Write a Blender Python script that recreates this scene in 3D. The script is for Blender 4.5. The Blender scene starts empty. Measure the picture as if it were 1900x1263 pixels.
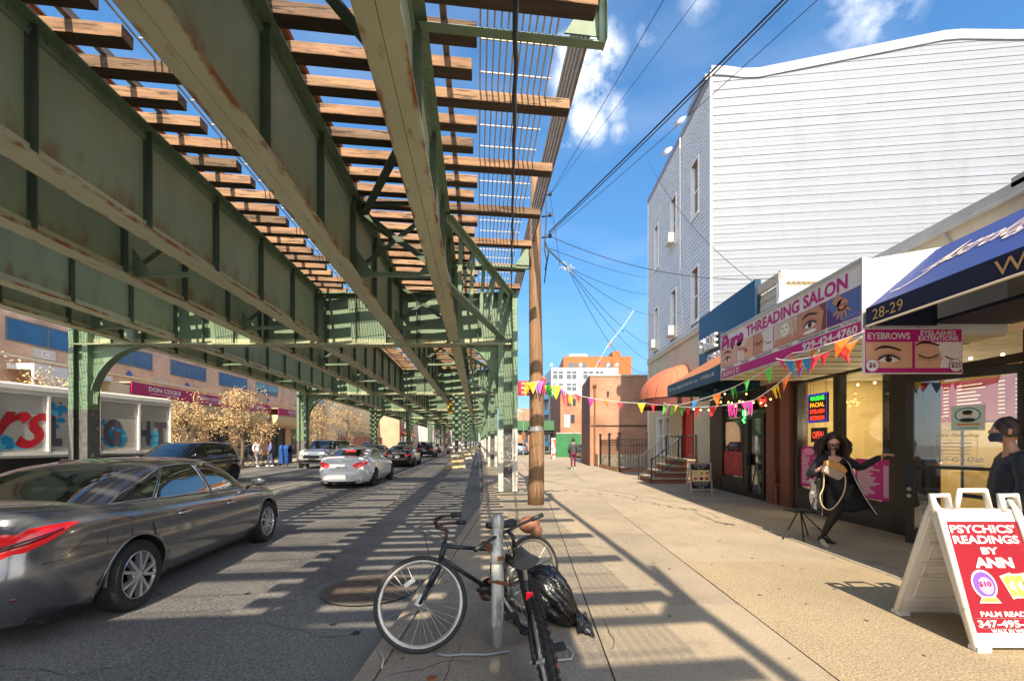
import bpy, math, random
from mathutils import Vector, Matrix
R=math.radians; V=Vector
rnd=random.Random(7)
S=bpy.context.scene; COL=S.collection
# ---------------- camera, sky, sun, exposure ----------------
F=800.0; CX=978.0; HY=820.0; EYE=1.62     # focal length / principal column / horizon row in photo pixels
cam=bpy.data.objects.new('camera',bpy.data.cameras.new('camera')); COL.objects.link(cam); S.camera=cam
cam.location=(0,0,EYE); cam.rotation_euler=(R(90),0,0)
cam.data.sensor_width=36; cam.data.lens=36*F/1900; cam.data.clip_end=3000; cam.data.clip_start=.05
cam.data.shift_x=(950-CX)/1900; cam.data.shift_y=(HY-631.5)/1900
SUN_EL=43.0; SUN_AZ=1.2                    # sun behind the camera, a little to the right
W=bpy.data.worlds.new('World'); S.world=W; W.use_nodes=True
nt=W.node_tree; N=nt.nodes; L=nt.links; N.clear()
out=N.new('ShaderNodeOutputWorld'); bg=N.new('ShaderNodeBackground'); sky=N.new('ShaderNodeTexSky')
sky.sky_type='NISHITA'; sky.sun_disc=False; sky.sun_elevation=R(SUN_EL); sky.sun_rotation=R(180-SUN_AZ)
sky.air_density=1.0; sky.dust_density=.25; sky.ozone_density=2.2
bg.inputs[1].default_value=.15
tc=N.new('ShaderNodeTexCoord')
no=N.new('ShaderNodeTexNoise'); no.inputs['Scale'].default_value=9; no.inputs['Detail'].default_value=7; no.inputs['Roughness'].default_value=.62
L.new(tc.outputs['Generated'],no.inputs['Vector'])
def mnode(op,a=None,b=None,c=None,clamp=False):
    n=N.new('ShaderNodeMath'); n.operation=op; n.use_clamp=clamp
    for i,x in enumerate((a,b,c)):
        if x is None: continue
        if isinstance(x,(int,float)): n.inputs[i].default_value=x
        else: L.new(x,n.inputs[i])
    return n.outputs[0]
tot=None
# cumulus puffs: direction on the sky (as seen from the street) and angular radius
for (px,py,rad,k) in ((1085,150,.062,1),(1120,95,.042,1),(1075,215,.05,1),(1060,90,.03,.8),(1100,240,.03,.7),(1040,270,.03,.6),(1150,245,.02,.5),(1145,195,.03,.5),(1630,25,.055,.5),(1590,-5,.05,.5),(1203,55,.022,.45),(1300,-10,.04,.3)):
    d=V(((px-CX)/F,1,(HY-py)/F)).normalized()
    vd=N.new('ShaderNodeVectorMath'); vd.operation='DISTANCE'; vd.inputs[1].default_value=d
    L.new(tc.outputs['Generated'],vd.inputs[0])
    e=mnode('DIVIDE',vd.outputs['Value'],rad); e=mnode('SUBTRACT',1.15,e); e=mnode('MULTIPLY',e,k); e=mnode('MAXIMUM',e,0.0)
    tot=e if tot is None else mnode('MAXIMUM',tot,e)
g=mnode('MULTIPLY_ADD',no.outputs[0],3.2,-1.35); g=mnode('MULTIPLY',tot,g)
g=mnode('MULTIPLY',g,2.6,clamp=True)
# thin high veil elsewhere
n2=N.new('ShaderNodeTexNoise'); n2.inputs['Scale'].default_value=2.2; n2.inputs['Detail'].default_value=5
mp=N.new('ShaderNodeMapping'); mp.inputs['Scale'].default_value=(1,1,3); L.new(tc.outputs['Generated'],mp.inputs[0]); L.new(mp.outputs[0],n2.inputs['Vector'])
veil=mnode('MULTIPLY_ADD',n2.outputs[0],.5,-.26); veil=mnode('MAXIMUM',veil,0.0); g=mnode('MAXIMUM',g,veil)
# unseen bright cloud bank, added behind the viewer round the sun as neutral fill
n3=N.new('ShaderNodeTexNoise'); n3.inputs['Scale'].default_value=3.5; n3.inputs['Detail'].default_value=6; L.new(tc.outputs['Generated'],n3.inputs['Vector'])
s3=N.new('ShaderNodeSeparateXYZ'); L.new(tc.outputs['Generated'],s3.inputs[0])
bk=mnode('MULTIPLY_ADD',s3.outputs[1],-2.4,-.25,clamp=True); bk=mnode('MULTIPLY',bk,mnode('MULTIPLY_ADD',n3.outputs[0],2.2,-.35,clamp=True))
hs=N.new('ShaderNodeHueSaturation'); hs.inputs['Saturation'].default_value=1.12; hs.inputs['Value'].default_value=1.0; L.new(sky.outputs[0],hs.inputs['Color'])
mx=N.new('ShaderNodeMix'); mx.data_type='RGBA'; mx.inputs[7].default_value=(4.6,4.7,4.9,1)
sx=N.new('ShaderNodeSeparateXYZ'); L.new(tc.outputs['Generated'],sx.inputs[0])
cr=N.new('ShaderNodeValToRGB'); el=cr.color_ramp.elements; el[0].position=0; el[0].color=(.27,.33,.40,1); el[1].position=.55; el[1].color=(.54,.76,.82,1); e_=el.new(.10); e_.color=(.27,.36,.43,1); e_=el.new(.3); e_.color=(.44,.62,.67,1)
L.new(sx.outputs[2],cr.inputs[0]); vm=N.new('ShaderNodeVectorMath'); vm.operation='MULTIPLY'; L.new(hs.outputs[0],vm.inputs[0]); L.new(cr.outputs[0],vm.inputs[1])
L.new(g,mx.inputs[0]); L.new(vm.outputs[0],mx.inputs[6]); mb_=N.new('ShaderNodeMix'); mb_.data_type='RGBA'; mb_.inputs[7].default_value=(8.2,8.0,7.8,1); L.new(bk,mb_.inputs[0]); L.new(mx.outputs[2],mb_.inputs[6]); L.new(mb_.outputs[2],bg.inputs[0]); L.new(bg.outputs[0],out.inputs[0])
sl=bpy.data.lights.new('sun','SUN'); sl.energy=3.9; sl.angle=R(.5); sl.color=(1,.86,.66)
so=bpy.data.objects.new('sun',sl); COL.objects.link(so); so.rotation_euler=(R(90-SUN_EL),0,R(SUN_AZ)); so.location=(0,-20,30)
S.view_settings.view_transform='Standard'; S.view_settings.look='None'; S.view_settings.exposure=1.15; S.view_settings.gamma=1
try: S.cycles.max_bounces=8; S.cycles.sample_clamp_indirect=6
except Exception: pass

# ---------------- helpers ----------------
def P(px,py,Y): return V(((px-CX)*Y/F, Y, EYE+(HY-py)*Y/F))
def XY(px,Y): return (px-CX)*Y/F
def empty(name,loc=(0,0,0),rz=0):
    o=bpy.data.objects.new(name,None); COL.objects.link(o); o.location=loc; o.rotation_euler=(0,0,rz); o.empty_display_size=.2; return o
def tag(o,label=None,cat=None,group=None,kind=None):
    if label: o['label']=label
    if cat: o['category']=cat
    if group: o['group']=group
    if kind: o['kind']=kind
    return o
def thing(name,label,cat,loc=(0,0,0),rz=0,group=None):
    return tag(empty(name,loc,rz),label,cat,group)
def kids(o): return [c for c in bpy.data.objects if c.parent is o]
def dup(root,loc=None,rz=None,label=None,group=None,tree=None):
    tree=tree or TREE
    r=root.copy(); COL.objects.link(r)
    if loc is not None: r.location=loc
    if rz is not None: r.rotation_euler=(0,0,rz)
    if label: r['label']=label
    if group: r['group']=group
    for ch in tree.get(root.name,[]):
        c=ch.copy(); COL.objects.link(c); c.parent=r
        for g_ in tree.get(ch.name,[]):
            d=g_.copy(); COL.objects.link(d); d.parent=c
    return r
TREE={}
FONT={}
def textgeo(s,size=1,bold=0.0,shear=0.0,align='CENTER',depth=0.0,sp=1.0):
    key=(s,size,bold,shear,align,depth,sp)
    if key in FONT: return FONT[key]
    c=bpy.data.curves.new('t','FONT'); c.body=s; c.size=size; c.offset=bold; c.shear=shear; c.align_x=align; c.align_y='CENTER'; c.extrude=depth; c.resolution_u=3; c.space_character=sp
    o=bpy.data.objects.new('t',c); me=bpy.data.meshes.new_from_object(o)
    r=([tuple(v.co) for v in me.vertices],[tuple(p.vertices) for p in me.polygons])
    bpy.data.objects.remove(o); bpy.data.curves.remove(c); bpy.data.meshes.remove(me)
    FONT[key]=r; return r
class MB:
    def __init__(s): s.v=[];s.f=[];s.m=[]
    def add(s,vs,fs,m=0):
        b=len(s.v); s.v+= [tuple(v) for v in vs]
        for f in fs: s.f.append(tuple(b+i for i in f)); s.m.append(m)
        return s
    def box(s,x0,x1,y0,y1,z0,z1,m=0):
        if x0>x1:x0,x1=x1,x0
        if y0>y1:y0,y1=y1,y0
        if z0>z1:z0,z1=z1,z0
        return s.add([(x0,y0,z0),(x1,y0,z0),(x1,y1,z0),(x0,y1,z0),(x0,y0,z1),(x1,y0,z1),(x1,y1,z1),(x0,y1,z1)],
          [(0,3,2,1),(4,5,6,7),(0,1,5,4),(1,2,6,5),(2,3,7,6),(3,0,4,7)],m)
    def beam(s,p,q,w,h,m=0,up=(0,0,1)):
        p=V(p);q=V(q);d=(q-p).normalized();u=V(up)
        if abs(d.dot(u))>.98:u=V((0,1,0))
        a=d.cross(u).normalized()*w/2;b=a.cross(d).normalized()*h/2
        vs=[p-a-b,p+a-b,p+a+b,p-a+b,q-a-b,q+a-b,q+a+b,q-a+b]
        return s.add(vs,[(0,1,2,3),(7,6,5,4),(0,4,5,1),(1,5,6,2),(2,6,7,3),(3,7,4,0)],m)
    def path(s,pts,r,n=8,m=0,cap=True,close=False):
        pts=[V(p) for p in pts]; k=len(pts); rr=r if isinstance(r,(list,tuple)) else [r]*k
        rings=[];pa=None
        for i,p in enumerate(pts):
            if close: d=pts[(i+1)%k]-pts[i-1]
            else: d=pts[min(i+1,k-1)]-pts[max(i-1,0)]
            d=d.normalized() if d.length>1e-9 else V((0,0,1))
            if pa is None:
                u=V((0,0,1)) if abs(d.z)<.9 else V((0,1,0)); a=d.cross(u).normalized()
            else:
                a=pa-d*pa.dot(d); a=a.normalized() if a.length>1e-6 else d.orthogonal().normalized()
            pa=a;b=a.cross(d)
            rings.append([p+(a*math.cos(2*math.pi*j/n)+b*math.sin(2*math.pi*j/n))*rr[i] for j in range(n)])
        vs=[x for g_ in rings for x in g_]; fs=[]
        for i in range(k if close else k-1):
            for j in range(n):
                a0=i*n+j;a1=i*n+(j+1)%n;b0=((i+1)%k)*n+j;b1=((i+1)%k)*n+(j+1)%n
                fs.append((a0,b0,b1,a1))
        if cap and not close: fs.append(tuple(range(n))); fs.append(tuple((k-1)*n+j for j in reversed(range(n))))
        return s.add(vs,fs,m)
    def tube(s,p,q,r,n=8,r2=None,m=0): return s.path([p,q],[r,r if r2 is None else r2],n,m)
    def lathe(s,prof,n=24,c=(0,0,0),ax=(0,0,1),m=0,close=False,cap=True):
        c=V(c);ax=V(ax).normalized();a=ax.orthogonal().normalized();b=ax.cross(a);k=len(prof)
        vs=[c+ax*z+(a*math.cos(2*math.pi*j/n)+b*math.sin(2*math.pi*j/n))*r for (r,z) in prof for j in range(n)]
        fs=[]
        for i in range(k if close else k-1):
            for j in range(n):
                fs.append((i*n+j,i*n+(j+1)%n,((i+1)%k)*n+(j+1)%n,((i+1)%k)*n+j))
        if not close and cap:
            if prof[0][0]>1e-6: fs.append(tuple(reversed(range(n))))
            if prof[-1][0]>1e-6: fs.append(tuple((k-1)*n+j for j in range(n)))
        return s.add(vs,fs,m)
    def prism(s,poly,vec,m=0):
        n=len(poly);poly=[V(p) for p in poly];vec=V(vec)
        nn=V((0,0,0))
        for i in range(n): nn+=poly[i].cross(poly[(i+1)%n])
        if nn.dot(vec)>0: poly=poly[::-1]
        vs=poly+[p+vec for p in poly]
        fs=[tuple(range(n)),tuple(reversed(range(n,2*n)))]+[(i+n,i+n+1 if i+1<n else n,(i+1)%n,i) for i in range(n)]
        return s.add(vs,fs,m)
    def grid(s,rows,m=0,closeu=False,skip=None):
        nr=len(rows);nc=len(rows[0]);vs=[p for r in rows for p in r];fs=[]
        for i in range(nr-1):
            for j in range(nc if closeu else nc-1):
                if skip and skip(i,j): continue
                fs.append((i*nc+j,i*nc+(j+1)%nc,(i+1)*nc+(j+1)%nc,(i+1)*nc+j))
        return s.add(vs,fs,m)
    def sph(s,c,r,n=12,k=8,m=0):
        c=V(c); r=r if isinstance(r,(list,tuple)) else (r,r,r)
        rows=[[c+V((r[0]*math.sin(math.pi*i/k)*math.cos(2*math.pi*j/n),r[1]*math.sin(math.pi*i/k)*math.sin(2*math.pi*j/n),-r[2]*math.cos(math.pi*i/k))) for j in range(n)] for i in range(k+1)]
        return s.grid(rows,m,True)
    def quad(s,a,b,c,d,m=0): return s.add([a,b,c,d],[(0,1,2,3)],m)
    def text(s,t,o,ux,uy,size,m=0,bold=0.0,shear=0.0,align='CENTER',width=None,height=None,depth=0.0,sp=1.0):
        vs,fs=textgeo(t,1,bold,shear,align,depth,sp)
        if not vs: return s
        xs=[v[0] for v in vs]; ys=[v[1] for v in vs]
        sx=size; 
        if width: sx=width/(max(xs)-min(xs))
        sy=size
        if height: sy=height/(max(ys)-min(ys))
        xm=(max(xs)+min(xs))/2 if align=='CENTER' else min(xs); ym=(max(ys)+min(ys))/2
        o=V(o);ux=V(ux).normalized();uy=V(uy).normalized();nz=ux.cross(uy)
        return s.add([o+ux*(v[0]-xm)*sx+uy*(v[1]-ym)*sy+nz*v[2] for v in vs],fs,m)
    def build(s,name,mats,parent=None,smooth=False,world=True,bevel=0,ang=None):
        me=bpy.data.meshes.new(name); vs=s.v
        if parent is not None and world:
            M=Matrix.Translation(parent.location)@parent.rotation_euler.to_matrix().to_4x4()
            if parent.parent is not None: M=Matrix.Translation(parent.parent.location)@parent.parent.rotation_euler.to_matrix().to_4x4()@M
            Mi=M.inverted(); vs=[tuple(Mi@V(v)) for v in vs]
        me.from_pydata(vs,[],s.f)
        if not isinstance(mats,(list,tuple)): mats=[mats]
        for m_ in mats: me.materials.append(m_)
        me.polygons.foreach_set('material_index',s.m)
        if smooth: me.polygons.foreach_set('use_smooth',[True]*len(s.f))
        me.update()
        if smooth and ang:
            try: me.set_sharp_from_angle(angle=R(ang))
            except Exception: pass
        o=bpy.data.objects.new(name,me); COL.objects.link(o)
        if parent is not None: o.parent=parent; TREE.setdefault(parent.name,[]).append(o)
        if bevel:
            b=o.modifiers.new('bevel','BEVEL'); b.width=bevel; b.segments=2; b.limit_method='ANGLE'; b.angle_limit=R(40)
        return o
def lin(c): # sRGB 0-255 to linear
    return tuple(((x/255)/12.92 if x/255<=.04045 else ((x/255+.055)/1.055)**2.4) for x in c)
MC={}
def mat(name,col,rough=.6,metal=0,var=.12,scale=3,bump=0,bscale=None,c2=None,c2t=(.55,.7),c2s=None,emit=0,stretch=(1,1,1),coord='pos',spec=.5,coat=0,trans=0,speck=0,speck_s=150,detail=6,alpha=1,zr=None,edge=None):
    """base colour, noise variation, optional second colour (stains, rust) in patches, speckle, bump"""
    if name in MC: return MC[name]
    m=bpy.data.materials.new(name); m.use_nodes=True; t=m.node_tree; n=t.nodes; l=t.links
    b=n['Principled BSDF']; b.inputs['Roughness'].default_value=rough; b.inputs['Metallic'].default_value=metal
    b.inputs['Specular IOR Level'].default_value=spec; b.inputs['Coat Weight'].default_value=coat; b.inputs['Coat Roughness'].default_value=.04
    b.inputs['Transmission Weight'].default_value=trans; b.inputs['Alpha'].default_value=alpha
    if emit: b.inputs['Emission Color'].default_value=(*col,1); b.inputs['Emission Strength'].default_value=emit
    if coord=='pos': g_=n.new('ShaderNodeNewGeometry'); src=g_.outputs['Position']
    else: g_=n.new('ShaderNodeTexCoord'); src=g_.outputs['Object']
    mp=n.new('ShaderNodeMapping'); mp.inputs['Scale'].default_value=stretch; l.new(src,mp.inputs[0])
    def noise(sc,d=detail,r=.6):
        x=n.new('ShaderNodeTexNoise'); x.inputs['Scale'].default_value=sc; x.inputs['Detail'].default_value=d; x.inputs['Roughness'].default_value=r; l.new(mp.outputs[0],x.inputs['Vector']); return x.outputs[0]
    def mth(op,a,b_,cl=False):
        x=n.new('ShaderNodeMath'); x.operation=op; x.use_clamp=cl
        for i,q in enumerate((a,b_)):
            if isinstance(q,(int,float)): x.inputs[i].default_value=q
            else: l.new(q,x.inputs[i])
        return x.outputs[0]
    cur=None
    if var>0:
        nz=noise(scale); r=n.new('ShaderNodeMapRange'); r.inputs[1].default_value=.3; r.inputs[2].default_value=.7; r.inputs[3].default_value=1-var; r.inputs[4].default_value=1+var; l.new(nz,r.inputs[0])
        v=n.new('ShaderNodeVectorMath'); v.operation='SCALE'; v.inputs[0].default_value=col; l.new(r.outputs[0],v.inputs['Scale']); cur=v.outputs[0]
    def mixc(fac,a,bcol):
        x=n.new('ShaderNodeMix'); x.data_type='RGBA'; l.new(fac,x.inputs[0])
        if a is None: x.inputs[6].default_value=(*col,1)
        else: l.new(a,x.inputs[6])
        x.inputs[7].default_value=(*bcol,1); return x.outputs[2]
    if c2:
        nz=noise(c2s or scale*.7); r=n.new('ShaderNodeMapRange'); r.interpolation_type='SMOOTHSTEP'; r.inputs[1].default_value=c2t[0]; r.inputs[2].default_value=c2t[1]; 
        q=nz
        if zr: # stains gather near a given height (rust on a ledge)
            sp=n.new('ShaderNodeSeparateXYZ'); l.new(src,sp.inputs[0]); zz=n.new('ShaderNodeMapRange'); zz.inputs[1].default_value=zr[0]; zz.inputs[2].default_value=zr[1]; zz.inputs[3].default_value=zr[2]; zz.inputs[4].default_value=0; l.new(sp.outputs[2],zz.inputs[0]); q=mth('ADD',nz,zz.outputs[0])
        if edge:
            sp=n.new('ShaderNodeSeparateXYZ'); l.new(src,sp.inputs[0]); ab=mth('ABSOLUTE',sp.outputs[0],0); zz=n.new('ShaderNodeMapRange'); zz.inputs[1].default_value=edge[0]; zz.inputs[2].default_value=edge[1]; zz.inputs[3].default_value=0; zz.inputs[4].default_value=edge[2]; l.new(ab,zz.inputs[0]); q=mth('ADD',q,zz.outputs[0])
        l.new(q,r.inputs[0]); cur=mixc(r.outputs[0],cur,c2)
    if speck:
        nz=noise(speck_s,2,.5); r=n.new('ShaderNodeMapRange'); r.inputs[1].default_value=.35; r.inputs[2].default_value=.65; r.inputs[3].default_value=1-speck; r.inputs[4].default_value=1+speck; l.new(nz,r.inputs[0])
        v=n.new('ShaderNodeVectorMath'); v.operation='SCALE'; l.new(r.outputs[0],v.inputs['Scale'])
        if cur is None: v.inputs[0].default_value=col
        else: l.new(cur,v.inputs[0])
        cur=v.outputs[0]
    if cur is not None: l.new(cur,b.inputs['Base Color'])
    else: b.inputs['Base Color'].default_value=(*col,1)
    if bump:
        nz=noise(bscale or scale*6,4); bp=n.new('ShaderNodeBump'); bp.inputs['Strength'].default_value=bump; bp.inputs['Distance'].default_value=.02; l.new(nz,bp.inputs['Height']); l.new(bp.outputs[0],b.inputs['Normal'])
    MC[name]=m; return m
def brickmat(name,c1,c2,mort,sx=1,rough=.85,horiz='y'):
    """bricks laid on a vertical wall; horiz = world axis the courses run along"""
    if name in MC: return MC[name]
    m=bpy.data.materials.new(name); m.use_nodes=True; t=m.node_tree; n=t.nodes; l=t.links; b=n['Principled BSDF']; b.inputs['Roughness'].default_value=rough
    g_=n.new('ShaderNodeNewGeometry'); sp=n.new('ShaderNodeSeparateXYZ'); l.new(g_.outputs['Position'],sp.inputs[0]); cb=n.new('ShaderNodeCombineXYZ')
    l.new(sp.outputs[1 if horiz=='y' else 0],cb.inputs[0]); l.new(sp.outputs[2],cb.inputs[1])
    k=n.new('ShaderNodeTexBrick'); k.inputs['Scale'].default_value=1; k.inputs['Brick Width'].default_value=.215*sx; k.inputs['Row Height'].default_value=.072*sx; k.inputs['Mortar Size'].default_value=.006*sx; k.inputs['Mortar Smooth'].default_value=.2; k.inputs['Bias'].default_value=0
    k.inputs['Color1'].default_value=(*c1,1); k.inputs['Color2'].default_value=(*c2,1); k.inputs['Mortar'].default_value=(*mort,1); l.new(cb.outputs[0],k.inputs['Vector'])
    nz=n.new('ShaderNodeTexNoise'); nz.inputs['Scale'].default_value=.8; nz.inputs['Detail'].default_value=8; l.new(g_.outputs['Position'],nz.inputs['Vector'])
    r=n.new('ShaderNodeMapRange'); r.inputs[1].default_value=.3; r.inputs[2].default_value=.7; r.inputs[3].default_value=.75; r.inputs[4].default_value=1.25; l.new(nz.outputs[0],r.inputs[0])
    v=n.new('ShaderNodeVectorMath'); v.operation='SCALE'; l.new(k.outputs[0],v.inputs[0]); l.new(r.outputs[0],v.inputs['Scale']); l.new(v.outputs[0],b.inputs['Base Color'])
    bp=n.new('ShaderNodeBump'); bp.inputs['Strength'].default_value=.5; bp.inputs['Distance'].default_value=.01; bp.invert=True; l.new(k.outputs['Fac'],bp.inputs['Height']); l.new(bp.outputs[0],b.inputs['Normal'])
    MC[name]=m; return m
def glassmat(name,tint=(.9,.95,.95),refl=.12,rough=.02):
    """thin shop glass: mostly clear, mirror-like at a grazing view"""
    if name in MC: return MC[name]
    m=bpy.data.materials.new(name); m.use_nodes=True; t=m.node_tree; n=t.nodes; l=t.links; n.clear()
    o=n.new('ShaderNodeOutputMaterial'); mx_=n.new('ShaderNodeMixShader'); tr=n.new('ShaderNodeBsdfTransparent'); gl=n.new('ShaderNodeBsdfGlossy'); fr=n.new('ShaderNodeLayerWeight'); pw=n.new('ShaderNodeMath'); pw.operation='POWER'; pw.inputs[1].default_value=4.0
    tr.inputs[0].default_value=(*tint,1); gl.inputs['Roughness'].default_value=rough; fr.inputs[0].default_value=.5; l.new(fr.outputs['Facing'],pw.inputs[0])
    mm=n.new('ShaderNodeMath'); mm.operation='ADD'; mm.use_clamp=True; mm.inputs[1].default_value=refl; l.new(pw.outputs[0],mm.inputs[0]); l.new(mm.outputs[0],mx_.inputs[0]); l.new(tr.outputs[0],mx_.inputs[1]); l.new(gl.outputs[0],mx_.inputs[2]); l.new(mx_.outputs[0],o.inputs[0])
    MC[name]=m; return m
# shared materials
RUST=(.26,.085,.022)
M_web=mat('green_web_paint',(.30,.36,.215),.5,0,.14,.9,c2=(.24,.10,.035),c2t=(.70,1.12),c2s=2.6,zr=(4.62,5.45,.46),stretch=(1,1.6,.6),bump=.1)
M_green=mat('green_steel_paint',(.165,.24,.155),.5,0,.14,1.5,c2=RUST,c2t=(.64,.72),c2s=5,bump=.1)
M_flange=mat('green_flange_paint',(.52,.53,.34),.55,0,.15,1.2,c2=(.30,.11,.03),c2t=(.60,.80),c2s=6,bump=.1,stretch=(1.5,.5,1),coord='obj',edge=(.10,.168,.22))
M_flange2=mat('green_girder_foot_paint',(.38,.41,.26),.55,0,.15,1.2,c2=RUST,c2t=(.58,.74),c2s=3.2,bump=.1)
M_rust=mat('rust',(.25,.09,.03),.85,0,.3,9,bump=.3)
M_darkst=mat('dark_green_steel',(.075,.11,.07),.6,0,.2,2,c2=RUST,c2t=(.66,.75),c2s=5)
M_wood=mat('weathered_timber',(.30,.17,.095),.85,0,.45,5,c2=(.085,.055,.035),c2t=(.52,.66),c2s=7,stretch=(.35,3,3),bump=.4,coord='obj')
M_wood2=mat('grey_timber',(.24,.20,.16),.85,0,.35,5,stretch=(1,.4,3),bump=.3)
M_grate=mat('galvanised_grating',(.50,.46,.38),.5,.1,.12,4)
M_steel=mat('galvanised_steel',(.42,.42,.41),.4,.6,.15,6)
M_dark=mat('dark_metal',(.03,.03,.032),.45,.3,.1,6)
M_black=mat('black_rubber',(.018,.018,.018),.75,0,.2,12,bump=.1)
M_white=mat('white_paint',(.78,.77,.74),.5,0,.05,3)
# ---------------- ground ----------------
M_asph=mat('asphalt',(.175,.168,.158),.9,0,.16,.7,c2=(.125,.12,.116),c2t=(.5,.62),c2s=.45,speck=.45,speck_s=70,bump=.5,bscale=60)
M_conc=[mat('sidewalk_concrete_%s'%k,c,.88,0,v,sc,c2=c2,c2t=(.56,.72),c2s=s2,speck=sp,speck_s=ss,bump=.25,bscale=50) for k,c,v,sc,c2,s2,sp,ss in (
  ('pale',(.36,.295,.21),.12,.9,(.29,.235,.165),1.7,.12,60),('grey',(.32,.265,.195),.14,1.1,(.24,.20,.15),1.3,.14,60),
  ('aggregate',(.35,.275,.175),.10,.8,(.31,.235,.145),1.1,.34,75),('stained',(.29,.245,.19),.2,1.3,(.18,.15,.12),1.5,.2,70),('cream',(.38,.315,.225),.1,.7,(.32,.27,.20),1.2,.10,60))]
M_kerb=mat('kerb_stone',(.30,.25,.19),.8,0,.2,2,c2=(.20,.13,.08),c2t=(.6,.75),c2s=5,speck=.2,speck_s=90)
M_mark=mat('worn_white_marking',(.50,.48,.44),.8,0,.15,3,c2=(.07,.07,.07),c2t=(.55,.62),c2s=14)
def kx(Y): # right kerb line, street side
    return -1.12 if Y<11 else -1.12-(Y-11)*.107
def lk(Y): return -15.6-.075*Y      # left kerb
mb=MB(); mb.box(-700,700,-60,1500,-.6,-.012); g0=mb.build('ground',mat('far_ground',(.28,.26,.23),.95,0,.2,.05)); tag(g0,kind='structure')
ys=[-60,-20,11,16,24,40,70,110,200,420]
mb=MB(); mb.grid([[(lk(y),y,0),(-9-.09*y,y,.03),(kx(y),y,0)] for y in ys]); o=mb.build('road',M_asph); tag(o,kind='structure')
Z1=.13
mb=MB(); rr=random.Random(4)
def slab(x0,x1,y0,y1,m,dz=0.0,sk0=0.0,sk1=0.0):
    g_=.006; z=Z1+dz+rr.uniform(-.002,.002)
    mb.add([(x0+g_,y0+g_,z),(x1-g_,y0+g_,z),(x1-g_+sk1,y1-g_,z),(x0+g_+sk0,y1-g_,z),(x0+g_,y0+g_,-.05),(x1-g_,y0+g_,-.05),(x1-g_+sk1,y1-g_,-.05),(x0+g_+sk0,y1-g_,-.05)],[(0,1,2,3),(0,4,5,1),(1,5,6,2),(2,6,7,3),(3,7,4,0)],m)
yy=[-8,-3.2,.9,2.42,3.97,5.42,7.1,8.8,10.9]
for i in range(len(yy)-1):
    y0,y1=yy[i],yy[i+1]
    slab(-.96,.55,y0,y1,3 if y0<4.5 else 1); slab(.55,1.95,y0+(.0),y1,1 if i%3 else 0)
for y0,y1,m in ((-8,-1.5,2),(-1.5,2.0,2),(2.0,5.4,2),(5.4,8.7,0),(8.7,12.4,4),(12.4,16,0)):
    slab(1.95,4.05,y0,y1,m)
for y0,y1,m in ((-8,1.6,1),(1.6,4.9,3),(4.9,7.6,1),(7.6,10.6,0),(10.6,13.2,1),(13.2,16,0)):
    slab(4.05,6.6,y0,y1,m)
y=10.9
while y<120:
    st=1.9 if y<40 else 6; y1=y+st; a=kx(y)+.16; b=kx(y1)+.16
    q=lambda yy_: 2.0+max(0,yy_-12)*.03-max(0,yy_-34)*.11
    slab(a,a+(q(y)-a)*.5,y,y1,rr.choice((0,1,4)),0,b-a,(b+(q(y1)-b)*.5)-(a+(q(y)-a)*.5))
    slab(a+(q(y)-a)*.5,q(y),y,y1,rr.choice((0,1,4)),0,(b+(q(y1)-b)*.5)-(a+(q(y)-a)*.5),q(y1)-q(y))
    y=y1
for y0,y1,m in ((16,19,4),(19,22.4,0),(22.4,26,4),(26,30,0),(30,36,4),(36,60,0),(60,120,1)):
    q0,q1=2.0+max(0,y0-12)*.03-max(0,y0-34)*.11,2.0+max(0,y1-12)*.03-max(0,y1-34)*.11
    w=6.6-(0 if y0<60 else 0); slab(q0,w,y0,y1,m,0,q1-q0,0)
mb.box(-.96,6.6,-8,16,-.05,Z1-.02,5); 
sw=mb.build('sidewalk',M_conc+[mat('joint_dirt',(.07,.06,.05),.95,0,.2,9)]); tag(sw,kind='structure')
mb=MB(); mb.box(6.6,60,-20,16,-.05,.11); mb.box(6.6,60,16,200,-.05,.10); o=mb.build('back_lot',M_conc[3]); tag(o,kind='structure')
# kerb
mb=MB(); y=-8
while y<130:
    y1=y+(2.1 if y<40 else 12); mb.add([(kx(y),y+.006,-.02),(kx(y)+.15,y+.006,-.02),(kx(y1)+.15,y1-.006,-.02),(kx(y1),y1-.006,-.02),(kx(y)+.02,y+.006,Z1+.004),(kx(y)+.15,y+.006,Z1+.004),(kx(y1)+.15,y1-.006,Z1+.004),(kx(y1)+.02,y1-.006,Z1+.004)],[(4,5,6,7),(0,1,5,4),(1,2,6,5),(2,3,7,6),(3,0,4,7)]); y=y1
o=mb.build('kerb',M_kerb,bevel=.012); tag(o,kind='structure')
# left sidewalk + kerb
mb=MB()
for i in range(len(ys)-1):
    a,b=ys[i],ys[i+1]; mb.add([(lk(a)-8,a,-.02),(lk(a),a,-.02),(lk(b),b,-.02),(lk(b)-8,b,-.02),(lk(a)-8,a,.13),(lk(a),a,.13),(lk(b),b,.13),(lk(b)-8,b,.13)],[(4,5,6,7),(1,2,6,5),(0,1,5,4)])
o=mb.build('sidewalk_opposite',M_conc[4]); tag(o,kind='structure')
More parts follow.
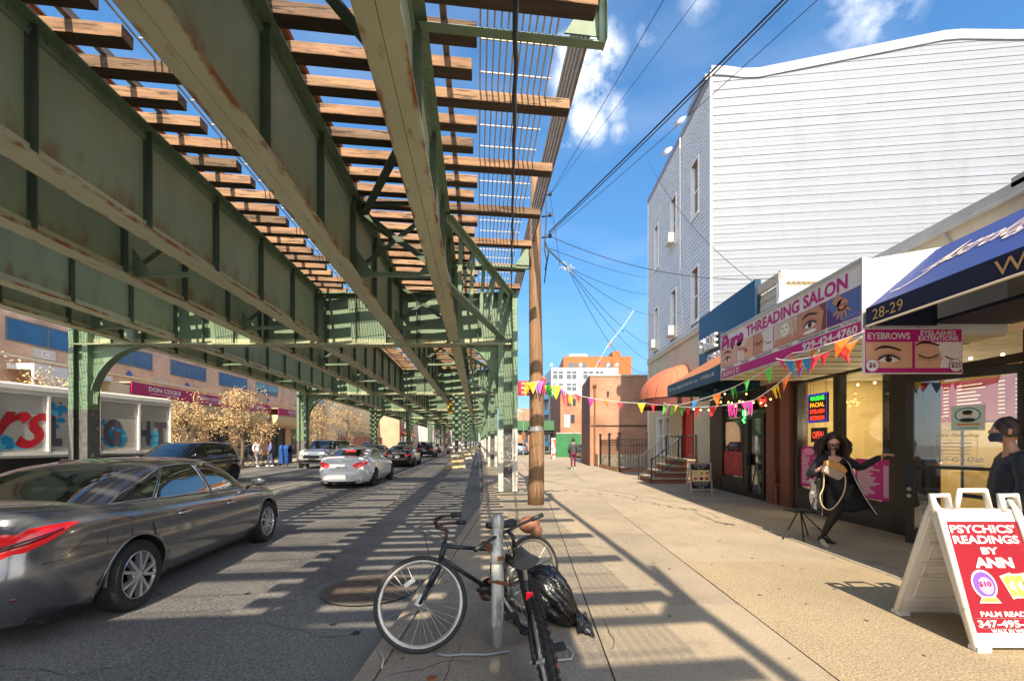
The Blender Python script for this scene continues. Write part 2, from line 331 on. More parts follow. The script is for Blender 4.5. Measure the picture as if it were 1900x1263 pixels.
# lane lines
mb=MB()
def line(x0,y0,x1,y1,w):
    d=V((x1-x0,y1-y0,0)).normalized(); a=V((-d.y,d.x,0))*w/2; z=.018
    n_=max(1,int((y1-y0)/6))
    for i in range(n_):
        p=V((x0+(x1-x0)*i/n_,y0+(y1-y0)*i/n_,z)); q=V((x0+(x1-x0)*(i+1)/n_,y0+(y1-y0)*(i+1)/n_,z))
        for pp in (p,q): pp.z=roadz(pp.x,pp.y)+.005
        mb.quad(p-a,p+a,q+a,q-a)
def roadz(x,y):
    c=-9-.09*y
    if x<c: t=(x-lk(y))/(c-lk(y))
    else: t=(kx(y)-x)/(kx(y)-c)
    return .03*max(0,min(1,t))
line(-8.3,9,-9.6,24,.11); line(-9.75,25,-14,70,.11)
line(-6.1,18,-9.0,45,.12); line(-6.1,18,-5.4,22,.0)
line(-9.0,45,-14,95,.12)
line(-3.6,30,-9,80,.1)
o=mb.build('road_markings',M_mark); tag(o,kind='structure')
# ---------------- elevated railway ----------------
SK=.114; RZ=math.atan(SK); CS=math.cos(RZ)
def gx(a,Y): return a-SK*Y
BY=[13+13.6*k for k in range(-2,9)]   # bents
ZB,ZT=4.63,6.10
GA=[-.70,-2.31,-4.79,-6.45,-8.92,-10.52]
TRK=[(-2.9,-.08),(-7.0,-4.2),(-11.1,-8.3)]
SL=13.6/CS
ORD=['first','second','third','fourth','fifth','sixth']
def spanname(k):
    return {-2:'behind the viewer',-1:'nearest span',0:'second span',1:'third span'}.get(k,'span number %d ahead'%(k+2))
def girder_proto(detail):
    t=thing('plate_girder','x','girder',(0,0,0))
    w=MB(); w.box(-.01,.01,.2,SL-.2,ZB+.02,ZT-.02)
    fl=MB(); fl.box(-.165,-.003,.2,SL-.2,ZB-.022,ZB+.02); fl.box(.003,.165,.2,SL-.2,ZB-.022,ZB+.02); fl.box(-.15,.15,.21,SL-.21,ZB+.018,ZB+.024)
    if detail:
        fl.box(-.012,-.03,.2,SL-.2,ZB+.02,ZB+.16); fl.box(.012,.03,.2,SL-.2,ZB+.02,ZB+.16)
    tf=MB(); tf.box(-.16,.16,.2,SL-.2,ZT-.02,ZT)
    if detail: tf.box(-.012,-.03,.2,SL-.2,ZT-.16,ZT-.02); tf.box(.012,.03,.2,SL-.2,ZT-.16,ZT-.02)
    st=[]
    n_=8
    for i in range(n_+1):
        y=.35+i*(SL-.7)/n_; b=MB()
        for sx in (-1,1):
            b.box(sx*.012,sx*.10,y-.008,y+.008,ZB+.03,ZT-.03); b.box(sx*.012,sx*.022,y-.05,y+.08,ZB+.03,ZT-.03)
            if detail:
                for q in range(13):
                    z=ZB+.12+q*.1; b.box(sx*.022,sx*.034,y+.03,y+.055,z-.012,z+.012)
        st.append(b)
    if detail:
        for q in range(int((SL-.6)/.2)):
            y=.4+q*.2
            for sx in (-1,1):
                fl.box(sx*.03,sx*.042,y-.016,y+.016,ZB+.076,ZB+.108); tf.box(sx*.03,sx*.042,y-.016,y+.016,ZT-.108,ZT-.076)
                tf.box(sx*.09,sx*.11,y-.012,y+.012,ZT-.032,ZT-.02)
        w.build('web',M_web,t); fl.build('bottom_flange',M_flange,t); tf.build('top_flange',M_green,t)
        for b in st: b.build('stiffener',M_darkst,t)
    else:
        for b in st:
            w.add(b.v,b.f,1)
        w.build('web',[M_web,M_darkst],t); fl.build('bottom_flange',M_flange,t)
    return t
GOBJ={}; protoD=girder_proto(True); protoF=girder_proto(False)
usedD=usedF=False
for k in range(-2,8):
    Yk=13+13.6*k if k>-3 else 0
    for i,a in enumerate(GA):
        det=k<3
        lab='green riveted plate girder, %s from the right, %s'%(ORD[i],spanname(k))
        loc=(gx(a,Yk),Yk,0); pr=protoD if det else protoF
        if (det and not usedD) or (not det and not usedF):
            GOBJ[(k,i)]=pr; pr.location=loc; pr.rotation_euler=(0,0,RZ); pr['label']=lab; pr['group']='plate girders under the elevated tracks'
            if det: usedD=True
            else: usedF=True
        else: GOBJ[(k,i)]=dup(pr,loc,RZ,lab,'plate girders under the elevated tracks')
# ---- tracks: ties + rails
M_tieund=mat('dark_tie_underside',(.075,.048,.032),.8,0,.4,5,stretch=(.3,3,3),bump=.5,coord='obj')  # darker brown for the bottom faces of the ties only
M_woodb=mat('dark_creosote_timber',(.19,.12,.075),.9,0,.5,4,c2=(.05,.035,.025),c2t=(.5,.62),c2s=8,stretch=(.3,3,3),bump=.5,coord='obj')
M_woodc=mat('pale_split_timber',(.37,.22,.125),.85,0,.4,6,c2=(.09,.06,.04),c2t=(.54,.6),c2s=9,stretch=(.25,4,4),bump=.6,coord='obj')
def tie_len(j,tr):
    if tr==0: return (-2.95,1.22) if j%3==1 else (-2.9,-.05+.03*((j*7)%3-1))
    if tr==1: return (-7.15,-2.98) if j%3==0 else (-7.0,-3.96)
    return (-11.1,-8.2)
PIT=SL/30.0
def make_track(tr,detail):
    t=thing('railway_track','x','track',(0,0,0)); g1,g2=GA[2*tr],GA[2*tr+1]; mm=MB()
    for j in range(30):
        y=(j+.62)*PIT; x0,x1=tie_len(j,tr); x0-=(g1+g2)/2; x1-=(g1+g2)/2; b=MB() if detail else mm
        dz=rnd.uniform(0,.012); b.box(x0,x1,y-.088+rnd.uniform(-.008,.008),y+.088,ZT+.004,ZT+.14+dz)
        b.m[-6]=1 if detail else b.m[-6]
        if detail: b.build('tie',[(M_wood,M_woodb,M_wood,M_woodc)[(j*7+tr)%4],M_tieund],t,bevel=.012 if tr==0 else 0)
    r=MB()
    for sx in (-.72,.72):
        for (w_,z0,z1) in ((.07,.228,.243),(.012,.243,.35),(.035,.35,.38)): (r if detail else mm).box(sx-w_,sx+w_,0,SL,ZT-.055+z0,ZT-.055+z1,0 if detail else 1)
        if detail: r.build('rail',M_rust,t); r=MB()
    for sx in (-1.12,1.12):
        b=MB() if detail else mm
        b.box(sx-.035,sx+.035,0,SL,ZT+.165,ZT+.26)
        if detail: b.build('guard_timber',M_wood2,t)
    if not detail: mm.build('ties_and_rails',[M_wood,M_rust],t)
    return t
for tr in range(3):
    c=(GA[2*tr]+GA[2*tr+1])/2
    pD=make_track(tr,True); pF=make_track(tr,False); u=[False,False]
    for k in range(-2,8):
        Yk=13+13.6*k; det=0 if k<2 else 1; pr=(pD,pF)[det]; loc=(gx(c,Yk),Yk,0)
        lab='%s elevated track of brown timber ties and rails, %s'%(('right hand','middle','left hand')[tr],spanname(k))
        if not u[det]: pr.location=loc; pr.rotation_euler=(0,0,RZ); pr['label']=lab; pr['group']='elevated railway tracks'; u[det]=True
        else: dup(pr,loc,RZ,lab,'elevated railway tracks')
# ---- grating walkways
def walkway(a0,a1,label,z=ZT+.165,pitch=.078,k0=-2,k1=8):
    proto=None
    for k in range(k0,k1):
        Yk=13+13.6*k
        loc=(gx((a0+a1)/2,Yk),Yk,0); lb=label+', '+spanname(k)
        if proto is None:
            proto=thing('grating_walkway',lb,'walkway',loc,RZ,'open bar grating walkways beside the tracks')
            g_=MB(); h=(a1-a0)/2; x=-h
            while x<h: g_.box(x,x+.019,0,SL,z,z+.022); x+=pitch
            c=MB(); y=.2
            while y<SL: c.box(-h,h,y,y+.014,z+.024,z+.036); y+=PIT
            g_.build('grating_bars',M_grate,proto,world=False); c.build('cross_bars',M_grate,proto,world=False)
        else: dup(proto,loc,RZ,lb)
walkway(.02,.93,'grey bar grating walkway outside the right hand track')
walkway(-3.93,-2.97,'narrow bar grating walkway between right and middle tracks')
walkway(-8.05,-7.35,'narrow bar grating walkway between middle and left tracks')
walkway(-12.5,-11.5,'bar grating walkway outside the left hand track')
# ---- outer railing with boards, posts and outriggers
def railing(a,side,label,post_at):
    proto=None
    for k in range(-2,8):
        Yk=13+13.6*k; loc=(gx(a,Yk),Yk,0); lb=label+', '+spanname(k)
        if proto is None:
            proto=thing('walkway_railing',lb,'railing',loc,RZ,'timber railings along the elevated walkways')
            for q in range(5):
                b=MB(); z=ZT+.28+q*.2; b.box(-.02,.02,0,SL,z,z+.11); b.build('board',M_wood2,proto,world=False)
            for y in post_at:
                b=MB(); b.box(.03*side,.10*side,y-.05,y+.05,ZT-.08,ZT+1.35); b.box(.1*side,.11*side,y-.09,y+.09,ZT-.08,ZT+1.35)
                b.prism([(.03*side,y,ZT+.0),(-.35*side,y,ZT+.0),(.03*side,y,ZT+.6)],(0,.014,0)); b.build('post',M_green,proto,world=False)
                b=MB(); b.box(.1*side,-1.9*side,y-.05,y+.05,ZT-.10,ZT-.085); b.box(.1*side,-1.9*side,y+.035,y+.05,ZT-.085,ZT-.0); b.build('outrigger',M_green,proto,world=False)
        else: dup(proto,loc,RZ,lb)
railing(1.30,1,'grey board railing with green posts, right deck edge',(5.4,11.6))
railing(-12.7,-1,'board railing with green posts, left deck edge',(5.4,11.6))
# ---- bents: crossbeam + columns
M_colw=mat('green_column_paint',(.165,.27,.165),.5,0,.12,2,c2=(.16,.22,.15),c2t=(.5,.6),c2s=3)
M_lowwhite=mat('white_column_base_paint',(.62,.60,.54),.6,0,.15,4,c2=(.25,.15,.09),c2t=(.62,.7),c2s=9)
M_lowgrey=mat('grey_column_base_paint',(.13,.13,.125),.7,0,.2,4,c2=(.4,.39,.36),c2t=(.62,.66),c2s=6)
def lx(Y): return -13.35-.035*(Y-13)
def rx(Y): return -.57-.114*(Y-13)
def column(X,Y,ztop,name,label,group,white=True,side=1,z0=.0,split=2.02,base=False,w=.285):
    t=thing('steel_column',label,'column',(X,Y,z0),0,group)
    def sec(z0_,z1_,m1,m2,nm):
        f_=MB()
        for sx in (-1,1):
            x=sx*w; f_.box(x-.045*sx,x,Y_-.19,Y_+.19,z0_,z1_); f_.box(x-.15*sx,x-.045*sx,Y_-.19,Y_-.175,z0_,z1_); f_.box(x-.15*sx,x-.045*sx,Y_+.175,Y_+.19,z0_,z1_)
        f_.build(nm+'flanges',m1,t,world=False)
        f_=MB(); f_.box(-w+.045,w-.045,-.02,.02,z0_,z1_); f_.build(nm+'web',m2,t,world=False)
    Y_=0
    s=split-z0
    sec(s,ztop-z0,M_colw,M_green,''); sec(0,s,M_lowwhite if white else M_lowgrey,M_lowgrey,'painted_')
    r_=MB(); z=s+.15
    while z<ztop-z0-.1:
        for sx in (-1,1):
            for xx in (.09,.13): r_.box(sx*(w-xx)-.01,sx*(w-xx)+.01,-.202,-.19,z,z+.02)
        z+=.13
    r_.build('rivets',M_green,t,world=False)
    if base:
        b=MB(); b.prism([(-.62,-.5,0),(.62,-.5,0),(.42,-.38,1.0),(-.42,-.38,1.0)],(0,.02,0))
        b=MB(); b.add([(-.6,-.55,0),(.6,-.55,0),(.6,.55,0),(-.6,.55,0),(-.34,-.3,1.05),(.34,-.3,1.05),(.34,.3,1.05),(-.34,.3,1.05)],[(0,3,2,1),(4,5,6,7),(0,1,5,4),(1,2,6,5),(2,3,7,6),(3,0,4,7)])
        b.build('concrete_base',mat('yellowed_concrete',(.5,.37,.2),.8,0,.2,3,c2=(.7,.68,.6),c2t=(.52,.6),c2s=3),t,world=False)
    return t
def knee(t,X,Y,sgn,w_,h_,zb):
    """arched bracket plate between a column and the crossbeam; sgn = direction into the span"""
    pts=[(X,Y,zb),(X+sgn*w_,Y,zb)]; n_=14; arc=[]
    for i in range(n_+1):
        th=math.pi/2*i/n_; arc.append((X+sgn*(w_-w_*math.sin(th)), Y, zb-h_+h_*math.cos(th)))
    b=MB()
    # plate as strips
    for i in range(n_):
        p,q=arc[i],arc[i+1]
        b.prism([(p[0],Y-.01,p[2]),(q[0],Y-.01,q[2]),(q[0],Y-.01,zb),(p[0],Y-.01,zb)] if p[2]<zb-1e-4 else [(p[0],Y-.01,zb),(q[0],Y-.01,q[2]),(q[0],Y-.01,zb)],(0,.02,0))
    b.build('arched_bracket',M_colw,t)
    b=MB()
    for i in range(n_): b.beam(arc[i],arc[i+1],.26,.03)
    b.build('bracket_flange',M_green,t)
KCOL={}
for k in range(-1,8):
    Y=13+13.6*k if k>=0 else -2.9; XL,XR=lx(Y),(rx(Y) if k>=0 else .2)
    nm={-1:'over the viewer',0:'nearest one ahead, spanning the whole street',1:'second one ahead',2:'third one ahead'}.get(k,'among the far ones, number %s ahead'%(k+1))
    near=k<=1
    t=thing('cross_girder','green riveted cross girder carrying the tracks, '+nm,'cross girder',((XL+XR)/2,Y,4.5),0,'cross girders of the elevated railway')
    b=MB(); b.box(XL+.3,XR-.30,Y-.012,Y+.012,4.56,6.05); b.build('web',M_green,t)
    b=MB(); b.box(XL-.2,XR+.1,Y-.2,Y+.2,4.52,4.56); 
    if near:
        x=XL+.2
        while x<XR-.1:
            for yy_ in (-.15,.15): b.box(x,x+.03,Y+yy_-.015,Y+yy_+.015,4.505,4.52)
            b.box(x,x+.025,Y-.042,Y-.03,4.62,4.645); x+=.13
    b.box(XL+.3,XR-.3,Y-.03,Y-.012,4.56,4.72)
    b.build('bottom_flange',M_flange2,t)
    b=MB(); b.box(XL+.0,XR+.1,Y-.17,Y+.17,6.05,6.085); b.box(XL+.3,XR-.3,Y-.03,Y-.012,5.9,6.05); b.build('top_flange',M_green,t)
    if near:
        for i in range(13):
            x=XL+.9+i*(XR-XL-1.8)/12; b=MB(); b.box(x-.008,x+.008,Y-.12,Y-.014,4.57,6.04); b.box(x,x+.09,Y-.024,Y-.0145,4.57,6.04); b.build('stiffener',M_darkst,t)
    if k==-1:
        column(XL,Y,6.1,'c','green steel street column behind the viewer on the left','street columns of the elevated railway',False)
        c=column(XR,Y,6.1,'c','green steel street column beside the viewer','street columns of the elevated railway'); continue
    lab={0:'green steel column on the right kerb with white painted foot and scratched tags, nearest on that side',1:'green steel column on right kerb, hidden right behind the nearest one'}.get(k,'distant right kerb column, bent %s ahead'%(k+1))
    c=column(XR,Y,6.25,'c',lab,'street columns of the elevated railway',True,z0=.13)
    KCOL[k]=c; knee(c,XR-.28,Y,-1,1.15,1.9,4.52)
    if k==0:
        tg=MB(); rr2=random.Random(3)
        for q in range(9):
            z=.5+q*.16; pts=[V((XR-.19+rr2.uniform(0,.38),Y-.024,z+rr2.uniform(-.1,.14))) for _ in range(4)]
            tg.path(pts,.006,4)
        tg.build('scratched_tags',M_white,c)
        b=MB(); b.box(XR-.33,XR+.33,Y-.25,Y+.25,.135,.16); b.build('base_plate',M_darkst,c)
    lab={0:'dark footed green steel column at the left end of the first cross girder, in front of the beverage truck',1:'green steel column by the opposite kerb beside the golden trees',2:'third green steel column along the opposite kerb'}.get(k,'distant left kerb column, bent %s ahead'%(k+1))
    c=column(XL,Y,4.9 if k else 6.1,'c',lab,'street columns of the elevated railway',False,split=1.7 if k else 2.6)
    knee(c,XL+.28,Y,1,1.75,1.75,4.52)
    if k>=1:
        X=-1.72-.1*Y+.1
        column(X,Y-.25,4.55,'c','green steel column on a pale concrete foot in mid street, %s of them from the viewer'%('nearest','second','third','fourth','fifth','sixth','seventh')[k-1],'mid street columns on concrete feet',True,split=1.75,base=True,w=.26)
# ---- lattice bracket between right girder and kerb column (a part of the column)
for (k,c_) in ((0,KCOL.get(0)),(1,KCOL.get(1))):
    Y=13+13.6*k
    A0=V((gx(-.62,Y-4.6),Y-4.6,ZB+.06)); A1=V((gx(-.62,Y-4.6),Y-4.6,ZT-.06)); B0=V((rx(Y)-.15,Y-.2,ZB+.06)); B1=V((rx(Y)+.05,Y-.2,ZT-.06))
    b=MB(); b.beam(A0,B0,.2,.03); b.beam(A0+V((0,0,.07)),B0+V((0,0,.07)),.02,.12); lb=b.build('lattice_bracket',M_green,c_)
    def sub(b,n): b.build(n,M_green,lb)
    b=MB(); b.beam(A1,B1,.24,.03); b.beam(A1-V((0,0,.07)),B1-V((0,0,.07)),.02,.12); sub(b,'top_chord')
    for q in range(1,6):
        f_=q/6; b=MB(); b.beam(A0.lerp(B0,f_),A1.lerp(B1,f_),.09,.02); sub(b,'upright')
        if q%2: b=MB(); b.beam(A0.lerp(B0,f_),A1.lerp(B1,(q+1)/6),.07,.02); sub(b,'diagonal')
    b=MB(); b.box(A0.x-.02,A0.x+.0,A0.y-.4,A0.y+.6,ZB+.02,ZB+.4); sub(b,'gusset')
def xframe(par,i,j,Y,full=True):
    a,b_=GA[i],GA[j]; x0,x1=gx(a,Y)-.05,gx(b_,Y)+.05
    b=MB(); b.box(x1,x0,Y-.05,Y+.05,ZB+.06,ZB+.075); b.box(x1,x0,Y-.01,Y+.01,ZB+.075,ZB+.14)
    if full:
        b.beam((x0,Y,ZB+.18),(x1,Y,ZT-.12),.012,.09,1); b.beam((x1,Y+.02,ZB+.18),(x0,Y+.02,ZT-.12),.012,.09,1)
    for x,s_ in ((x0,-1),(x1,1)):
        b.prism([(x,Y-.012,ZB+.05),(x+.4*s_,Y-.012,ZB+.05),(x+.1*s_,Y-.012,ZB+.45),(x,Y-.012,ZB+.6)],(0,.01,0))
    b.beam((x0,Y,ZT-.06),(x1,Y,ZT-.06),.08,.05,1); b.build('cross_frame',[M_green,M_darkst],par)
for k in range(-1,5):
    for q,yy_ in enumerate((8.6,12.3) if k<0 else (4.3,8.9)):
        for pr,(i,j) in enumerate(((0,1),(2,3),(4,5))):
            Y=13+13.6*k+yy_
            if k>=3 and q: continue
            xframe(GOBJ[(k,i)],i,j,Y,k<2)
# diagonal laterals under the ties of the right track
for q,(y0,y1,s_) in enumerate(((2.6,5.6,1),(5.6,8.4,-1),(8.4,11.2,1),(-.4,2.6,-1))):
    a,b_=(GA[1]+.05,GA[0]-.05) if s_>0 else (GA[0]-.05,GA[1]+.05)
    b=MB(); p=V((gx(a,y0),y0,ZT-.13)); r_=V((gx(b_,y1),y1,ZT-.13)); b.beam(p,r_,.13,.02); b.beam(p+V((0,0,.05)),r_+V((0,0,.05)),.02,.09)
    b.build('lateral_brace',M_darkst,GOBJ[(-1,0)])
b=MB(); rr2=random.Random(9)
p0=P(959,-30,3.0); p1=V((-.47,12.9,6.35)); pts=[p0.lerp(p1,i/40)+V((rr2.uniform(-.008,.008),0,rr2.uniform(-.012,.012))) for i in range(41)]
b.path(pts,[.017+.007*rr2.random() for _ in range(41)],6); o=b.build('cable',M_dark,smooth=True); tag(o,'thick dark wrapped cable hanging under the right walkway','cable')
# red banner box on the column and yellow signal head
b=MB(); t=thing('hanging_sign','small red sign with white lettering on the kerb column','sign',(-.1,12.7,3.2))
b.box(-.27,.20,12.66,12.7,2.99,3.42); b.build('panel',mat('red_sign',(.45,.02,.03),.5),t)
b=MB()
for i,s_ in enumerate(('FRESH','PIZZA','OPEN')): b.text(s_,(-.03,12.652,3.34-.13*i),(1,0,0),(0,0,1),.1,bold=.01)
b.build('lettering',M_white,t)
b=MB(); b.beam((-.27,12.72,3.44),(-.3,12.9,3.44),.02,.02); b.build('bracket',M_dark,t)
t=thing('traffic_signal','yellow traffic signal head hanging under the tracks','traffic light',P(844,757,27))
c=P(844,755,27); b=MB(); b.box(c.x-.45,c.x+.45,c.y-.15,c.y+.15,c.z-.42,c.z+.42); b.build('housing',mat('signal_yellow',(.65,.40,.03),.5),t,bevel=.08)
b=MB(); b.box(c.x-.3,c.x+.1,c.y-.3,c.y-.16,c.z-.12,c.z+.2); b.build('visor',mat('signal_amber_shade',(.3,.18,.02),.6),t)
b=MB(); b.tube((c.x,c.y,c.z+.42),(c.x,c.y,4.6),.03); b.build('hanger',M_dark,t)
# ---------------- paint chips, drawing on flat signs ----------------
def paint(c,rough=.5,emit=0,name=None):
    nm=name or 'paint_%02x%02x%02x'%tuple(int(x) for x in c)
    if emit: nm+='_lit'
    return mat(nm,lin(c),rough,0,.04,8,emit=emit)
class Dec:
    """flat artwork on a sign face: o = lower left corner, ux, uy = directions of the face"""
    def __init__(s,o,ux,uy):
        s.o=V(o);s.ux=V(ux).normalized();s.uy=V(uy).normalized();s.n=s.ux.cross(s.uy);s.ms=[];s.mb=MB()
    def mi(s,m):
        if m not in s.ms: s.ms.append(m)
        return s.ms.index(m)
    def pt(s,u,v,l=1): return s.o+s.ux*u+s.uy*v+s.n*(.0025*l)
    def rect(s,u0,v0,u1,v1,m,l=1): s.mb.quad(s.pt(u0,v0,l),s.pt(u1,v0,l),s.pt(u1,v1,l),s.pt(u0,v1,l),s.mi(m))
    def poly(s,pts,m,l=1): s.mb.add([s.pt(a,b,l) for a,b in pts],[tuple(range(len(pts)))],s.mi(m))
    def ell(s,u,v,a,b,m,l=1,rot=0,n=20,t0=0,t1=360):
        pts=[]
        for i in range(n):
            t=R(t0+(t1-t0)*i/(n if t1-t0==360 else n-1)); x=a*math.cos(t);y=b*math.sin(t); c_,s_=math.cos(R(rot)),math.sin(R(rot)); pts.append((u+x*c_-y*s_,v+x*s_+y*c_))
        s.poly(pts,m,l)
    def stroke(s,pts,w,m,l=1):
        k=len(pts); ps=[V((a,b,0)) for a,b in pts]; L_=[];R_=[]
        for i in range(k):
            d=(ps[min(k-1,i+1)]-ps[max(0,i-1)]); d=d.normalized() if d.length>1e-9 else V((1,0,0)); p=V((-d.y,d.x,0))*(w[i] if isinstance(w,(list,tuple)) else w)/2
            L_.append(ps[i]+p);R_.append(ps[i]-p)
        s.mb.add([s.pt(v.x,v.y,l) for v in L_+R_],[(i,k+i,k+i+1,i+1) for i in range(k-1)],s.mi(m))
    def text(s,t,u,v,size,m,l=2,**k):
        o=s.pt(u,v,l); s.mb.text(t,o,s.ux,s.uy,size,s.mi(m),**k)
    def build(s,name,parent=None): return s.mb.build(name,s.ms,parent)
SKIN=paint((224,170,140)); SKIN2=paint((196,138,108)); LASH=paint((40,26,24)); EYEW=paint((235,228,222)); IRIS=paint((70,42,28))
MAG=paint((190,18,120)); MAGD=paint((128,14,62)); SIGNW=paint((225,222,222)); BLK=paint((22,20,22)); 
def eye(d,u,v,w,l=2,closed=False,brow=True,skin=None):
    arc=[(u-w/2+w*i/10, v+w*.2*math.sin(math.pi*i/10)) for i in range(11)]
    if closed:
        arc=[(u-w/2+w*i/10, v-w*.16*math.sin(math.pi*i/10)) for i in range(11)]
        d.stroke(arc,[w*.05]*11,LASH,l+1)
        for i in range(1,10,1): d.stroke([arc[i],(arc[i][0]+(i-5)*w*.012,arc[i][1]-w*.16)],w*.02,LASH,l+1)
    else:
        lo=[(u-w/2+w*i/10, v-w*.13*math.sin(math.pi*i/10)) for i in range(11)]
        d.poly(lo+arc[::-1][1:-1],EYEW,l); d.ell(u,v+w*.04,w*.15,w*.15,IRIS,l+1); d.ell(u,v+w*.04,w*.07,w*.07,BLK,l+2); d.ell(u+w*.05,v+w*.09,w*.025,w*.025,SIGNW,l+3)
        d.stroke(arc,[w*.07]*11,LASH,l+3)
        for i in range(1,10): d.stroke([arc[i],(arc[i][0]+(i-5)*w*.02,arc[i][1]+w*.12)],w*.018,LASH,l+3)
    if brow:
        br=[(u-w*.62+w*1.15*i/8, v+w*.42+w*.16*math.sin(math.pi*(i/8)**.8)) for i in range(9)]
        d.stroke(br,[w*.05+w*.09*min(1,i/3)*(1-i/11) for i in range(9)][::1],LASH,l+1)
# ---------------- lapped siding ----------------
M_sid=mat('sunlit_white_siding',(.215,.24,.287),.6,0,.03,.6,c2=(.195,.21,.245),c2t=(.5,.8),c2s=.7,stretch=(2,2,.35))  # sunlit side wall: colour darkened and blued to offset the sun on it
M_sid2=mat('grey_vinyl_siding',(.60,.62,.63),.55,0,.06,1.5)
M_trimw=mat('white_trim',(.80,.79,.77),.5,0,.04,2)
SR=random.Random(77)
def siding(mb,o,ux,n,length,z0,ztop,p=.3,holes=(),m=0,lap=.017,start=0,alt=False):
    """o = corner at z=0; ux along wall; n outward; ztop(u) = roof line; holes=(u0,u1,z0,z1)"""
    o=V(o);ux=V(ux).normalized();n=V(n).normalized();z=z0
    while z<20:
        z1=z+p; ofs_=SR.uniform(0,3.6); us=[start,length]; iv=[(start,length)]
        for (a,b,c,d) in holes:
            if z1>c+.02 and z<d-.02:
                nv=[]
                for (s_,e_) in iv:
                    if b<=s_ or a>=e_: nv.append((s_,e_)); continue
                    if a>s_: nv.append((s_,a))
                    if b<e_: nv.append((b,e_))
                iv=nv
        any_=False
        for (s_,e_) in iv:
            k=max(1,int((e_-s_)/.5)); run=None
            for i in range(k+1):
                u=s_+(e_-s_)*i/k; ok=ztop(u)>z+p*.6
                if ok and run is None: run=u
                if (not ok or i==k) and run is not None:
                    e2=u
                    if e2>run:
                        any_=True; c0=run
                        while c0<e2-1e-6:
                            c1=min(e2,(math.floor((c0+ofs_)/3.66+1e-6)+1)*3.66-ofs_); a=o+ux*(c0+.002);b=o+ux*(c1-.002); lp=lap*(.45 if alt and int(round((z-z0)/p))%2 else 1)+SR.uniform(-.003,.003); dz_=SR.uniform(-.003,.003)
                            q0=a+n*lp+V((0,0,z+dz_));q1=b+n*lp+V((0,0,z+dz_));q2=b+n*(.004)+V((0,0,z1+.004));q3=a+n*.004+V((0,0,z1+.004))
                            mb.quad(q0,q1,q2,q3,m); mb.quad(a+V((0,0,z+dz_)),b+V((0,0,z+dz_)),q1,q0,m); c0=c1
                    run=None
        z=z1
        if not any_ and z>z0+p*2: break
def window(parent,o,ux,n,u0,u1,z0,z1,fm,gm,depth=.10,muntin='h',frame=.05,name='window',ac=None,head=None,back=None):
    o=V(o);ux=V(ux).normalized();n=V(n).normalized();Z=V((0,0,1))
    def pt(u,d,z): return o+ux*u+n*d+Z*z
    def bx(b,ua,ub,da,db,za,zb,m=0):
        b.add([pt(ua,da,za),pt(ub,da,za),pt(ub,db,za),pt(ua,db,za),pt(ua,da,zb),pt(ub,da,zb),pt(ub,db,zb),pt(ua,db,zb)],[(0,3,2,1),(4,5,6,7),(0,1,5,4),(1,2,6,5),(2,3,7,6),(3,0,4,7)],m)
    b=MB(); f_=frame
    bx(b,u0,u0+f_,-depth,.045,z0,z1);bx(b,u1-f_,u1,-depth,.045,z0,z1);bx(b,u0+f_,u1-f_,-depth,.045,z1-f_,z1);bx(b,u0-.03,u1+.03,-depth,.07,z0-.04,z0+f_)
    zm=(z0+z1)/2
    if 'h' in muntin: bx(b,u0+f_,u1-f_,-depth+.01,-depth+.04,zm-.025,zm+.025)
    if 'v' in muntin: bx(b,(u0+u1)/2-.02,(u0+u1)/2+.02,-depth+.01,-depth+.045,z0+f_,z1-f_)
    w=b.build(name,fm,parent)
    if head: h=MB(); bx(h,u0+f_,u1-f_,-depth+.02,.03,z1-f_-.012,z1-f_-.002); h.build('head_board',head,w)
    g=MB(); bx(g,u0+f_,u1-f_,-depth-.012,-depth,z0+f_,z1-f_); g.build('pane',gm,w)
    if ac:
        a=MB(); um=(u0+u1)/2; bx(a,u0+.08,u1-.08,-.05,.32,z0+f_,z0+f_+.38); h=a.build('air_conditioner',mat('cream_plastic',(.62,.60,.55),.5),w) 
    return w
M_paneD=mat('dark_window_glass',(.05,.07,.09),.06,0,0,spec=.9,coat=.5)
M_paneS=mat('pale_window_glass',(.22,.30,.36),.08,0,.25,.8,spec=.9,coat=.5)
M_paneB=mat('blue_window_film',(.035,.12,.24),.22,0,.15,1.5,spec=.5)
TANH=mat('tan_head_board',(.42,.25,.14),.7)
# ---------------- white sided corner building ----------------
BX=6.1; Y0=14.3; Y1=21.7
wb=thing('apartment_house','tall white sided house with cream ground floor and red street door','building',(BX,Y0,0))
th=math.atan(.11); wux=V((math.cos(th),-math.sin(th),0)); wn=V((-math.sin(th),-math.cos(th),0))
def roofz(d):
    k=[(0,14.05),(.3,14.03),(1.25,13.8),(7.22,14.5),(9.2,14.27),(16,13.9)]
    for a,b in zip(k,k[1:]):
        if d<=b[0]: return a[1]+(b[1]-a[1])*(d-a[0])/(b[0]-a[0])
    return k[-1][1]
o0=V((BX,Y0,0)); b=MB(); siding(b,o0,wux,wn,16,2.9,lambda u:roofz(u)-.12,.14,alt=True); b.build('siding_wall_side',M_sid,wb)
b=MB()
wins=[(15.25,15.98,9.75,11.8,0),(17.55,18.25,9.75,11.8,1),(19.95,20.6,9.75,11.8,0),(15.25,15.98,5.95,7.95,0),(17.55,18.25,5.95,7.95,1),(19.95,20.6,5.95,7.95,2)]
holes=[(a-Y0,b_-Y0,c,d) for a,b_,c,d,_ in wins]
siding(b,(BX,Y0,0),(0,1,0),(-1,0,0),Y1-Y0,5.7,lambda u:13.75,.16,holes=holes,lap=.022); b.build('siding_wall_front',mat('shaded_side_siding',(.66,.66,.66),.55,0,.05,1.5),wb)  # shaded street front: separate, paler copy of the white siding
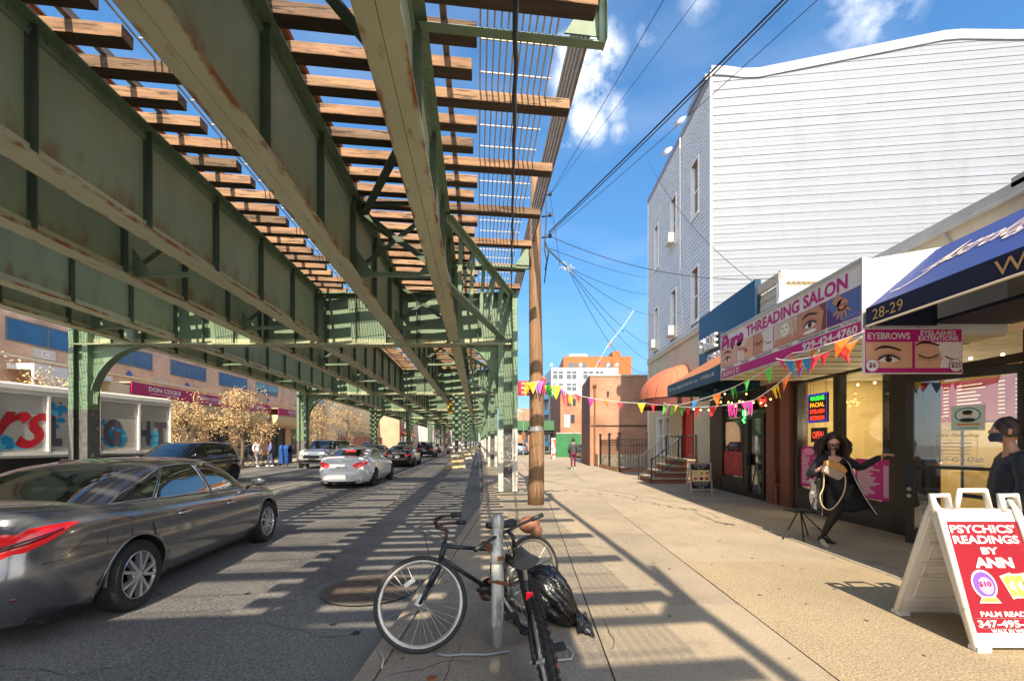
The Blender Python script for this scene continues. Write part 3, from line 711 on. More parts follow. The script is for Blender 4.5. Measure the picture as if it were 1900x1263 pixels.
for a,b_,c,d,ac in wins: window(wb,(BX,0,0),(0,1,0),(-1,0,0),a,b_,c,d,M_trimw,M_paneS,.12,'h',.06,ac=ac,head=TANH)
b=MB()  # roof fascia following the roof line, and corner boards
for q in range(32):
    u=q*.5; a=o0+wux*u;c=o0+wux*(u+.5); 
    b.prism([a+wn*.05+V((0,0,roofz(u)-.28)),c+wn*.05+V((0,0,roofz(u+.5)-.28)),c+wn*.05+V((0,0,roofz(u+.5)+.02)),a+wn*.05+V((0,0,roofz(u)+.02))],-wn*.3)
b.box(BX-.05,BX+.2,Y0,Y1,13.6,13.8); b.box(BX-.12,BX+.2,Y0+.2,Y0+1.8,13.8,14.0)
b.build('roof_fascia',mat('sunlit_fascia',(.27,.295,.35),.55,0,.05,1),wb)  # white fascia with its colour lowered to offset the sunlight
b=MB(); b.box(BX-.045,BX+.02,Y0-.05,Y0+.05,2.9,13.9); b.box(BX-.03,BX+.02,Y1-.06,Y1+.02,.1,13.7); b.tube((BX-.06,17.0,13.6),(BX-.06,17.0,8.4),.03); b.build('corner_board',M_trimw,wb)
b=MB(); b.add([o0+V((.1,.05,2.5)),o0+wux*16+V((0,.05,2.5)),(BX+16,Y1,2.5),(BX+.1,Y1,2.5),o0+V((.1,.05,13.6)),o0+wux*16+V((0,.05,13.6)),(BX+16,Y1,13.6),(BX+.1,Y1,13.6)],[(4,5,6,7),(2,3,7,6),(0,1,5,4),(3,0,4,7)]); b.build('structure',mat('tar_roof',(.2,.19,.18),.9),wb)
M_stuc=mat('cream_stucco',(.56,.50,.36),.9,0,.12,1.2,c2=(.40,.36,.28),c2t=(.58,.75),c2s=1.2,bump=.2,bscale=30)
b=MB(); b.box(BX,BX+.3,Y0-.05,15.75,.1,2.9); b.box(BX,BX+.3,16.95,18.35,.1,5.68); b.box(BX,BX+.3,15.75,16.95,2.75,5.68); b.box(BX,BX+.3,18.35,20.2,.1,1.05); b.box(BX,BX+.3,18.35,20.2,2.75,5.68); b.box(BX,BX+.3,20.2,Y1,.1,5.68); b.box(BX,BX+.3,Y0-.05,15.75,2.9,5.68); b.box(BX-.06,BX,Y0-.05,Y1,5.5,5.72); b.box(BX,BX+6,Y1-.02,Y1,.1,5.68); b.build('ground_floor_wall',M_stuc,wb)
window(wb,(BX,0,0),(0,1,0),(-1,0,0),18.35,19.2,1.05,2.75,M_trimw,M_paneS,.12,'h',.06); window(wb,(BX,0,0),(0,1,0),(-1,0,0),19.25,20.2,1.05,2.75,M_trimw,M_paneS,.12,'h',.06)
M_red=mat('red_door_paint',(.50,.012,.012),.35,0,.08,2)
b=MB(); b.box(BX+.06,BX+.12,15.85,16.85,1.0,2.75); 
for yy_ in (16.0,16.4):
    for zz in (1.2,2.0): b.box(BX+.045,BX+.06,yy_,yy_+.3,zz,zz+.6)
dr=b.build('door',M_red,wb); h=MB(); h.sph((BX+.03,16.75,1.85),.03); h.build('handle',M_steel,dr,smooth=True)
h=MB(); h.box(BX-.02,BX+.06,15.77,15.85,1.0,2.83); h.box(BX-.02,BX+.06,16.85,16.93,1.0,2.83); h.box(BX-.02,BX+.06,15.85,16.85,2.75,2.83); h.build('door_frame',mat('dark_red_frame',(.25,.02,.02),.5),dr)
# satellite dishes
for (y_,z_,l_) in ((17.0,14.05,'nearer'),(18.6,13.95,'farther')):
    t=thing('satellite_dish','small white satellite dish on the white house roof edge, %s one'%l_,'satellite dish',(BX,y_,z_-.2),0,'satellite dishes on the roof edge')
    b=MB(); b.lathe([(0,0),(.1,.012),(.2,.05),(.26,.09)],20,(BX-.05,y_,z_+.12),(-.6,-.6,.5)); b.build('dish',M_trimw,t,smooth=True)
    b=MB(); b.tube((BX+.05,y_,z_-.25),(BX+.0,y_,z_+.12),.02); b.tube((BX-.05,y_,z_+.1),(BX-.25,y_-.2,z_+.3),.01); b.build('mount',M_steel,t)
# porch steps with iron railings
ps=thing('porch_steps','brick porch steps with concrete treads before the red door','steps',(5.3,16,.13))
M_brS=brickmat('stoop_brick',(.26,.085,.05),(.19,.06,.04),(.25,.2,.16))
for i in range(4):
    z=.13+.22*(i); b=MB(); b.box(4.5+.33*i,BX+.04,15.4+.0,17.2,z+.0,z+.16); b.build('riser',M_brS,ps)
    b=MB(); b.box(4.46+.33*i,BX+.04,15.36,17.24,z+.16,z+.22); b.build('tread',M_conc[1],ps)
rl=thing('stair_railing','black iron railing along the porch steps by the red door','railing',(4.5,15.4,.3))
for yy_ in (15.42,17.18):
    b=MB(); pts=[V((4.45,yy_,.98)),V((5.55,yy_,1.85)),V((6.05,yy_,1.85))]; b.path(pts,.022,6); b.path([p-V((0,0,.72)) for p in pts],.014,6)
    for f_ in range(13):
        x=4.45+1.6*f_/12; z=.98+min(1,(x-4.45)/1.1)*.87; b.tube((x,yy_,z-.72),(x,yy_,z),.010,5)
    for x,z in ((4.45,.2),(5.55,.9),(6.04,.9)): b.tube((x,yy_,z-.05),(x,yy_,z+ (.85 if x<5 else 1.0)),.025,6)
    b.build('balustrade',M_dark,rl)
b=MB()
for f_ in range(9): y_=15.42+1.76*f_/8
# orange dome awning
def orangem(nm,c): return mat(nm,c,.75,0,.1,2,bump=.1)
M_or=orangem('orange_canvas',(.55,.16,.08))
t=thing('dome_awning','rounded salmon canvas awning with white lettering over the porch window','awning',(BX,16.9,3.2))
b=MB(); rows=[]; ya,yb=15.9,19.0
for i in range(13):
    th_=math.pi/2*i/12; row=[]
    for j in range(25):
        ph=math.pi*j/24; yy_=(ya+yb)/2-(yb-ya)/2*math.cos(ph)*(1 if i==0 else math.cos(th_*.999)**.35)
        x=BX-1.5*math.cos(th_)*math.sin(ph)**.6; row.append((x,yy_,3.32+1.3*math.sin(th_)*(1-.0*abs(math.cos(ph)))))
    rows.append(row)
b.grid(rows); b.build('canopy',M_or,t,smooth=True)
b=MB(); b.grid([rows[0],[(x,y,3.0) for x,y,z in rows[0]]]); b.build('valance',mat('brown_canvas',(.14,.035,.03),.7),t)
b=MB()
for j in range(0,25,3): b.path([V(r_[j])+V((0,0,-.02)) for r_ in rows],.012,4)
b.path([V(p)+V((0,0,-.02)) for p in rows[0]],.015,5); b.build('ribs',M_dark,t)
b=MB(); b.text('cial Ce',(BX-1.505,17.1,3.17),(0,-1,0),(0,0,1),.27,bold=.012); 
b.build('lettering',M_white,t)
# ---------------- shop row ----------------
M_fr=mat('dark_bronze_frame',(.035,.028,.022),.4,.3,.15,4)
M_gl=glassmat('shop_glass'); 
M_wallY=mat('yellow_interior_wall',(.68,.50,.20),.8,0,.06,1)
M_floor=mat('interior_floor',(.28,.2,.13),.5,0,.1,2)
shop=thing('salon_shop','one storey salon shop front with dark framed windows and yellow interior','shop',(BX,8.6,.13))
def shopbox(par,x0,x1,y0,y1,z0,z1,wm,fm):
    b=MB(); b.box(x0,x1,y0-.1,y0,z0,z1); b.box(x0,x1,y1,y1+.1,z0,z1); b.box(x1,x1+.1,y0-.1,y1+.1,z0,z1); b.build('interior_wall',wm,par)
    b=MB(); b.box(x0,x1,y0,y1,z0-.05,z0+.02); b.build('floor',fm,par)
    b=MB(); b.box(x0-.05,x1+.1,y0-.1,y1+.1,z1,z1+.1); b.build('ceiling',mat('interior_ceiling',(.6,.56,.48),.8),par)
shopbox(shop,6.2,9.8,3.2,9.9,.15,3.15,M_wallY,M_floor)
def stile(par,x,ya,yb,za,zb,w=.07,d=.12,m=None,nm='frame'):
    b=MB(); b.box(x-d/2,x+d/2,ya,ya+w,za,zb); b.box(x-d/2,x+d/2,yb-w,yb,za,zb); b.box(x-d/2,x+d/2,ya+w,yb-w,zb-w,zb); b.box(x-d/2,x+d/2,ya+w,yb-w,za,za+w); return b.build(nm,m or M_fr,par)
# display windows: two lights
for ya,yb in ((8.42,9.72),(7.10,8.40)):
    f_=stile(shop,BX,ya,yb,.52,3.0,.09,nm='display_window'); g=MB(); g.box(BX-.004,BX+.004,ya+.09,yb-.09,.61,2.91); g.build('pane',M_gl,f_)
b=MB(); b.box(BX-.06,BX+.1,7.1,9.75,.13,.52); b.box(BX-.09,BX-.06,7.1,9.75,.13,.2); b.build('kick_panel',mat('black_kick_panel',(.045,.036,.03),.5,0,.3,4,c2=(.3,.28,.25),c2t=(.66,.72),c2s=9),shop)
b=MB(); b.box(BX-.02,BX+.18,9.72,9.82,.13,3.0); b.build('corner_post',M_fr,shop)
# angled entrance: glass door ajar and side light
D0=V((5.66,6.44,0)); D1=V((6.28,5.40,0)); du=(D1-D0).normalized(); dn=V((du.y,-du.x,0)); 
if dn.x>0: dn=-dn
def door_bx(b,u0,u1,d0,d1,z0,z1,m=0):
    c=[D0+du*u_+dn*d_ for u_,d_ in ((u0,d0),(u1,d0),(u1,d1),(u0,d1))]
    b.add([p+V((0,0,z0)) for p in c]+[p+V((0,0,z1)) for p in c],[(0,3,2,1),(4,5,6,7),(0,1,5,4),(1,2,6,5),(2,3,7,6),(3,0,4,7)],m)
LD=(D1-D0).length
b=MB(); door_bx(b,0,.09,-.03,.03,.14,2.62); door_bx(b,LD-.09,LD,-.03,.03,.14,2.62); door_bx(b,.09,LD-.09,-.03,.03,2.50,2.62); door_bx(b,.09,LD-.09,-.03,.03,.14,.34); door_bx(b,.09,LD-.09,-.025,.025,1.24,1.285); dd=b.build('glass_door',M_fr,shop)
b=MB(); door_bx(b,.09,LD-.09,-.004,.004,.34,2.50); b.build('pane',M_gl,dd)
b=MB(); door_bx(b,-.0,.13,.03,.06,1.0,1.36); b.build('push_plate',M_dark,dd)
b=MB(); c=D0+du*.045+dn*.03+V((0,0,.93)); b.lathe([(0.0,.012),(.028,.012),(.03,0)],14,c,dn); b.lathe([(0.0,.012),(.028,.012),(.03,0)],14,c-V((0,0,.1)),dn); b.build('lock',M_steel,dd)
# fixed frame behind the door, jambs and transom
b=MB(); b.box(BX-.1,BX+.08,6.55,7.1,.13,3.0); b.box(BX-.08,BX+.08,6.44,6.55,.13,3.0); b.box(BX-.05,BX+.05,3.2,6.44,2.62,2.72); b.box(BX-.03,BX+.15,5.1,5.28,.13,3.0); b.box(BX-.05,BX+.05,3.2,3.35,.13,3.0);b.box(BX-.04,BX+.06,3.35,5.1,.13,.45); b.build('jamb',M_fr,shop)
b=MB(); b.box(BX-.004,BX+.004,3.3,6.44,2.72,3.0); b.box(BX-.004,BX+.004,3.35,5.1,.45,2.62); b.build('transom_glass',M_gl,shop)
b=MB(); b.box(BX+.0,BX+.15,7.14,7.4,.55,3.0,0); b.build('inner_partition',M_fr,shop)
# roof of the row: eave and roof body
b=MB(); b.box(5.95,7.2,-3,5.3,4.74,4.86); b.box(5.95,6.0,-3,9.7,4.62,4.80); b.box(6.0,9,5.3,9.6,4.70,4.8); b.build('eave',mat('weathered_fascia',(.45,.42,.37),.6,.1,.15,3),shop)
b=MB(); b.box(6.02,12,-3,9.6,3.3,4.70); b.build('upper_wall',mat('beige_panel_wall',(.50,.42,.30),.7,0,.08,2),shop)
b=MB(); b.path([(5.98,-3,4.66),(5.98,9.6,4.66)],.035,6); b.path([(5.98,6.2,4.66),(6.05,6.0,4.2),(6.05,5.9,3.6)],.012,5); b.build('gutter',M_steel,shop)
# cream parapet hut with corrugated cap between salon and white house
b=MB(); siding(b,(5.75,9.75,0),(0,1,0),(-1,0,0),4.4,3.0,lambda u:5.3,.2,lap=.03); b.build('parapet_siding',mat('beige_siding',(.50,.47,.36),.6,0,.08,2),shop)
b=MB(); b.prism([(5.76,9.72,3.0),(9.5,9.5,3.0),(9.5,9.5,5.15),(5.76,9.72,5.3)],(0,.04,0)); b.build('parapet_end_wall',mat('cream_panel',(.62,.54,.38),.6,0,.06,2),shop)
b=MB(); b.prism([(5.68,9.66,5.22),(9.6,9.42,5.1),(9.6,9.42,5.34),(5.68,9.66,5.48)],(0,.09,0)); b.box(5.66,5.76,9.7,14.2,5.24,5.44); x=5.8
while x<9.4: b.tube((x,9.66-(x-5.8)*.06,5.22),(x,9.9,5.22),.035,6); x+=.11
b.build('parapet_cap',mat('tan_cap_metal',(.52,.44,.34),.6,.1,.1,3),shop)
b=MB(); b.box(5.62,5.75,9.58,9.72,3.9,5.2); b.build('meter_box',M_white,shop)
# wires tangle by the cap
b=MB(); rr2=random.Random(12)
for q in range(9):
    p=V((5.62,9.6,5.25-.1*rr2.random())); pts=[p]
    for s_ in range(5): pts.append(pts[-1]+V((rr2.uniform(-.06,.16),rr2.uniform(-.15,.15),-.2-.1*rr2.random())))
    b.path(pts,.008,4)
o=b.build('cable_tangle',M_white,smooth=True); tag(o,'tangled white service cables hanging at the beige parapet corner','cables')
# things seen inside the salon
t=thing('menu_board','dark magenta price boards high on the yellow salon wall','menu board',(8.6,6.5,2.2))
d=Dec((8.45,9.6,2.02),(0,-1,0),(0,0,1)); b=MB(); b.box(8.47,8.5,3.5,9.6,2.02,2.8); b.build('panel',MAGD,t)
rr2=random.Random(5)
for q in range(6):
    u0=.1+q*1.02
    for r_ in range(9): d.rect(u0,.68-r_*.07,u0+.35+.2*rr2.random(),.70-r_*.07,SIGNW); d.rect(u0+.75,.68-r_*.07,u0+.86,.70-r_*.07,SIGNW)
d.build('lettering',t)
for y_,l_ in ((8.35,'left of the two'),(6.35,'right of the two')):
    t=thing('wall_mirror','tall dark framed mirror on the salon back wall, %s'%l_,'mirror',(9.7,y_,.6),0,'mirrors in the salon'); 
    b=MB(); b.box(8.9,8.96,y_-.5,y_+.5,.5,2.15); b.build('frame',M_fr,t); b=MB(); b.box(8.885,8.899,y_-.42,y_+.42,.58,2.07); b.build('mirror_glass',mat('mirror',(.7,.7,.66),.05,1,0),t)
b=MB(); b.box(8.9,9.8,5.3,9.85,.17,3.15); tag(b.build('back_partition',M_wallY,shop))
COL_=None
t=thing('wall_lamp','small lit lantern on the salon wall behind the door','lamp',(8.4,6.2,2.0)); b=MB(); b.box(8.36,8.44,6.16,6.24,2.12,2.16); b.box(8.38,8.42,6.18,6.22,1.9,1.92); b.beam((8.4,6.2,2.14),(8.86,6.2,2.2),.02,.02); b.build('bracket',M_dark,t)
b=MB(); b.sph((8.4,6.2,2.02),(.05,.05,.08)); b.build('bulb',mat('warm_bulb',(1,.72,.35),.5,emit=8),t,smooth=True)
lp=bpy.data.lights.new('salon_fill_light','POINT'); lp.energy=45; lp.color=(1,.78,.5); lp.shadow_soft_size=.3; lo=bpy.data.objects.new('salon_fill_light',lp); COL.objects.link(lo); lo.location=(7.1,8.5,1.9)  # added fill for the salon interior, set apart from the wall lamp
t=thing('ceiling_lights','row of small warm bulbs strung under the salon ceiling','string lights',(7.4,7.6,2.9)); b=MB(); g=MB(); b.path([(6.6,5.2,2.95),(7.4,7.0,2.85),(6.7,8.4,2.9),(7.2,9.6,2.95)],.004,4)
for i in range(16):
    f_=i/15; p=V((6.6,5.2,2.92)).lerp(V((7.2,9.6,2.9)),f_); g.sph(p+V((.4*math.sin(f_*9),0,0)),.022,8,5)
b.build('cord',M_dark,t); g.build('bulbs',mat('warm_bulb',(1,.72,.35),.5,emit=8),t)
lp=bpy.data.lights.new('string_bulbs_light','AREA'); lp.shape='RECTANGLE'; lp.size=1.6; lp.size_y=4; lp.energy=24; lp.color=(1,.80,.52); lo=bpy.data.objects.new('string_bulbs_light',lp); COL.objects.link(lo); lo.location=(7.5,7.5,3.05)
def foliage_blob(name,label,cat,c,r,n,mats,leaf=.05,pot=None,group=None,seed=1):
    rr2=random.Random(seed); t=thing(name,label,cat,(c[0],c[1],c[2]-r[2]),0,group); b=MB()
    for i in range(n):
        u=V((rr2.gauss(0,1),rr2.gauss(0,1),rr2.gauss(0,1))).normalized()*rr2.random()**.4
        p=V(c)+V((u.x*r[0],u.y*r[1],u.z*r[2])); a=V((rr2.gauss(0,1),rr2.gauss(0,1),rr2.gauss(0,1))).normalized(); q=a.orthogonal().normalized()
        s_=leaf*rr2.uniform(.6,1.4); b.add([p-a*s_*.5,p+q*s_*.3,p+a*s_*.6,p-q*s_*.3],[(0,1,2,3)],rr2.randrange(len(mats)))
    b.build('foliage',mats,t)
    if pot: pot(t)
    return t
foliage_blob('flower_arrangement','tall arrangement of pink and red flowers inside the door glass','flowers',(6.9,5.95,1.15),(.32,.35,.55),420,[paint((190,70,90)),paint((150,40,60)),paint((70,90,40)),paint((220,130,140))],.07,
  lambda t:[MB().lathe([(.12,.15),(.16,.3),(.13,.62)],16,(6.9,5.95,0)).build('vase',mat('stone_vase',(.35,.33,.3),.6),t,smooth=True)],seed=3)
foliage_blob('potted_plant','green leafy plant in the salon display window','plant',(6.5,9.2,1.5),(.22,.3,.35),160,[paint((60,100,40)),paint((90,130,60))],.13,
  lambda t:[MB().lathe([(.1,.55),(.14,1.15)],14,(6.5,9.2,0)).build('pot',M_white,t,smooth=True)],seed=4)
foliage_blob('gold_plant','golden dried branches behind the middle salon window','plant',(7.3,7.9,1.8),(.35,.35,.6),420,[paint((190,140,50)),paint((220,180,90)),paint((120,90,40))],.06,
  lambda t:[MB().tube((7.3,7.9,.17),(7.3,7.9,1.4),.02,6,.01).build('stem',M_wood,t)],seed=5)
# price posters in the display windows
def poster(y0,y1,z0,z1,label,top,rnd_top=False):
    t=thing('price_poster',label,'poster',(BX-.02,(y0+y1)/2,z0),0,'pink price posters in the salon window')
    w=y1-y0;h_=z1-z0; d=Dec((BX-.012,y1,z0),(0,-1,0),(0,0,1)); m=paint((205,30,140)); pk=paint((240,150,200))
    d.rect(0,0,w,h_*.9 if rnd_top else h_,m,1)
    if rnd_top: d.ell(w/2,h_*.9,w/2,h_*.12,m,1,t0=0,t1=180); d.ell(w/2,h_*.88,w*.36,h_*.09,pk,2)
    else: d.text(top,w/2,h_*.93,.09,SIGNW)
    rr3=random.Random(int(y0*10))
    k=16
    for i in range(k): z=h_*(.82-.78*i/k); d.rect(w*.08,z,w*(.3+.4*rr3.random()),z+.018,SIGNW,2); d.rect(w*.8,z,w*.93,z+.018,SIGNW,2)
    d.build('printed_sheet',t)
poster(9.05,9.58,.66,1.52,'arched pink price poster at the left end of the salon window','',True)
poster(7.2,8.0,.62,1.32,'square pink price poster right of the walking woman','Facials')
# neon sign
def led(y0,y1,z0,z1,label,rowsx,border):
    t=thing('led_sign',label,'lit sign',(BX-.06,(y0+y1)/2,z0)); w=y1-y0; h_=z1-z0
    b=MB(); b.box(BX-.07,BX-.035,y0,y1,z0,z1); b.build('panel',BLK,t)
    d=Dec((BX-.071,y1,z0),(0,-1,0),(0,0,1))
    if border:
        mcol=paint((60,90,255),.5,1.2)
        n_=14
        for i in range(n_+1):
            u=w*.04+w*.92*i/n_; d.ell(u,h_*.04,.009,.009,mcol,n=6); d.ell(u,h_*.96,.009,.009,mcol,n=6); v=h_*.04+h_*.92*i/n_; d.ell(w*.04,v,.009,.009,mcol,n=6); d.ell(w*.96,v,.009,.009,mcol,n=6)
    for i,(s_,c_) in enumerate(rowsx): d.text(s_,w/2,h_*(.84-.68*i/max(1,len(rowsx)-1)) if len(rowsx)>1 else h_/2,.1,paint(c_,.5,1.3),width=w*.72,height=h_*.15 if len(rowsx)>1 else h_*.5,bold=.01)
    d.build('lettering',t)
    b=MB()
    for y_ in (y0+.05,y1-.05): b.tube((BX-.05,y_,z1),(BX-.05,y_,2.95),.003,4)
    b.build('hanging_cord',M_dark,t)
led(8.66,9.26,2.03,2.63,'lit sign board in green yellow and red letters in the salon window',(('WAXING',(60,255,70)),('FACIAL',(255,150,30)),('EYELASH',(255,60,30)),('EXTENSION',(255,60,40))),True)
led(8.70,9.16,1.62,1.92,'dim red open sign below the coloured window sign',(('OPEN',(200,60,40)),),False)
# door posters
t=thing('door_notice','white notice showing a person wearing a mask, stuck on the glass door','notice',D0+du*.5+V((0,0,1.6)))
d=Dec(D0+du*.50+dn*.012+V((0,0,1.78)),du,(0,0,1)); w=.33;h_=.34
d.rect(0,0,w,h_,paint((205,222,212)),1); d.ell(w/2,h_*.62,w*.40,h_*.30,paint((60,140,140)),2); d.ell(w/2,h_*.62,w*.35,h_*.25,paint((222,232,226)),3); d.ell(w/2,h_*.64,w*.14,h_*.15,paint((222,180,150)),4); d.ell(w/2,h_*.72,w*.16,h_*.09,BLK,5); d.ell(w/2,h_*.55,w*.12,h_*.06,SIGNW,6); d.ell(w/2,h_*.42,w*.24,h_*.08,BLK,4)
d.rect(w*.18,h_*.2,w*.86,h_*.28,paint((220,140,70)),2); d.rect(w*.25,h_*.08,w*.8,h_*.12,paint((120,150,150)),2); d.build('printed_sheet',t)
t=thing('door_lettering','white painted phone number and hours on the glass door','lettering',D0+du*.4+V((0,0,1.3)))
d=Dec(D0+du*.28+dn*.012+V((0,0,1.25)),du,(0,0,1)); d.text('Pure Threading',.28,.46,.07,M_white,shear=.3,bold=.01); d.text('929-424-4760',.30,.13,.085,M_white,bold=.02)
for q in range(4): d.rect(.12,.2+q*.05,.42,.215+q*.05,M_white)
for a in ((.06,.17,.48,.175),(.06,.40,.48,.405),(.06,.17,.065,.405),(.475,.17,.48,.405),(.08,.02,.55,.025),(.08,.06,.55,.065)): d.rect(*a,M_white)
d.rect(.1,.035,.53,.05,M_white); d.build('painted_letters',t)
# ---------------- salon sign box ----------------
AX=4.2; ya,yb=5.4,9.3
t=thing('salon_sign','long white and magenta threading salon sign box with six beauty pictures','sign',(AX,(ya+yb)/2,3.0))
b=MB(); prof=[(AX+.012,2.98),(AX+.012,3.9),(6.02,4.2),(6.02,2.98)]
b.prism([(x,ya,z) for x,z in prof],(0,yb-ya,0)); b.build('box',mat('white_sign_box',(.72,.71,.70),.5,0,.04,2),t)
b=MB(); b.box(AX,6.0,ya+.01,yb-.01,2.955,2.98); y=ya
b.build('soffit',mat('cream_soffit',(.66,.58,.42),.6,0,.08,2),t)
b=MB()
for i in range(1,9): b.box(AX+.05,6.0,ya+.02+i*(yb-ya)/9,ya+.035+i*(yb-ya)/9,2.948,2.955)
b.build('soffit_joint',M_dark,t)
b=MB(); 
for (y0_,y1_,z0_,z1_) in ((ya-.02,yb+.02,3.89,3.93),(ya-.02,yb+.02,2.95,2.975),(ya-.02,ya,2.975,3.89),(yb,yb+.02,2.975,3.89)): b.box(AX-.02,AX+.03,y0_,y1_,z0_,z1_)
b.build('edge_trim',mat('aluminium_trim',(.6,.6,.6),.4,.5),t)
d=Dec((AX+.008,yb,2.98),(0,-1,0),(0,0,1)); WW=yb-ya
d.rect(0,0,WW,.91,SIGNW,1); d.rect(0,0,WW,.165,MAG,2)
pw=WW/6
cols=[paint((214,176,160)),paint((225,205,190)),paint((222,214,210)),paint((205,190,170)),paint((120,76,60)),paint((90,110,170))]
for i in range(6):
    u0=i*pw+.012; u1=(i+1)*pw-.012; d.rect(u0-.008,.235,u1+.008,.62,MAG,2); d.rect(u0,.243,u1,.612,cols[i],3); c=(u0+u1)/2
    if i==0: d.poly([(u0,.243),(u1-.1,.243),(u1-.22,.612),(u0,.612)],SKIN,4); eye(d,c-.05,.36,.3,5)
    if i==1: d.poly([(c,.243),(u1,.243),(u1,.612),(c+.12,.612),(c-.05,.45)],SKIN,4); d.stroke([(u0+.05,.5),(c,.45),(c+.1,.38)],.07,SKIN2,5); d.ell(c+.05,.4,.05,.03,MAG,6)
    if i==2: d.poly([(u0,.243),(c-.02,.243),(c+.02,.45),(c-.06,.612),(u0,.612)],SKIN2,4); eye(d,u0+.17,.47,.26,5,True,False); d.stroke([(c+.08,.42),(c+.14,.36),(c+.26,.37)],.014,LASH,5)
    if i==3: d.ell(c,.47,.12,.10,paint((235,232,215)),5); d.poly([(u0,.243),(u1,.243),(u1-.03,.38),(c,.34),(u0+.05,.36)],SKIN2,4); d.ell(c-.05,.5,.03,.014,paint((120,150,60)),6); d.ell(c+.05,.5,.03,.014,paint((120,150,60)),6); d.stroke([(c+.18,.6),(c+.24,.42),(c+.2,.3)],.06,SKIN,6); d.stroke([(c-.04,.43),(c+.04,.43)],.015,paint((200,110,100)),6)
    if i==4: d.poly([(u0,.243),(u1-.1,.243),(u1-.04,.5),(u1-.15,.612),(u0,.612)],SKIN2,4); eye(d,c-.02,.37,.3,5); d.ell(c-.03,.28,.15,.03,EYEW,5)
    if i==5:
        d.poly([(u0,.243),(u0+.3,.243),(u0,.5)],paint((80,60,130)),4); d.stroke([(c-.16,.60),(c-.05,.50)],.14,SKIN2,5); d.ell(c-.02,.47,.11,.08,SKIN2,5)
        for k in range(5): a=-2.6+.5*k; d.stroke([(c-.02+.06*math.cos(a),.46+.05*math.sin(a)),(c-.02+.2*math.cos(a),.46+.19*math.sin(a))],[.045,.028],SKIN2,5)
        for k in range(9): d.stroke([(c-.1+.02*k,.50-.004*k),(c-.08+.02*k,.46)],.004,paint((110,50,30)),6)
        for k in range(10): d.ell(u1-.03-.03*k,.27+.012*(k%3),.006,.006,SIGNW,6,n=6)
d.text('Pure',.42,.72,.5,MAG,3,shear=.35,bold=.028,width=.98,height=.36); d.text('Pure',.435,.705,.5,paint((120,10,70)),2,shear=.35,bold=.028,width=.98,height=.36)
d.text('THREADING SALON',1.01+1.33,.755,.25,MAG,3,bold=.03,width=2.62,height=.20)
for s_,u_,w_ in (('THREADING',.33,.42),('WAXING',.98,.3),('EYELASH EXTENTION',1.62,.55),('FACIALS',2.28,.34),('EYEBROWS/EYELASHES TINT',2.92,.6),('HENNA TATTOO',3.56,.56)): d.text(s_,u_,.198,.05,BLK,3,bold=.01,width=w_,height=.042)
d.text('28-29 B 31 ST.',.42,.082,.1,SIGNW,3,bold=.02,width=.74,height=.1); d.text('929-424-4760',3.27,.082,.13,SIGNW,3,bold=.03,width=1.1,height=.115)
d.build('printed_face',t)
# ---------------- restaurant ----------------
rs=thing('restaurant_shop','narrow restaurant front with dark door frames and red window poster','shop',(BX,12,.13))
shopbox(rs,6.25,9.5,10.85,13.6,.15,3.0,mat('dim_brown_wall',(.16,.10,.07),.8,0,.2,1),M_floor)
b=MB(); b.box(BX-.12,BX+.3,9.83,10.20,.13,3.6); b.box(BX-.02,BX+.3,10.20,10.42,.13,3.6); b.box(BX-.14,BX+.3,10.42,10.75,.13,3.6); b.build('pilaster',mat('red_brown_pilaster',(.20,.075,.05),.6,0,.15,2),rs)
b=MB(); b.path([(BX-.2,10.3,.9),(BX-.2,10.3,.65),(BX-.08,10.3,.6)],.05,8); b.tube((BX-.16,10.3,.13),(BX-.16,10.3,.65),.035); b.build('standpipe',M_rust,rs)
f_=stile(rs,BX,12.05,13.45,.5,2.85,.09,nm='display_window'); g=MB(); g.box(BX-.004,BX+.004,12.14,13.36,.59,2.76); g.build('pane',M_gl,f_)
f_=stile(rs,BX-.03,10.95,11.85,.15,2.35,.10,nm='glass_door'); g=MB(); g.box(BX-.034,BX-.026,11.05,11.75,.25,2.25); g.build('pane',M_gl,f_); g=MB(); g.box(BX-.16,BX-.09,11.68,11.8,1.0,1.3); g.build('handle',M_dark,f_)
b=MB(); b.box(BX-.05,BX+.1,12.05,13.45,.13,.5); b.box(BX-.06,BX+.1,13.45,14.25,.13,3.0); b.box(BX-.05,BX+.05,11.86,12.05,.13,3.0); b.box(BX-.05,BX+.1,10.75,10.95,.13,3.0); b.box(BX-.05,BX+.05,10.95,11.86,2.36,2.48); b.box(BX,BX+.1,10.75,13.5,2.86,3.6); b.build('frame',M_fr,rs)
b=MB(); b.box(BX-.02,BX-.012,12.2,13.3,.65,1.35); b.build('red_window_poster',mat('red_poster',(.42,.02,.03),.5,0,.1,3),rs)
d=Dec((BX-.022,13.3,.65),(0,-1,0),(0,0,1)); d.text('A',.75,.33,.6,paint((200,60,60)),1,bold=.04); d.build('poster_print',rs)
t=thing('neon_sign','green vertical neon sign in the restaurant window','lit sign',(BX-.05,12,2.2)); b=MB(); 
b.path([(BX-.09,11.98,2.62),(BX-.09,11.90,2.62),(BX-.09,11.90,2.30),(BX-.09,12.02,2.24),(BX-.09,11.92,2.16)],.018,6); b.path([(BX-.09,12.0,2.5),(BX-.09,12.0,2.36)],.015,6); b.build('neon_tube',paint((60,255,80),.5,5),t)
t=thing('open_sign','small round red lit open sign above the restaurant door','lit sign',(BX-.06,11.0,2.6)); d=Dec((BX-.07,11.2,2.5),(0,-1,0),(0,0,1)); b=MB(); b.box(BX-.066,BX-.05,10.86,11.22,2.5,2.86); b.build('panel',BLK,t); d.text('OPEN',.16,.17,.13,paint((255,40,40),.5,4),bold=.02,width=.26)
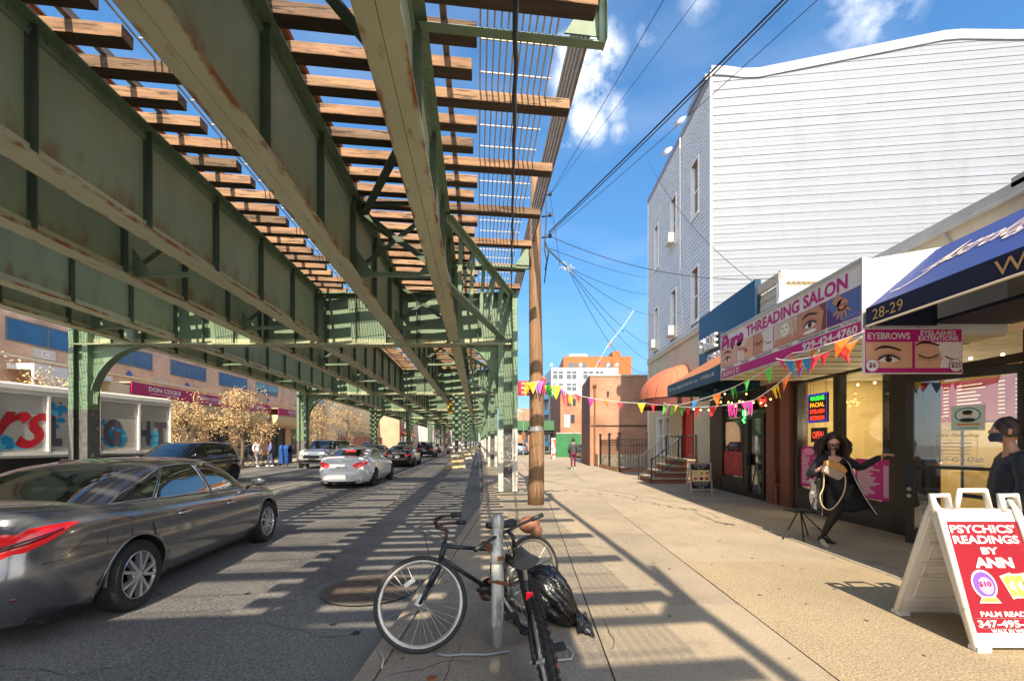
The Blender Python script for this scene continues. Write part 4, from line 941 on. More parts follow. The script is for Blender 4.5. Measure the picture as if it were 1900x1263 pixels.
for q in range(12): d.ell(.16+.16*math.cos(q*R(30)),.17+.13*math.sin(q*R(30)),.012,.012,paint((255,40,40),.5,4),n=6)
d.build('lettering',t)
# blue sign wall with raised letters
t=thing('restaurant_sign','dark blue sign wall with raised white letters above the orange awning','sign',(5.6,12.3,4))
b=MB(); b.box(5.6,5.75,10.6,14.04,2.95,5.62); b.build('panel',mat('navy_sign_panel',(.010,.042,.088),.35,0,.08,2),t)
b=MB(); b.text('TASTE',(5.52,13.2,4.62),(0,-1,0),(0,0,1),.5,depth=.05,bold=.01,width=1.25,height=.42); b.text('OF BENGAL',(5.52,12.1,4.1),(0,-1,0),(0,0,1),.4,depth=.05,bold=.01,width=2.0,height=.3)
b.text('RESTAURANT',(5.52,12.6,3.75),(0,-1,0),(0,0,1),.2,depth=.03,width=1.0,height=.13); b.build('raised_letters',M_white,t)
t=thing('restaurant_awning','orange sloped awning with dark blue lettered valance','awning',(4.2,11,3))
ya2,yb2=9.36,12.85; b=MB(); b.prism([(4.2,ya2,3.30),(5.6,ya2,4.15),(5.6,ya2,4.12),(4.22,ya2,3.27)],(0,yb2-ya2,0)); b.build('canopy',orangem('rust_orange_canvas',(.40,.15,.06)),t)
b=MB(); b.box(4.18,4.21,ya2,yb2,2.97,3.29); b.box(4.21,5.55,yb2-.02,yb2,2.97,3.2); b.prism([(4.2,yb2-.01,3.2),(5.6,yb2-.01,3.2),(5.6,yb2-.01,4.1)],(0,.01,0)); b.build('valance',mat('navy_valance',(.03,.09,.15),.5,0,.1,2),t)
d=Dec((4.178,yb2,2.97),(0,-1,0),(0,0,1)); d.text('TASTE OF BENGAL',.45,.16,.1,SIGNW,width=.6); d.text('Bengali & Indian Food',1.42,.16,.13,SIGNW,width=1.1); d.text('DELIVERY',2.2,.16,.08,SIGNW,width=.25); d.text('347-808-6148',2.85,.18,.12,SIGNW,width=.75); d.build('lettering',t)
b=MB()
for y_ in (ya2+.1,(ya2+yb2)/2,yb2-.1): b.tube((4.24,y_,3.25),(6.0,y_,3.05),.018); 
b.tube((4.24,ya2,3.0),(4.24,yb2,3.0),.018); b.build('awning_frame',M_dark,t)
# ---------------- blue awning, near ----------------
t=thing('blue_awning','royal blue sloped awning with gold script above the near shop','awning',(4.2,3.5,3))
M_blue=mat('royal_blue_canvas',(.022,.048,.21),.6,0,.06,3,bump=.08,bscale=80); M_nav=mat('navy_canvas',(.008,.010,.04),.6,0,.1,3)
yn,yf=.6,5.33; sl_=V((.86,0,.73)).normalized()
b=MB(); b.prism([(4.2,yn,3.27),(5.06,yn,4.0),(5.07,yn,3.98),(4.22,yn,3.25)],(0,yf-yn,0)); b.build('canopy',M_blue,t)
b=MB(); b.box(4.19,4.205,yn,yf,3.05,3.272); b.prism([(4.2,yf,3.06),(5.06,yf,3.06),(5.06,yf,3.99),(4.2,yf,3.26)],(0,-.012,0)); b.build('valance',M_nav,t)
b=MB(); b.tube((4.195,yn,3.05),(4.195,yf,3.05),.014,6); b.build('piping',paint((230,215,190)),t)
b=MB(); b.box(5.06,6.0,yn,yf,3.9,4.0); b.box(5.0,6.0,yn,yf,3.08,3.12); b.box(5.98,6.04,-2,3.2,.13,4.0); b.build('under_box',M_nav,t)
d=Dec((4.187,yf,3.05),(0,-1,0),(0,0,1)); gold=paint((205,165,105)); 
d.text('28-29',.32,.11,.2,gold,bold=.0,width=.42,height=.125); d.text('Walk Ins Welcome',2.42,.11,.2,gold,width=1.9,height=.14)
for q in range(5): pass
d.build('lettering',t)
up=V((.86,0,.73)).normalized(); d=Dec(V((4.2,yf,3.272))+V((-.006,0,.007)),(0,-1,0),up); cream=paint((240,215,190))
d.text('Astrology',1.0,.60,.8,cream,2,shear=.75,width=1.15,height=.40); d.stroke([(.16,.22),(.30,.20),(.46,.34),(.60,.66),(.66,.82)],[.01,.022,.026,.022,.01],cream,2); d.stroke([(.36,.47),(.66,.53)],.016,cream,2); d.text('Readings',2.5,.58,.8,cream,2,shear=.75,width=1.1,height=.38)
d.build('script_lettering',t)
# wall behind the A-frame sign under the blue awning
nb=thing('astrology_shop','dark shop front under the blue awning at the right edge','shop',(BX,2,.13))
b=MB(); b.box(BX-.0,BX+.12,-2,3.15,.13,3.9); b.build('wall',mat('black_shop_wall',(.03,.028,.03),.4),nb)
b=MB(); b.box(BX-.02,BX,.2,2.9,.6,2.6); b.build('window',M_paneD,nb)
# ---------------- hanging EYEBROWS sign ----------------
Ys=5.36; x0,x1=XY(1603,Ys),XY(1786,Ys); z0=EYE+(HY-693)*Ys/F; z1=EYE+(HY-609)*Ys/F
t=thing('eyebrows_sign','hanging magenta eyebrows and eyelashes price sign with two eye pictures','sign',((x0+x1)/2,Ys,z0))
b=MB(); b.box(x0,x1,Ys,Ys+.03,z0,z1); b.build('panel',SIGNW,t); W_=x1-x0;H_=z1-z0
d=Dec((x0,Ys-.0005,z0),(1,0,0),(0,0,1)); hw=W_/2
d.rect(.012,.012,W_-.012,H_-.012,MAG,1)
for i in (0,1):
    u0=i*hw+.018; u1=(i+1)*hw-.018; d.rect(u0,.07,u1,H_*.70,SKIN if i==0 else paint((236,226,222)),2)
    if i==0: eye(d,u0+hw*.46,H_*.30,hw*.46,3)
    else: d.poly([(u0,.07),(u0+hw*.5,.07),(u0+hw*.55,H_*.35),(u0+hw*.42,H_*.7),(u0,H_*.7)],SKIN,3); eye(d,u0+hw*.26,H_*.42,hw*.42,4,True); d.stroke([(u0+hw*.6,H_*.38),(u0+hw*.78,H_*.3),(u0+hw*.9,H_*.26)],.014,LASH,4)
d.text('EYEBROWS',hw*.5,H_*.83,.1,SIGNW,2,width=hw*.86,height=.085,bold=.02); d.text('EYELASHES',hw*1.5,H_*.90,.1,SIGNW,2,width=hw*.72,height=.06,bold=.02); d.text('EXTENTIONS',hw*1.5,H_*.78,.1,SIGNW,2,width=hw*.8,height=.06,bold=.02)
for u_,s_ in ((.09,'$6'),(W_-.10,'$25')): d.ell(u_,.10,.085,.085,MAG,6); d.ell(u_,.10,.077,.077,SIGNW,7); d.text(s_,u_,.10,.1,MAGD,8,bold=.02,height=.075,width=.09 if s_=='$6' else .12)
d.build('printed_face',t); b=MB()
for u_ in (.1,.7): b.tube((x0+u_,Ys+.015,z1),(x0+u_,Ys+.015,3.06),.004,4)
b.build('hanging_wire',M_dark,t)
# ---------------- chalk style menu A-frame by the restaurant ----------------
Yb=1192/(915-820.0); xm=XY(1302,Yb)
t=thing('menu_board_stand','slim black and photo menu board on legs beside the porch steps','sandwich board',(xm,Yb,.13)); w=.3
b=MB(); 
for x in (xm-w,xm+w): b.beam((x,Yb,.13),(x,Yb+.12,1.03),.035,.03); b.beam((x,Yb+.45,.13),(x,Yb+.13,1.03),.03,.03)
b.beam((xm-w,Yb+.118,1.0),(xm+w,Yb+.118,1.0),.035,.035); b.beam((xm-w,Yb+.02,.25),(xm+w,Yb+.02,.25),.03,.03); b.build('frame',mat('silver_frame',(.5,.48,.45),.4,.5),t)
uy=V((0,.12,.9)).normalized(); b=MB(); o_=V((xm-w+.02,Yb+.013,.24)); b.prism([o_,o_+V((2*w-.04,0,0)),o_+V((2*w-.04,0,0))+uy*.76,o_+uy*.76],(0,.012,0)); b.build('panel',BLK,t)
d=Dec(o_+V((0,-.001,0)),(1,0,0),uy); WW_=2*w-.04
d.text('LUNCH SPECIAL',WW_/2,.71,.06,SIGNW,width=.42,height=.04); d.text('11AM - 3PM',WW_/2,.655,.05,SIGNW,width=.3,height=.025); d.text('$10.99',WW_/2,.61,.05,SIGNW,width=.16,height=.03)
d.rect(.02,.23,WW_-.02,.57,paint((225,200,150)),1)
for i,(u_,v_,c_) in enumerate(((.12,.32,(210,90,30)),(.29,.32,(110,30,20)),(.45,.32,(200,60,25)),(.3,.47,(190,150,40)),(.47,.48,(200,120,50)))): d.ell(u_,v_,.075,.065,paint((240,235,225)),2); d.ell(u_,v_,.06,.05,paint(c_),3)
d.text('TASTE',.11,.5,.05,paint((120,50,20)),2,width=.14,height=.035)
d.text('DELIVERY SPECIAL',WW_/2,.18,.05,SIGNW,width=.42,height=.035); d.text('WITH RICE & SALAD',WW_/2,.12,.04,SIGNW,width=.34,height=.02); d.text('$15.99',WW_/2,.06,.04,SIGNW,width=.14,height=.03)
d.build('printed_face',t)
# ---------------- string lights under the awning ----------------
t=thing('string_lights','warm string lights looped under the orange awning','string lights',(4.3,11.5,2.8)); b=MB(); g=MB()
pts=[P(1275,742,11),P(1300,758,11),P(1330,745,10.8),P(1345,728,10.2),P(1358,745,10),P(1372,742,9.8),P(1385,728,9.6),P(1412,745,9.3),P(1430,738,9.2)]
for a,c in zip(pts,pts[1:]):
    prev=a
    for i in range(1,5):
        f_=i/4; p=a.lerp(c,f_)-V((0,0,.09*math.sin(math.pi*f_))); b.tube(prev,p,.004,4); prev=p
        if i%2==0: g.sph(p-V((0,0,.03)),.017,8,5)
b.build('cord',M_dark,t); g.build('bulbs',paint((255,190,90),.5,9),t)
# ---------------- iron fence with brick planter, next lot ----------------
M_brO=brickmat('orange_brick',(.42,.17,.08),(.34,.13,.065),(.45,.38,.3),horiz='x')
t=thing('iron_fence','dark iron fence with posts around the sunken lot by the cream wall','fence',(5,22,.13))
pl=[V((4.35,25.6,0)),V((4.62,21.6,0)),V((6.1,21.75,0))]
def fence_run(par,p,q,h=1.75,step=.14,solid=False,z0=.2,brick=True):
    n_=max(2,int((q-p).length/step)); b=MB()
    b.beam(p+V((0,0,h)),q+V((0,0,h)),.04,.04); b.beam(p+V((0,0,h-.28)),q+V((0,0,h-.28)),.03,.03); b.beam(p+V((0,0,z0+.12)),q+V((0,0,z0+.12)),.03,.03)
    for i in range(n_+1): c=p.lerp(q,i/n_); b.tube(c+V((0,0,z0+.12)),c+V((0,0,h)),.011,5)
    for i in range(n_): c=p.lerp(q,(i+.5)/n_)+V((0,0,h-.14)); b.path([c+V(((q-p).normalized().x*.05*math.cos(a_*.785),(q-p).normalized().y*.05*math.cos(a_*.785),.05*math.sin(a_*.785))) for a_ in range(8)],.006,4,close=True)
    b.build('panel',M_dark,par)
fence_run(t,pl[0],pl[1]); fence_run(t,pl[1],pl[2])
for p in pl+[V((4.5,23.6,0))]: b=MB(); b.tube(p+V((0,0,.1)),p+V((0,0,2.02)),.06,8); b.lathe([(.06,0),(.11,.08),(.02,.12)],10,p+V((0,0,2.0))); b.build('post',M_dark,t)
b=MB(); b.box(4.62,6.1,21.66,21.84,.1,.33); b.prism([(4.27,25.6,.1),(4.54,21.6,.1),(4.72,21.6,.1),(4.45,25.6,.1)],(0,0,.2)); b.build('brick_curb',M_brO,t)
# ---------------- brick building beyond ----------------
M_brP=brickmat('pinkish_brick',(.46,.22,.13),(.38,.17,.10),(.48,.38,.3),horiz='x'); M_brD=brickmat('shaded_dark_brick',(.22,.09,.06),(.17,.07,.05),(.28,.22,.18))  # darker brick has the street fronts' shade put into its colour
t=thing('brick_building','low pinkish brick building with a blank wall and air vent','building',(6,27,0))
b=MB(); b.prism([(3.95,27,0),(12,27,0),(12,33,0),(4.2,33,0)],(0,0,5.75)); b.build('wall',M_brP,t)
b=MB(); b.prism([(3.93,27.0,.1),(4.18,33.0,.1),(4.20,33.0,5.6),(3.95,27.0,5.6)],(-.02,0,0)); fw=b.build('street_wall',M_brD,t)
b=MB(); b.prism([(3.9,26.95,5.75),(12,26.95,5.75),(12,33,5.75),(4.15,33,5.75)],(0,0,.1)); b.build('coping',mat('stone_coping',(.5,.46,.4),.7),t)
b=MB(); b.box(6.9,7.5,26.93,27,3.85,4.4); 
for i in range(6): b.box(6.93,7.47,26.91,26.93,3.9+i*.085,3.93+i*.085)
b.build('vent',M_steel,t)
b=MB(); b.box(4.0,8.4,26.96,27,2.62,2.68); b.box(5.0,5.1,26.85,27,4.55,4.8); b.box(7.6,7.7,26.85,27,4.6,4.85); b.build('wall_lights',M_dark,t)
b=MB(); b.tube((4.22,26.9,.2),(4.22,26.9,5.1),.05); b.lathe([(.05,0),(.12,.12),(.12,.2)],10,(4.22,26.9,5.0)); b.build('downpipe',M_rust,t)
b=MB(); b.box(4.3,8,26.6,26.99,.1,.85); b.build('stone_base',mat('rubble_base',(.42,.36,.27),.9,0,.4,5,bump=.6,bscale=9),t)
for (z0_,z1_) in ((2.6,4.2),): window(t,(3.93,0,0),V((.25/6,1,0)),(-1,0,0),28.5,29.6,z0_,z1_,M_trimw,M_paneS,.02)
# brick house with white door
t=thing('brick_house','small orange brick house with white upper door, mid distance','building',(4.9,46,0)); Yh=45
xa,xb=XY(1040,Yh),XY(1098,Yh); b=MB(); b.box(xa,xb+3,Yh,Yh+9,0,EYE+(820-733)*Yh/F); b.build('wall',M_brO,t)
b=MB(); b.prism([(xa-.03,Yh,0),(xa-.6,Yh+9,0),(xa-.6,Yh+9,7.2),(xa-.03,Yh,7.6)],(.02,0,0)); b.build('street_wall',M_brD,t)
for (p0,p1,q0,q1,m_) in ((1047,1057,769,792,M_trimw),(1059,1066,769,784,M_paneD),(1052,1060,740,752,M_paneD),(1062,1068,740,752,M_paneD),(1052,1070,806,822,M_paneS)):
    b=MB(); b.box(XY(p0,Yh),XY(p1,Yh),Yh-.06,Yh,EYE+(820-q1)*Yh/F,EYE+(820-q0)*Yh/F); b.build('door' if m_ is M_trimw else 'window',m_,t)
# white apartment block with orange penthouse
t=thing('apartment_block','white modern apartment block with dark window grids','building',(9,70,0)); Ya=70; M_wh=mat('white_render',(.74,.73,.70),.7,0,.04,.5)
b=MB(); X0,X1=XY(1023,Ya),XY(1147,Ya); b.box(X0,X1,Ya,Ya+16,0,EYE+(820-682)*Ya/F)
for p in (1021,1076,1127,1143): b.box(XY(p,Ya),XY(p+4,Ya),Ya-.1,Ya+1,14.0,EYE+(820-674)*Ya/F)
b.build('wall',M_wh,t)
for (a,c) in ((1026,1045),(1051,1070),(1082,1101),(1105,1120)):
    for (q0,q1) in ((688,703),(711,725),(731,744),(752,764),(775,787)):
        b=MB(); b.box(XY(a,Ya),XY(c,Ya),Ya-.05,Ya,EYE+(820-q1)*Ya/F,EYE+(820-q0)*Ya/F); w_=b.build('window',M_paneD,t)
        b=MB(); xm_=(XY(a,Ya)+XY(c,Ya))/2; b.box(xm_-.06,xm_+.06,Ya-.1,Ya-.05,EYE+(820-q1)*Ya/F,EYE+(820-q0)*Ya/F); zz=EYE+(820-(q0*.6+q1*.4))*Ya/F; b.box(XY(a,Ya),XY(c,Ya),Ya-.09,Ya-.05,zz-.05,zz+.05); b.build('frame',M_wh,w_)
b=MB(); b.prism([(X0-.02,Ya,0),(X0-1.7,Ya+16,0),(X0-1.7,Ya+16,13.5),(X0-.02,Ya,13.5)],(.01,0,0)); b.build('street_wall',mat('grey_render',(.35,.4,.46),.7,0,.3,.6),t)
b=MB()
for i in range(5): z=1+i*2.6; b.box(X0-1.9,X0-.3,Ya+2,Ya+8,z,z+.7)
b.build('balconies',M_paneB,t)
t=thing('orange_block','orange rust clad upper block with rooftop fans behind the white apartments','building',(12,86,0)); Yo=86; M_oc=mat('orange_cladding',(.36,.095,.018),.6,0,.06,.5)
b=MB(); b.box(XY(1046,Yo),XY(1173,Yo),Yo+.5,Yo+14,0,EYE+(820-660)*Yo/F); b.box(XY(1137,Yo),XY(1152,Yo),Yo+.2,Yo+5,10,EYE+(820-651)*Yo/F); b.build('wall',M_oc,t)
for (a,c) in ((1055,1065),(1067,1073),(1080,1088),(1124,1136)): b=MB(); b.box(XY(a,Yo),XY(c,Yo),Yo+.4,Yo+.5,EYE+(820-681)*Yo/F,EYE+(820-672)*Yo/F); b.build('window',M_paneD,t)
for i in range(4): b=MB(); b.lathe([(.6,0),(.6,.9)],12,(XY(1064+i*8,Yo),Yo+3,EYE+(820-660)*Yo/F)); b.box(XY(1061+i*8,Yo),XY(1067+i*8,Yo),Yo+2.5,Yo+3.5,EYE+(820-660)*Yo/F,EYE+(820-658)*Yo/F); b.build('rooftop_fan',M_white,t)
# construction shed over the pavement
t=thing('sidewalk_shed','green construction shed bridging the far pavement','shed',(2.5,52,0)); Yg=50
b=MB(); b.box(XY(958,Yg),XY(1038,Yg),Yg,Yg+14,EYE+(820-798)*Yg/F,EYE+(820-780)*Yg/F); b.build('parapet',mat('shed_green',(.05,.16,.07),.6,0,.1,1),t)
b=MB(); b.box(XY(960,Yg),XY(1037,Yg),Yg+.2,Yg+13.8,EYE+(820-803)*Yg/F,EYE+(820-798)*Yg/F); b.build('deck',M_dark,t)
for p in (1010,1034,984): b=MB(); b.tube((XY(p,Yg),Yg+.5,0),(XY(p,Yg),Yg+.5,2.8),.1); b.build('post',M_green,t)
t=thing('site_fence','green plywood construction fence in mid distance','fence',(5,43,0)); b=MB(); b.box(XY(1032,43),XY(1078,43),43,43.1,.1,EYE+(820-811)*43/F+.4); b.build('panel',mat('plywood_green',(.03,.17,.06),.7,0,.2,1),t)
b=MB(); b.box(XY(1032,43),XY(1078,43),42.95,43,EYE+(820-811)*43/F+.36,EYE+(820-811)*43/F+.46); b.build('top_rail',M_mark,t)
t=thing('striped_post','red and white patched pillar poster column by the far pavement','post',P(1027,840,38)); b=MB(); b.lathe([(.22,.1),(.22,2.0)],12,(XY(1027,38),38,0)); b.build('column',mat('red_white_patches',(.5,.12,.08),.7,0,.2,2,c2=(.75,.7,.66),c2t=(.48,.52),c2s=3),t)
t=thing('crosswalk_pole','thin white street pole with a cantilevered lamp arm','street lamp',(XY(971,44),44,0)); b=MB(); b.tube((XY(971,44),44,0),(XY(971,44),44,4.9),.07,8,.05); b.build('pole',M_steel,t); b=MB(); b.tube((XY(971,44),44,4.7),(XY(950,44),44,5.0),.04); b.build('arm',M_steel,t)
b=MB(); b.box(XY(968,44),XY(975,44),43.9,44.1,1.9,2.6); b.build('signal_box',M_rust,t)
# ---------------- opposite side of the street ----------------
def fx(Y): return -19.2-.091*Y
FU=V((-.091,1,0)).normalized(); FN=V((1,.091,0)).normalized()
def fY(px): return 19.2/(abs((px-CX)/F)-.091)
M_brL=brickmat('tan_red_brick',(.68,.40,.26),(.58,.33,.21),(.66,.52,.4)); M_crm=mat('cream_wall_paint',(.78,.62,.40),.8,0,.08,1.2)
FO=V((fx(0),0,0))
def fpt(Y,out,z): s_=Y/FU.y; return FO+FU*s_+FN*out+V((0,0,z))
def fbox(b,ya,yb,oa,ob,za,zb,m=0):
    c=[fpt(ya,oa,0),fpt(ya,ob,0),fpt(yb,ob,0),fpt(yb,oa,0)]
    b.add([p+V((0,0,za)) for p in c]+[p+V((0,0,zb)) for p in c],[(0,3,2,1),(4,5,6,7),(0,1,5,4),(1,2,6,5),(2,3,7,6),(3,0,4,7)],m)
t=thing('restaurant_building','long orange brick building with blue window panes and magenta signs','building',fpt(28,0,0))
b=MB(); fbox(b,6,51,-.3,0,3.2,9.6); fbox(b,6,51,-10,-.3,0.1,9.5); b.build('brick_wall',M_brL,t)
b=MB(); fbox(b,6,51,0.0,.06,5.05,5.16); b.build('stone_band',mat('stone_band',(.62,.5,.34),.8),t)
b=MB(); fbox(b,6,51,-.29,-.1,.13,3.2); b.build('recessed_shop_wall',M_crm,t)
for y_ in (8,12,16,20,24,28.6,32,36.5,41,46,50): b=MB(); fbox(b,y_,y_+1.1,-.1,.0,.13,3.2); b.build('pier',mat('tan_pier',(.55,.34,.18),.8,0,.1,1),t)
for (ya,yb,nv) in ((9.5,13.5,1),(17.2,20.4,1),(21.6,24.6,1),(26.1,29.3,1),(30.8,34.3,1),(35.7,39.3,2),(46.4,50.3,2)):
    b=MB(); 
    for (za,zb) in ((5.70,5.75),(6.58,6.64)): fbox(b,ya-.06,yb+.06,0,.03,za,zb)
    for y_ in (ya-.05,(ya+yb)/2-.02,yb): fbox(b,y_,y_+.05,0,.03,5.75,6.58)
    w=b.build('window',mat('dull_blue_frame',(.16,.16,.15),.5),t); g=MB(); fbox(g,ya,yb,-.0,.012,5.75,6.58); g.build('pane',M_paneB if nv==1 else M_paneD,w)
for y_ in (23.05,27.5,37.6,43):
    c=fpt(y_,.03,5.25); b=MB(); b.prism([c+FU*.2,c+V((0,0,.2)),c-FU*.2,c-V((0,0,.2))],FN*.02); b.build('blue_diamond_tile',mat('blue_tile',(.03,.11,.4),.4,0,0),t)
for y_,l_ in ((18.6,'C'),): 
    b=MB(); fbox(b,y_-.4,y_+.5,0.0,.05,5.2,5.62); pq=b.build('plaque',mat('white_plaque',(.55,.5,.44),.6),t); d=Dec(fpt(y_-.4,.055,5.2),FU,(0,0,1)); d.ell(.45,.21,.17,.19,paint((220,210,195)),1); d.text('C',.45,.21,.3,paint((165,135,115)),2,bold=.02); d.build('emblem',t)
b=MB(); fbox(b,24.9,26.0,0,.04,5.0,5.35); fbox(b,34.4,35.2,0,.04,5.05,5.35); b.build('louvre',mat('louvre',(.5,.42,.34),.6),t)
for (ya,yb,m_) in ((25.9,27.0,M_paneD),(29.8,31.9,M_dark),(32.4,36.3,M_paneD),(9,11.5,M_paneD),(37.8,40.8,M_dark),(42.2,45.5,M_paneD),(21.3,23.8,M_dark),(13.5,15.8,M_paneD)):
    b=MB(); fbox(b,ya,yb,-.09,-.05,.2,2.9); w=b.build('shop_window',m_,t); b=MB()
    for y_ in (ya,(ya+yb)/2,yb-.07): fbox(b,y_,y_+.07,-.05,.0,.2,2.9)
    fbox(b,ya,yb,-.04,0.01,2.2,2.27); b.build('mullion',M_fr,w)
# magenta signs with cream quarter-round canopies
M_mag=mat('magenta_sign',(.42,.012,.10),.45,0,.06,2)
for i,(ya,yb,txt,z0,z1) in enumerate(((22.0,26.5,'DON COQUI',4.1,4.72),(26.6,36.0,'DON COQUI        DON COQUI',4.05,4.70),(37.5,44.5,'DON COQUI',4.0,4.6))):
    s_=thing('canopy_sign','magenta lettered sign on a cream rounded canopy, %s from the left'%ORD[i],'sign',fpt((ya+yb)/2,.8,z0),0,'magenta canopy signs')
    b=MB(); fbox(b,ya,yb,.9,.96,z0,z1); b.build('sign_panel',M_mag,s_)
    d=Dec(fpt(ya,.967,z0),FU,(0,0,1)); LL=(yb-ya)/FU.y
    if i==1: d.text('DON COQUI',1.75,.36,.5,SIGNW,2,bold=.03,width=2.3,height=.26); d.text('DON COQUI',7.2,.36,.5,SIGNW,2,bold=.03,width=2.3,height=.26); d.rect(.75,.13,2.9,.16,SIGNW); d.rect(6.2,.13,8.3,.16,SIGNW)
    else: d.text('DON COQUI',2.3 if i==0 else 3,.36,.5,SIGNW,2,bold=.03,width=2.4,height=.28); d.rect(1.2 if i==0 else 2,.13,3.4 if i==0 else 4.1,.16,SIGNW)
    d.build('lettering',s_)
    b=MB(); rows=[]
    for j in range(9): a_=math.pi/2*j/8; rows.append([fpt(ya,.9*math.cos(a_)**.8 if j<8 else 0,z0-.95*math.sin(a_)) ,fpt(yb,.9*math.cos(a_)**.8 if j<8 else 0,z0-.95*math.sin(a_))])
    b.grid(rows); b.add([r_[0] for r_ in rows]+[fpt(ya,0,z0)],[tuple(range(10))]); b.add([r_[1] for r_ in rows]+[fpt(yb,0,z0)],[tuple(range(10))]); fbox(b,ya,yb,0,.9,z1-.06,z1); b.build('canopy',mat('cream_canopy',(.62,.50,.33),.7,0,.06,1),s_)
t=thing('white_canopy','white rounded end of the canopy rising over the truck roof','canopy',fpt(19.8,.5,4.2)); b=MB(); fbox(b,17.2,20.8,0,1.0,4.55,4.78); fbox(b,17.2,20.2,.9,1.0,3.9,4.55); b.build('fascia',M_white,t)
b=MB(); fbox(b,20.8,21.95,.0,.9,3.9,4.55); b.build('cheek',M_crm,t)
t=thing('banner_sign','small dark banner with white marks above the far shop doors','sign',fpt(38,.2,3.6)); b=MB(); fbox(b,36.4,37.4,.3,.35,3.5,4.0); fbox(b,39.4,40.8,.3,.35,3.45,3.95); b.build('panel',BLK,t); b=MB(); fbox(b,36.7,37.1,.36,.37,3.62,3.85); fbox(b,39.9,40.3,.36,.37,3.6,3.8); b.build('printed_mark',M_white,t)
for i,y_ in enumerate((28.2,36.9)):
    t=thing('wall_lantern','black framed lantern on the tan pier, %s one'%('nearer','farther')[i],'lamp',fpt(y_,.05,2.2),0,'lanterns on the opposite shop wall'); b=MB(); fbox(b,y_,y_+.3,.03,.2,1.9,2.5); b.build('frame',M_dark,t); b=MB(); fbox(b,y_+.05,y_+.25,.2,.21,2.0,2.42); b.build('pane',M_crm,t)
# far left buildings
rr2=random.Random(31)
specs=[(-24.2,52.5,73,9.5,M_crm,'plain cream painted warehouse wall with bare top'),(-22.5,76,90,12,mat('pale_brick_far',(.55,.36,.24),.85,0,.15,.6),'pale brick block past the cream wall'),(-20,93,104,16,M_wh,'white block with tall bays in the distance'),(-21,107,122,10,mat('rose_stucco',(.5,.2,.14),.85,0,.1,.5),'rose stucco block far up the street'),(-21,125,150,19,mat('grey_block',(.42,.38,.35),.85,0,.1,.3),'grey tall block at the far end of the street'),(-20,155,190,14,M_crm,'last cream block at the end of the street')]
for i,(X,ya,yb,h,m_,lb) in enumerate(specs):
    t=thing('street_building',lb,'building',(X,ya,0),0,'distant buildings on the opposite side'); x0=X-.09*0; b=MB(); b.prism([(X-.06*0,ya,0),(X-12,ya,0),(X-14,yb,0),(X-.09*(yb-ya),yb,0)],(0,0,h)); b.build('wall',m_,t)
    if i:
        b=MB(); n_=int((yb-ya)/3.2)
        for j in range(n_):
            y_=ya+1+j*3.2
            for z in [1.2+3*k for k in range(int(h/3))]:
                x=X-.09*(y_-ya); b.prism([(x,y_,z),(x-.14,y_+1.5,z),(x-.14,y_+1.5,z+1.6),(x,y_,z+1.6)],(.03,.003,0))
        b.build('windows',M_paneS,t)
        b=MB(); b.prism([(X+1.2,ya+1,2.8),(X-.09*(yb-ya)*.8+1.2,yb-2,2.8),(X-.09*(yb-ya)*.8,yb-2,3.4),(X,ya+1,3.4)],(0,0,.06)); b.build('awning',(M_mag,M_red,M_white,M_blue,M_mag,M_red)[i],t)
    else:
        b=MB(); b.box(X+.0,X+.02,56,72,.1,2.4); b.build('rose_dado',mat('rose_dado',(.36,.15,.10),.8),t)
        b=MB(); 
        for q in range(18): y_=55+q; x=X+.35-.09*(y_-ya); b.tube((x,y_,.1),(x,y_,3.0),.03,5)
        b.beam((X+.3,54,3.0),(X+.3-1.6,72,3.0),.04,.04); b.build('rail_fence',M_dark,t)
for i,(X,ya,yb,h,m_,lb) in enumerate(((-2.0,95,125,9,M_brP,'brick row far ahead beside the kerb'),(-8,160,200,14,M_wh,'white block closing the far end of the street'),(11.5,34,44,4.5,M_brD,'dark low brick annex behind the pinkish brick building'))):
    t=thing('far_building',lb,'building',(X,ya,0)); b=MB(); b.box(X,X+10,ya,yb,0,h); b.build('wall',m_,t); b=MB()
    for j in range(3): b.box(X+1+j*3,X+2.2+j*3,ya-.05,ya,1.5,3.2); 
    b.build('windows',M_paneD,t)
# ---------------- beverage truck ----------------
TP0=V((-16.05,10.4,0)); TP1=V((-15.2,18.4,0)); tu=(TP1-TP0).normalized(); tn=V((tu.y,-tu.x,0)); TL=(TP1-TP0).length
def tb(b,ua,ub,da,db,za,zb,m=0):
    c=[TP0+tu*u_+tn*d_ for u_,d_ in ((ua,da),(ub,da),(ub,db),(ua,db))]
    b.add([p+V((0,0,za)) for p in c]+[p+V((0,0,zb)) for p in c],[(0,3,2,1),(4,5,6,7),(0,1,5,4),(1,2,6,5),(2,3,7,6),(3,0,4,7)],m)
t=thing('beverage_truck','white beverage truck with roll up side doors, red script and blue splashes','truck',(TP0+TP1)/2)
b=MB(); tb(b,0,TL,-2.3,-.12,1.12,3.08); b.build('body',mat('truck_white',(.5,.5,.49),.4,0,.05,1),t)
b=MB(); tb(b,-.1,TL+.02,-2.35,.05,3.24,3.42); tb(b,-.1,TL+.02,-2.25,-.1,3.42,3.47); b.build('roof_cap',M_white,t,bevel=.05)
b=MB(); tb(b,0,TL,-.1,0,3.12,3.24); tb(b,0,TL,-.1,.02,1.2,1.32); b.build('side_rail',M_white,t)
M_roll=mat('truck_roll_door',(.50,.48,.44),.35,.1,.06,2); edges=[0,1.15,2.45,3.72,5.22,6.68,TL-.05]
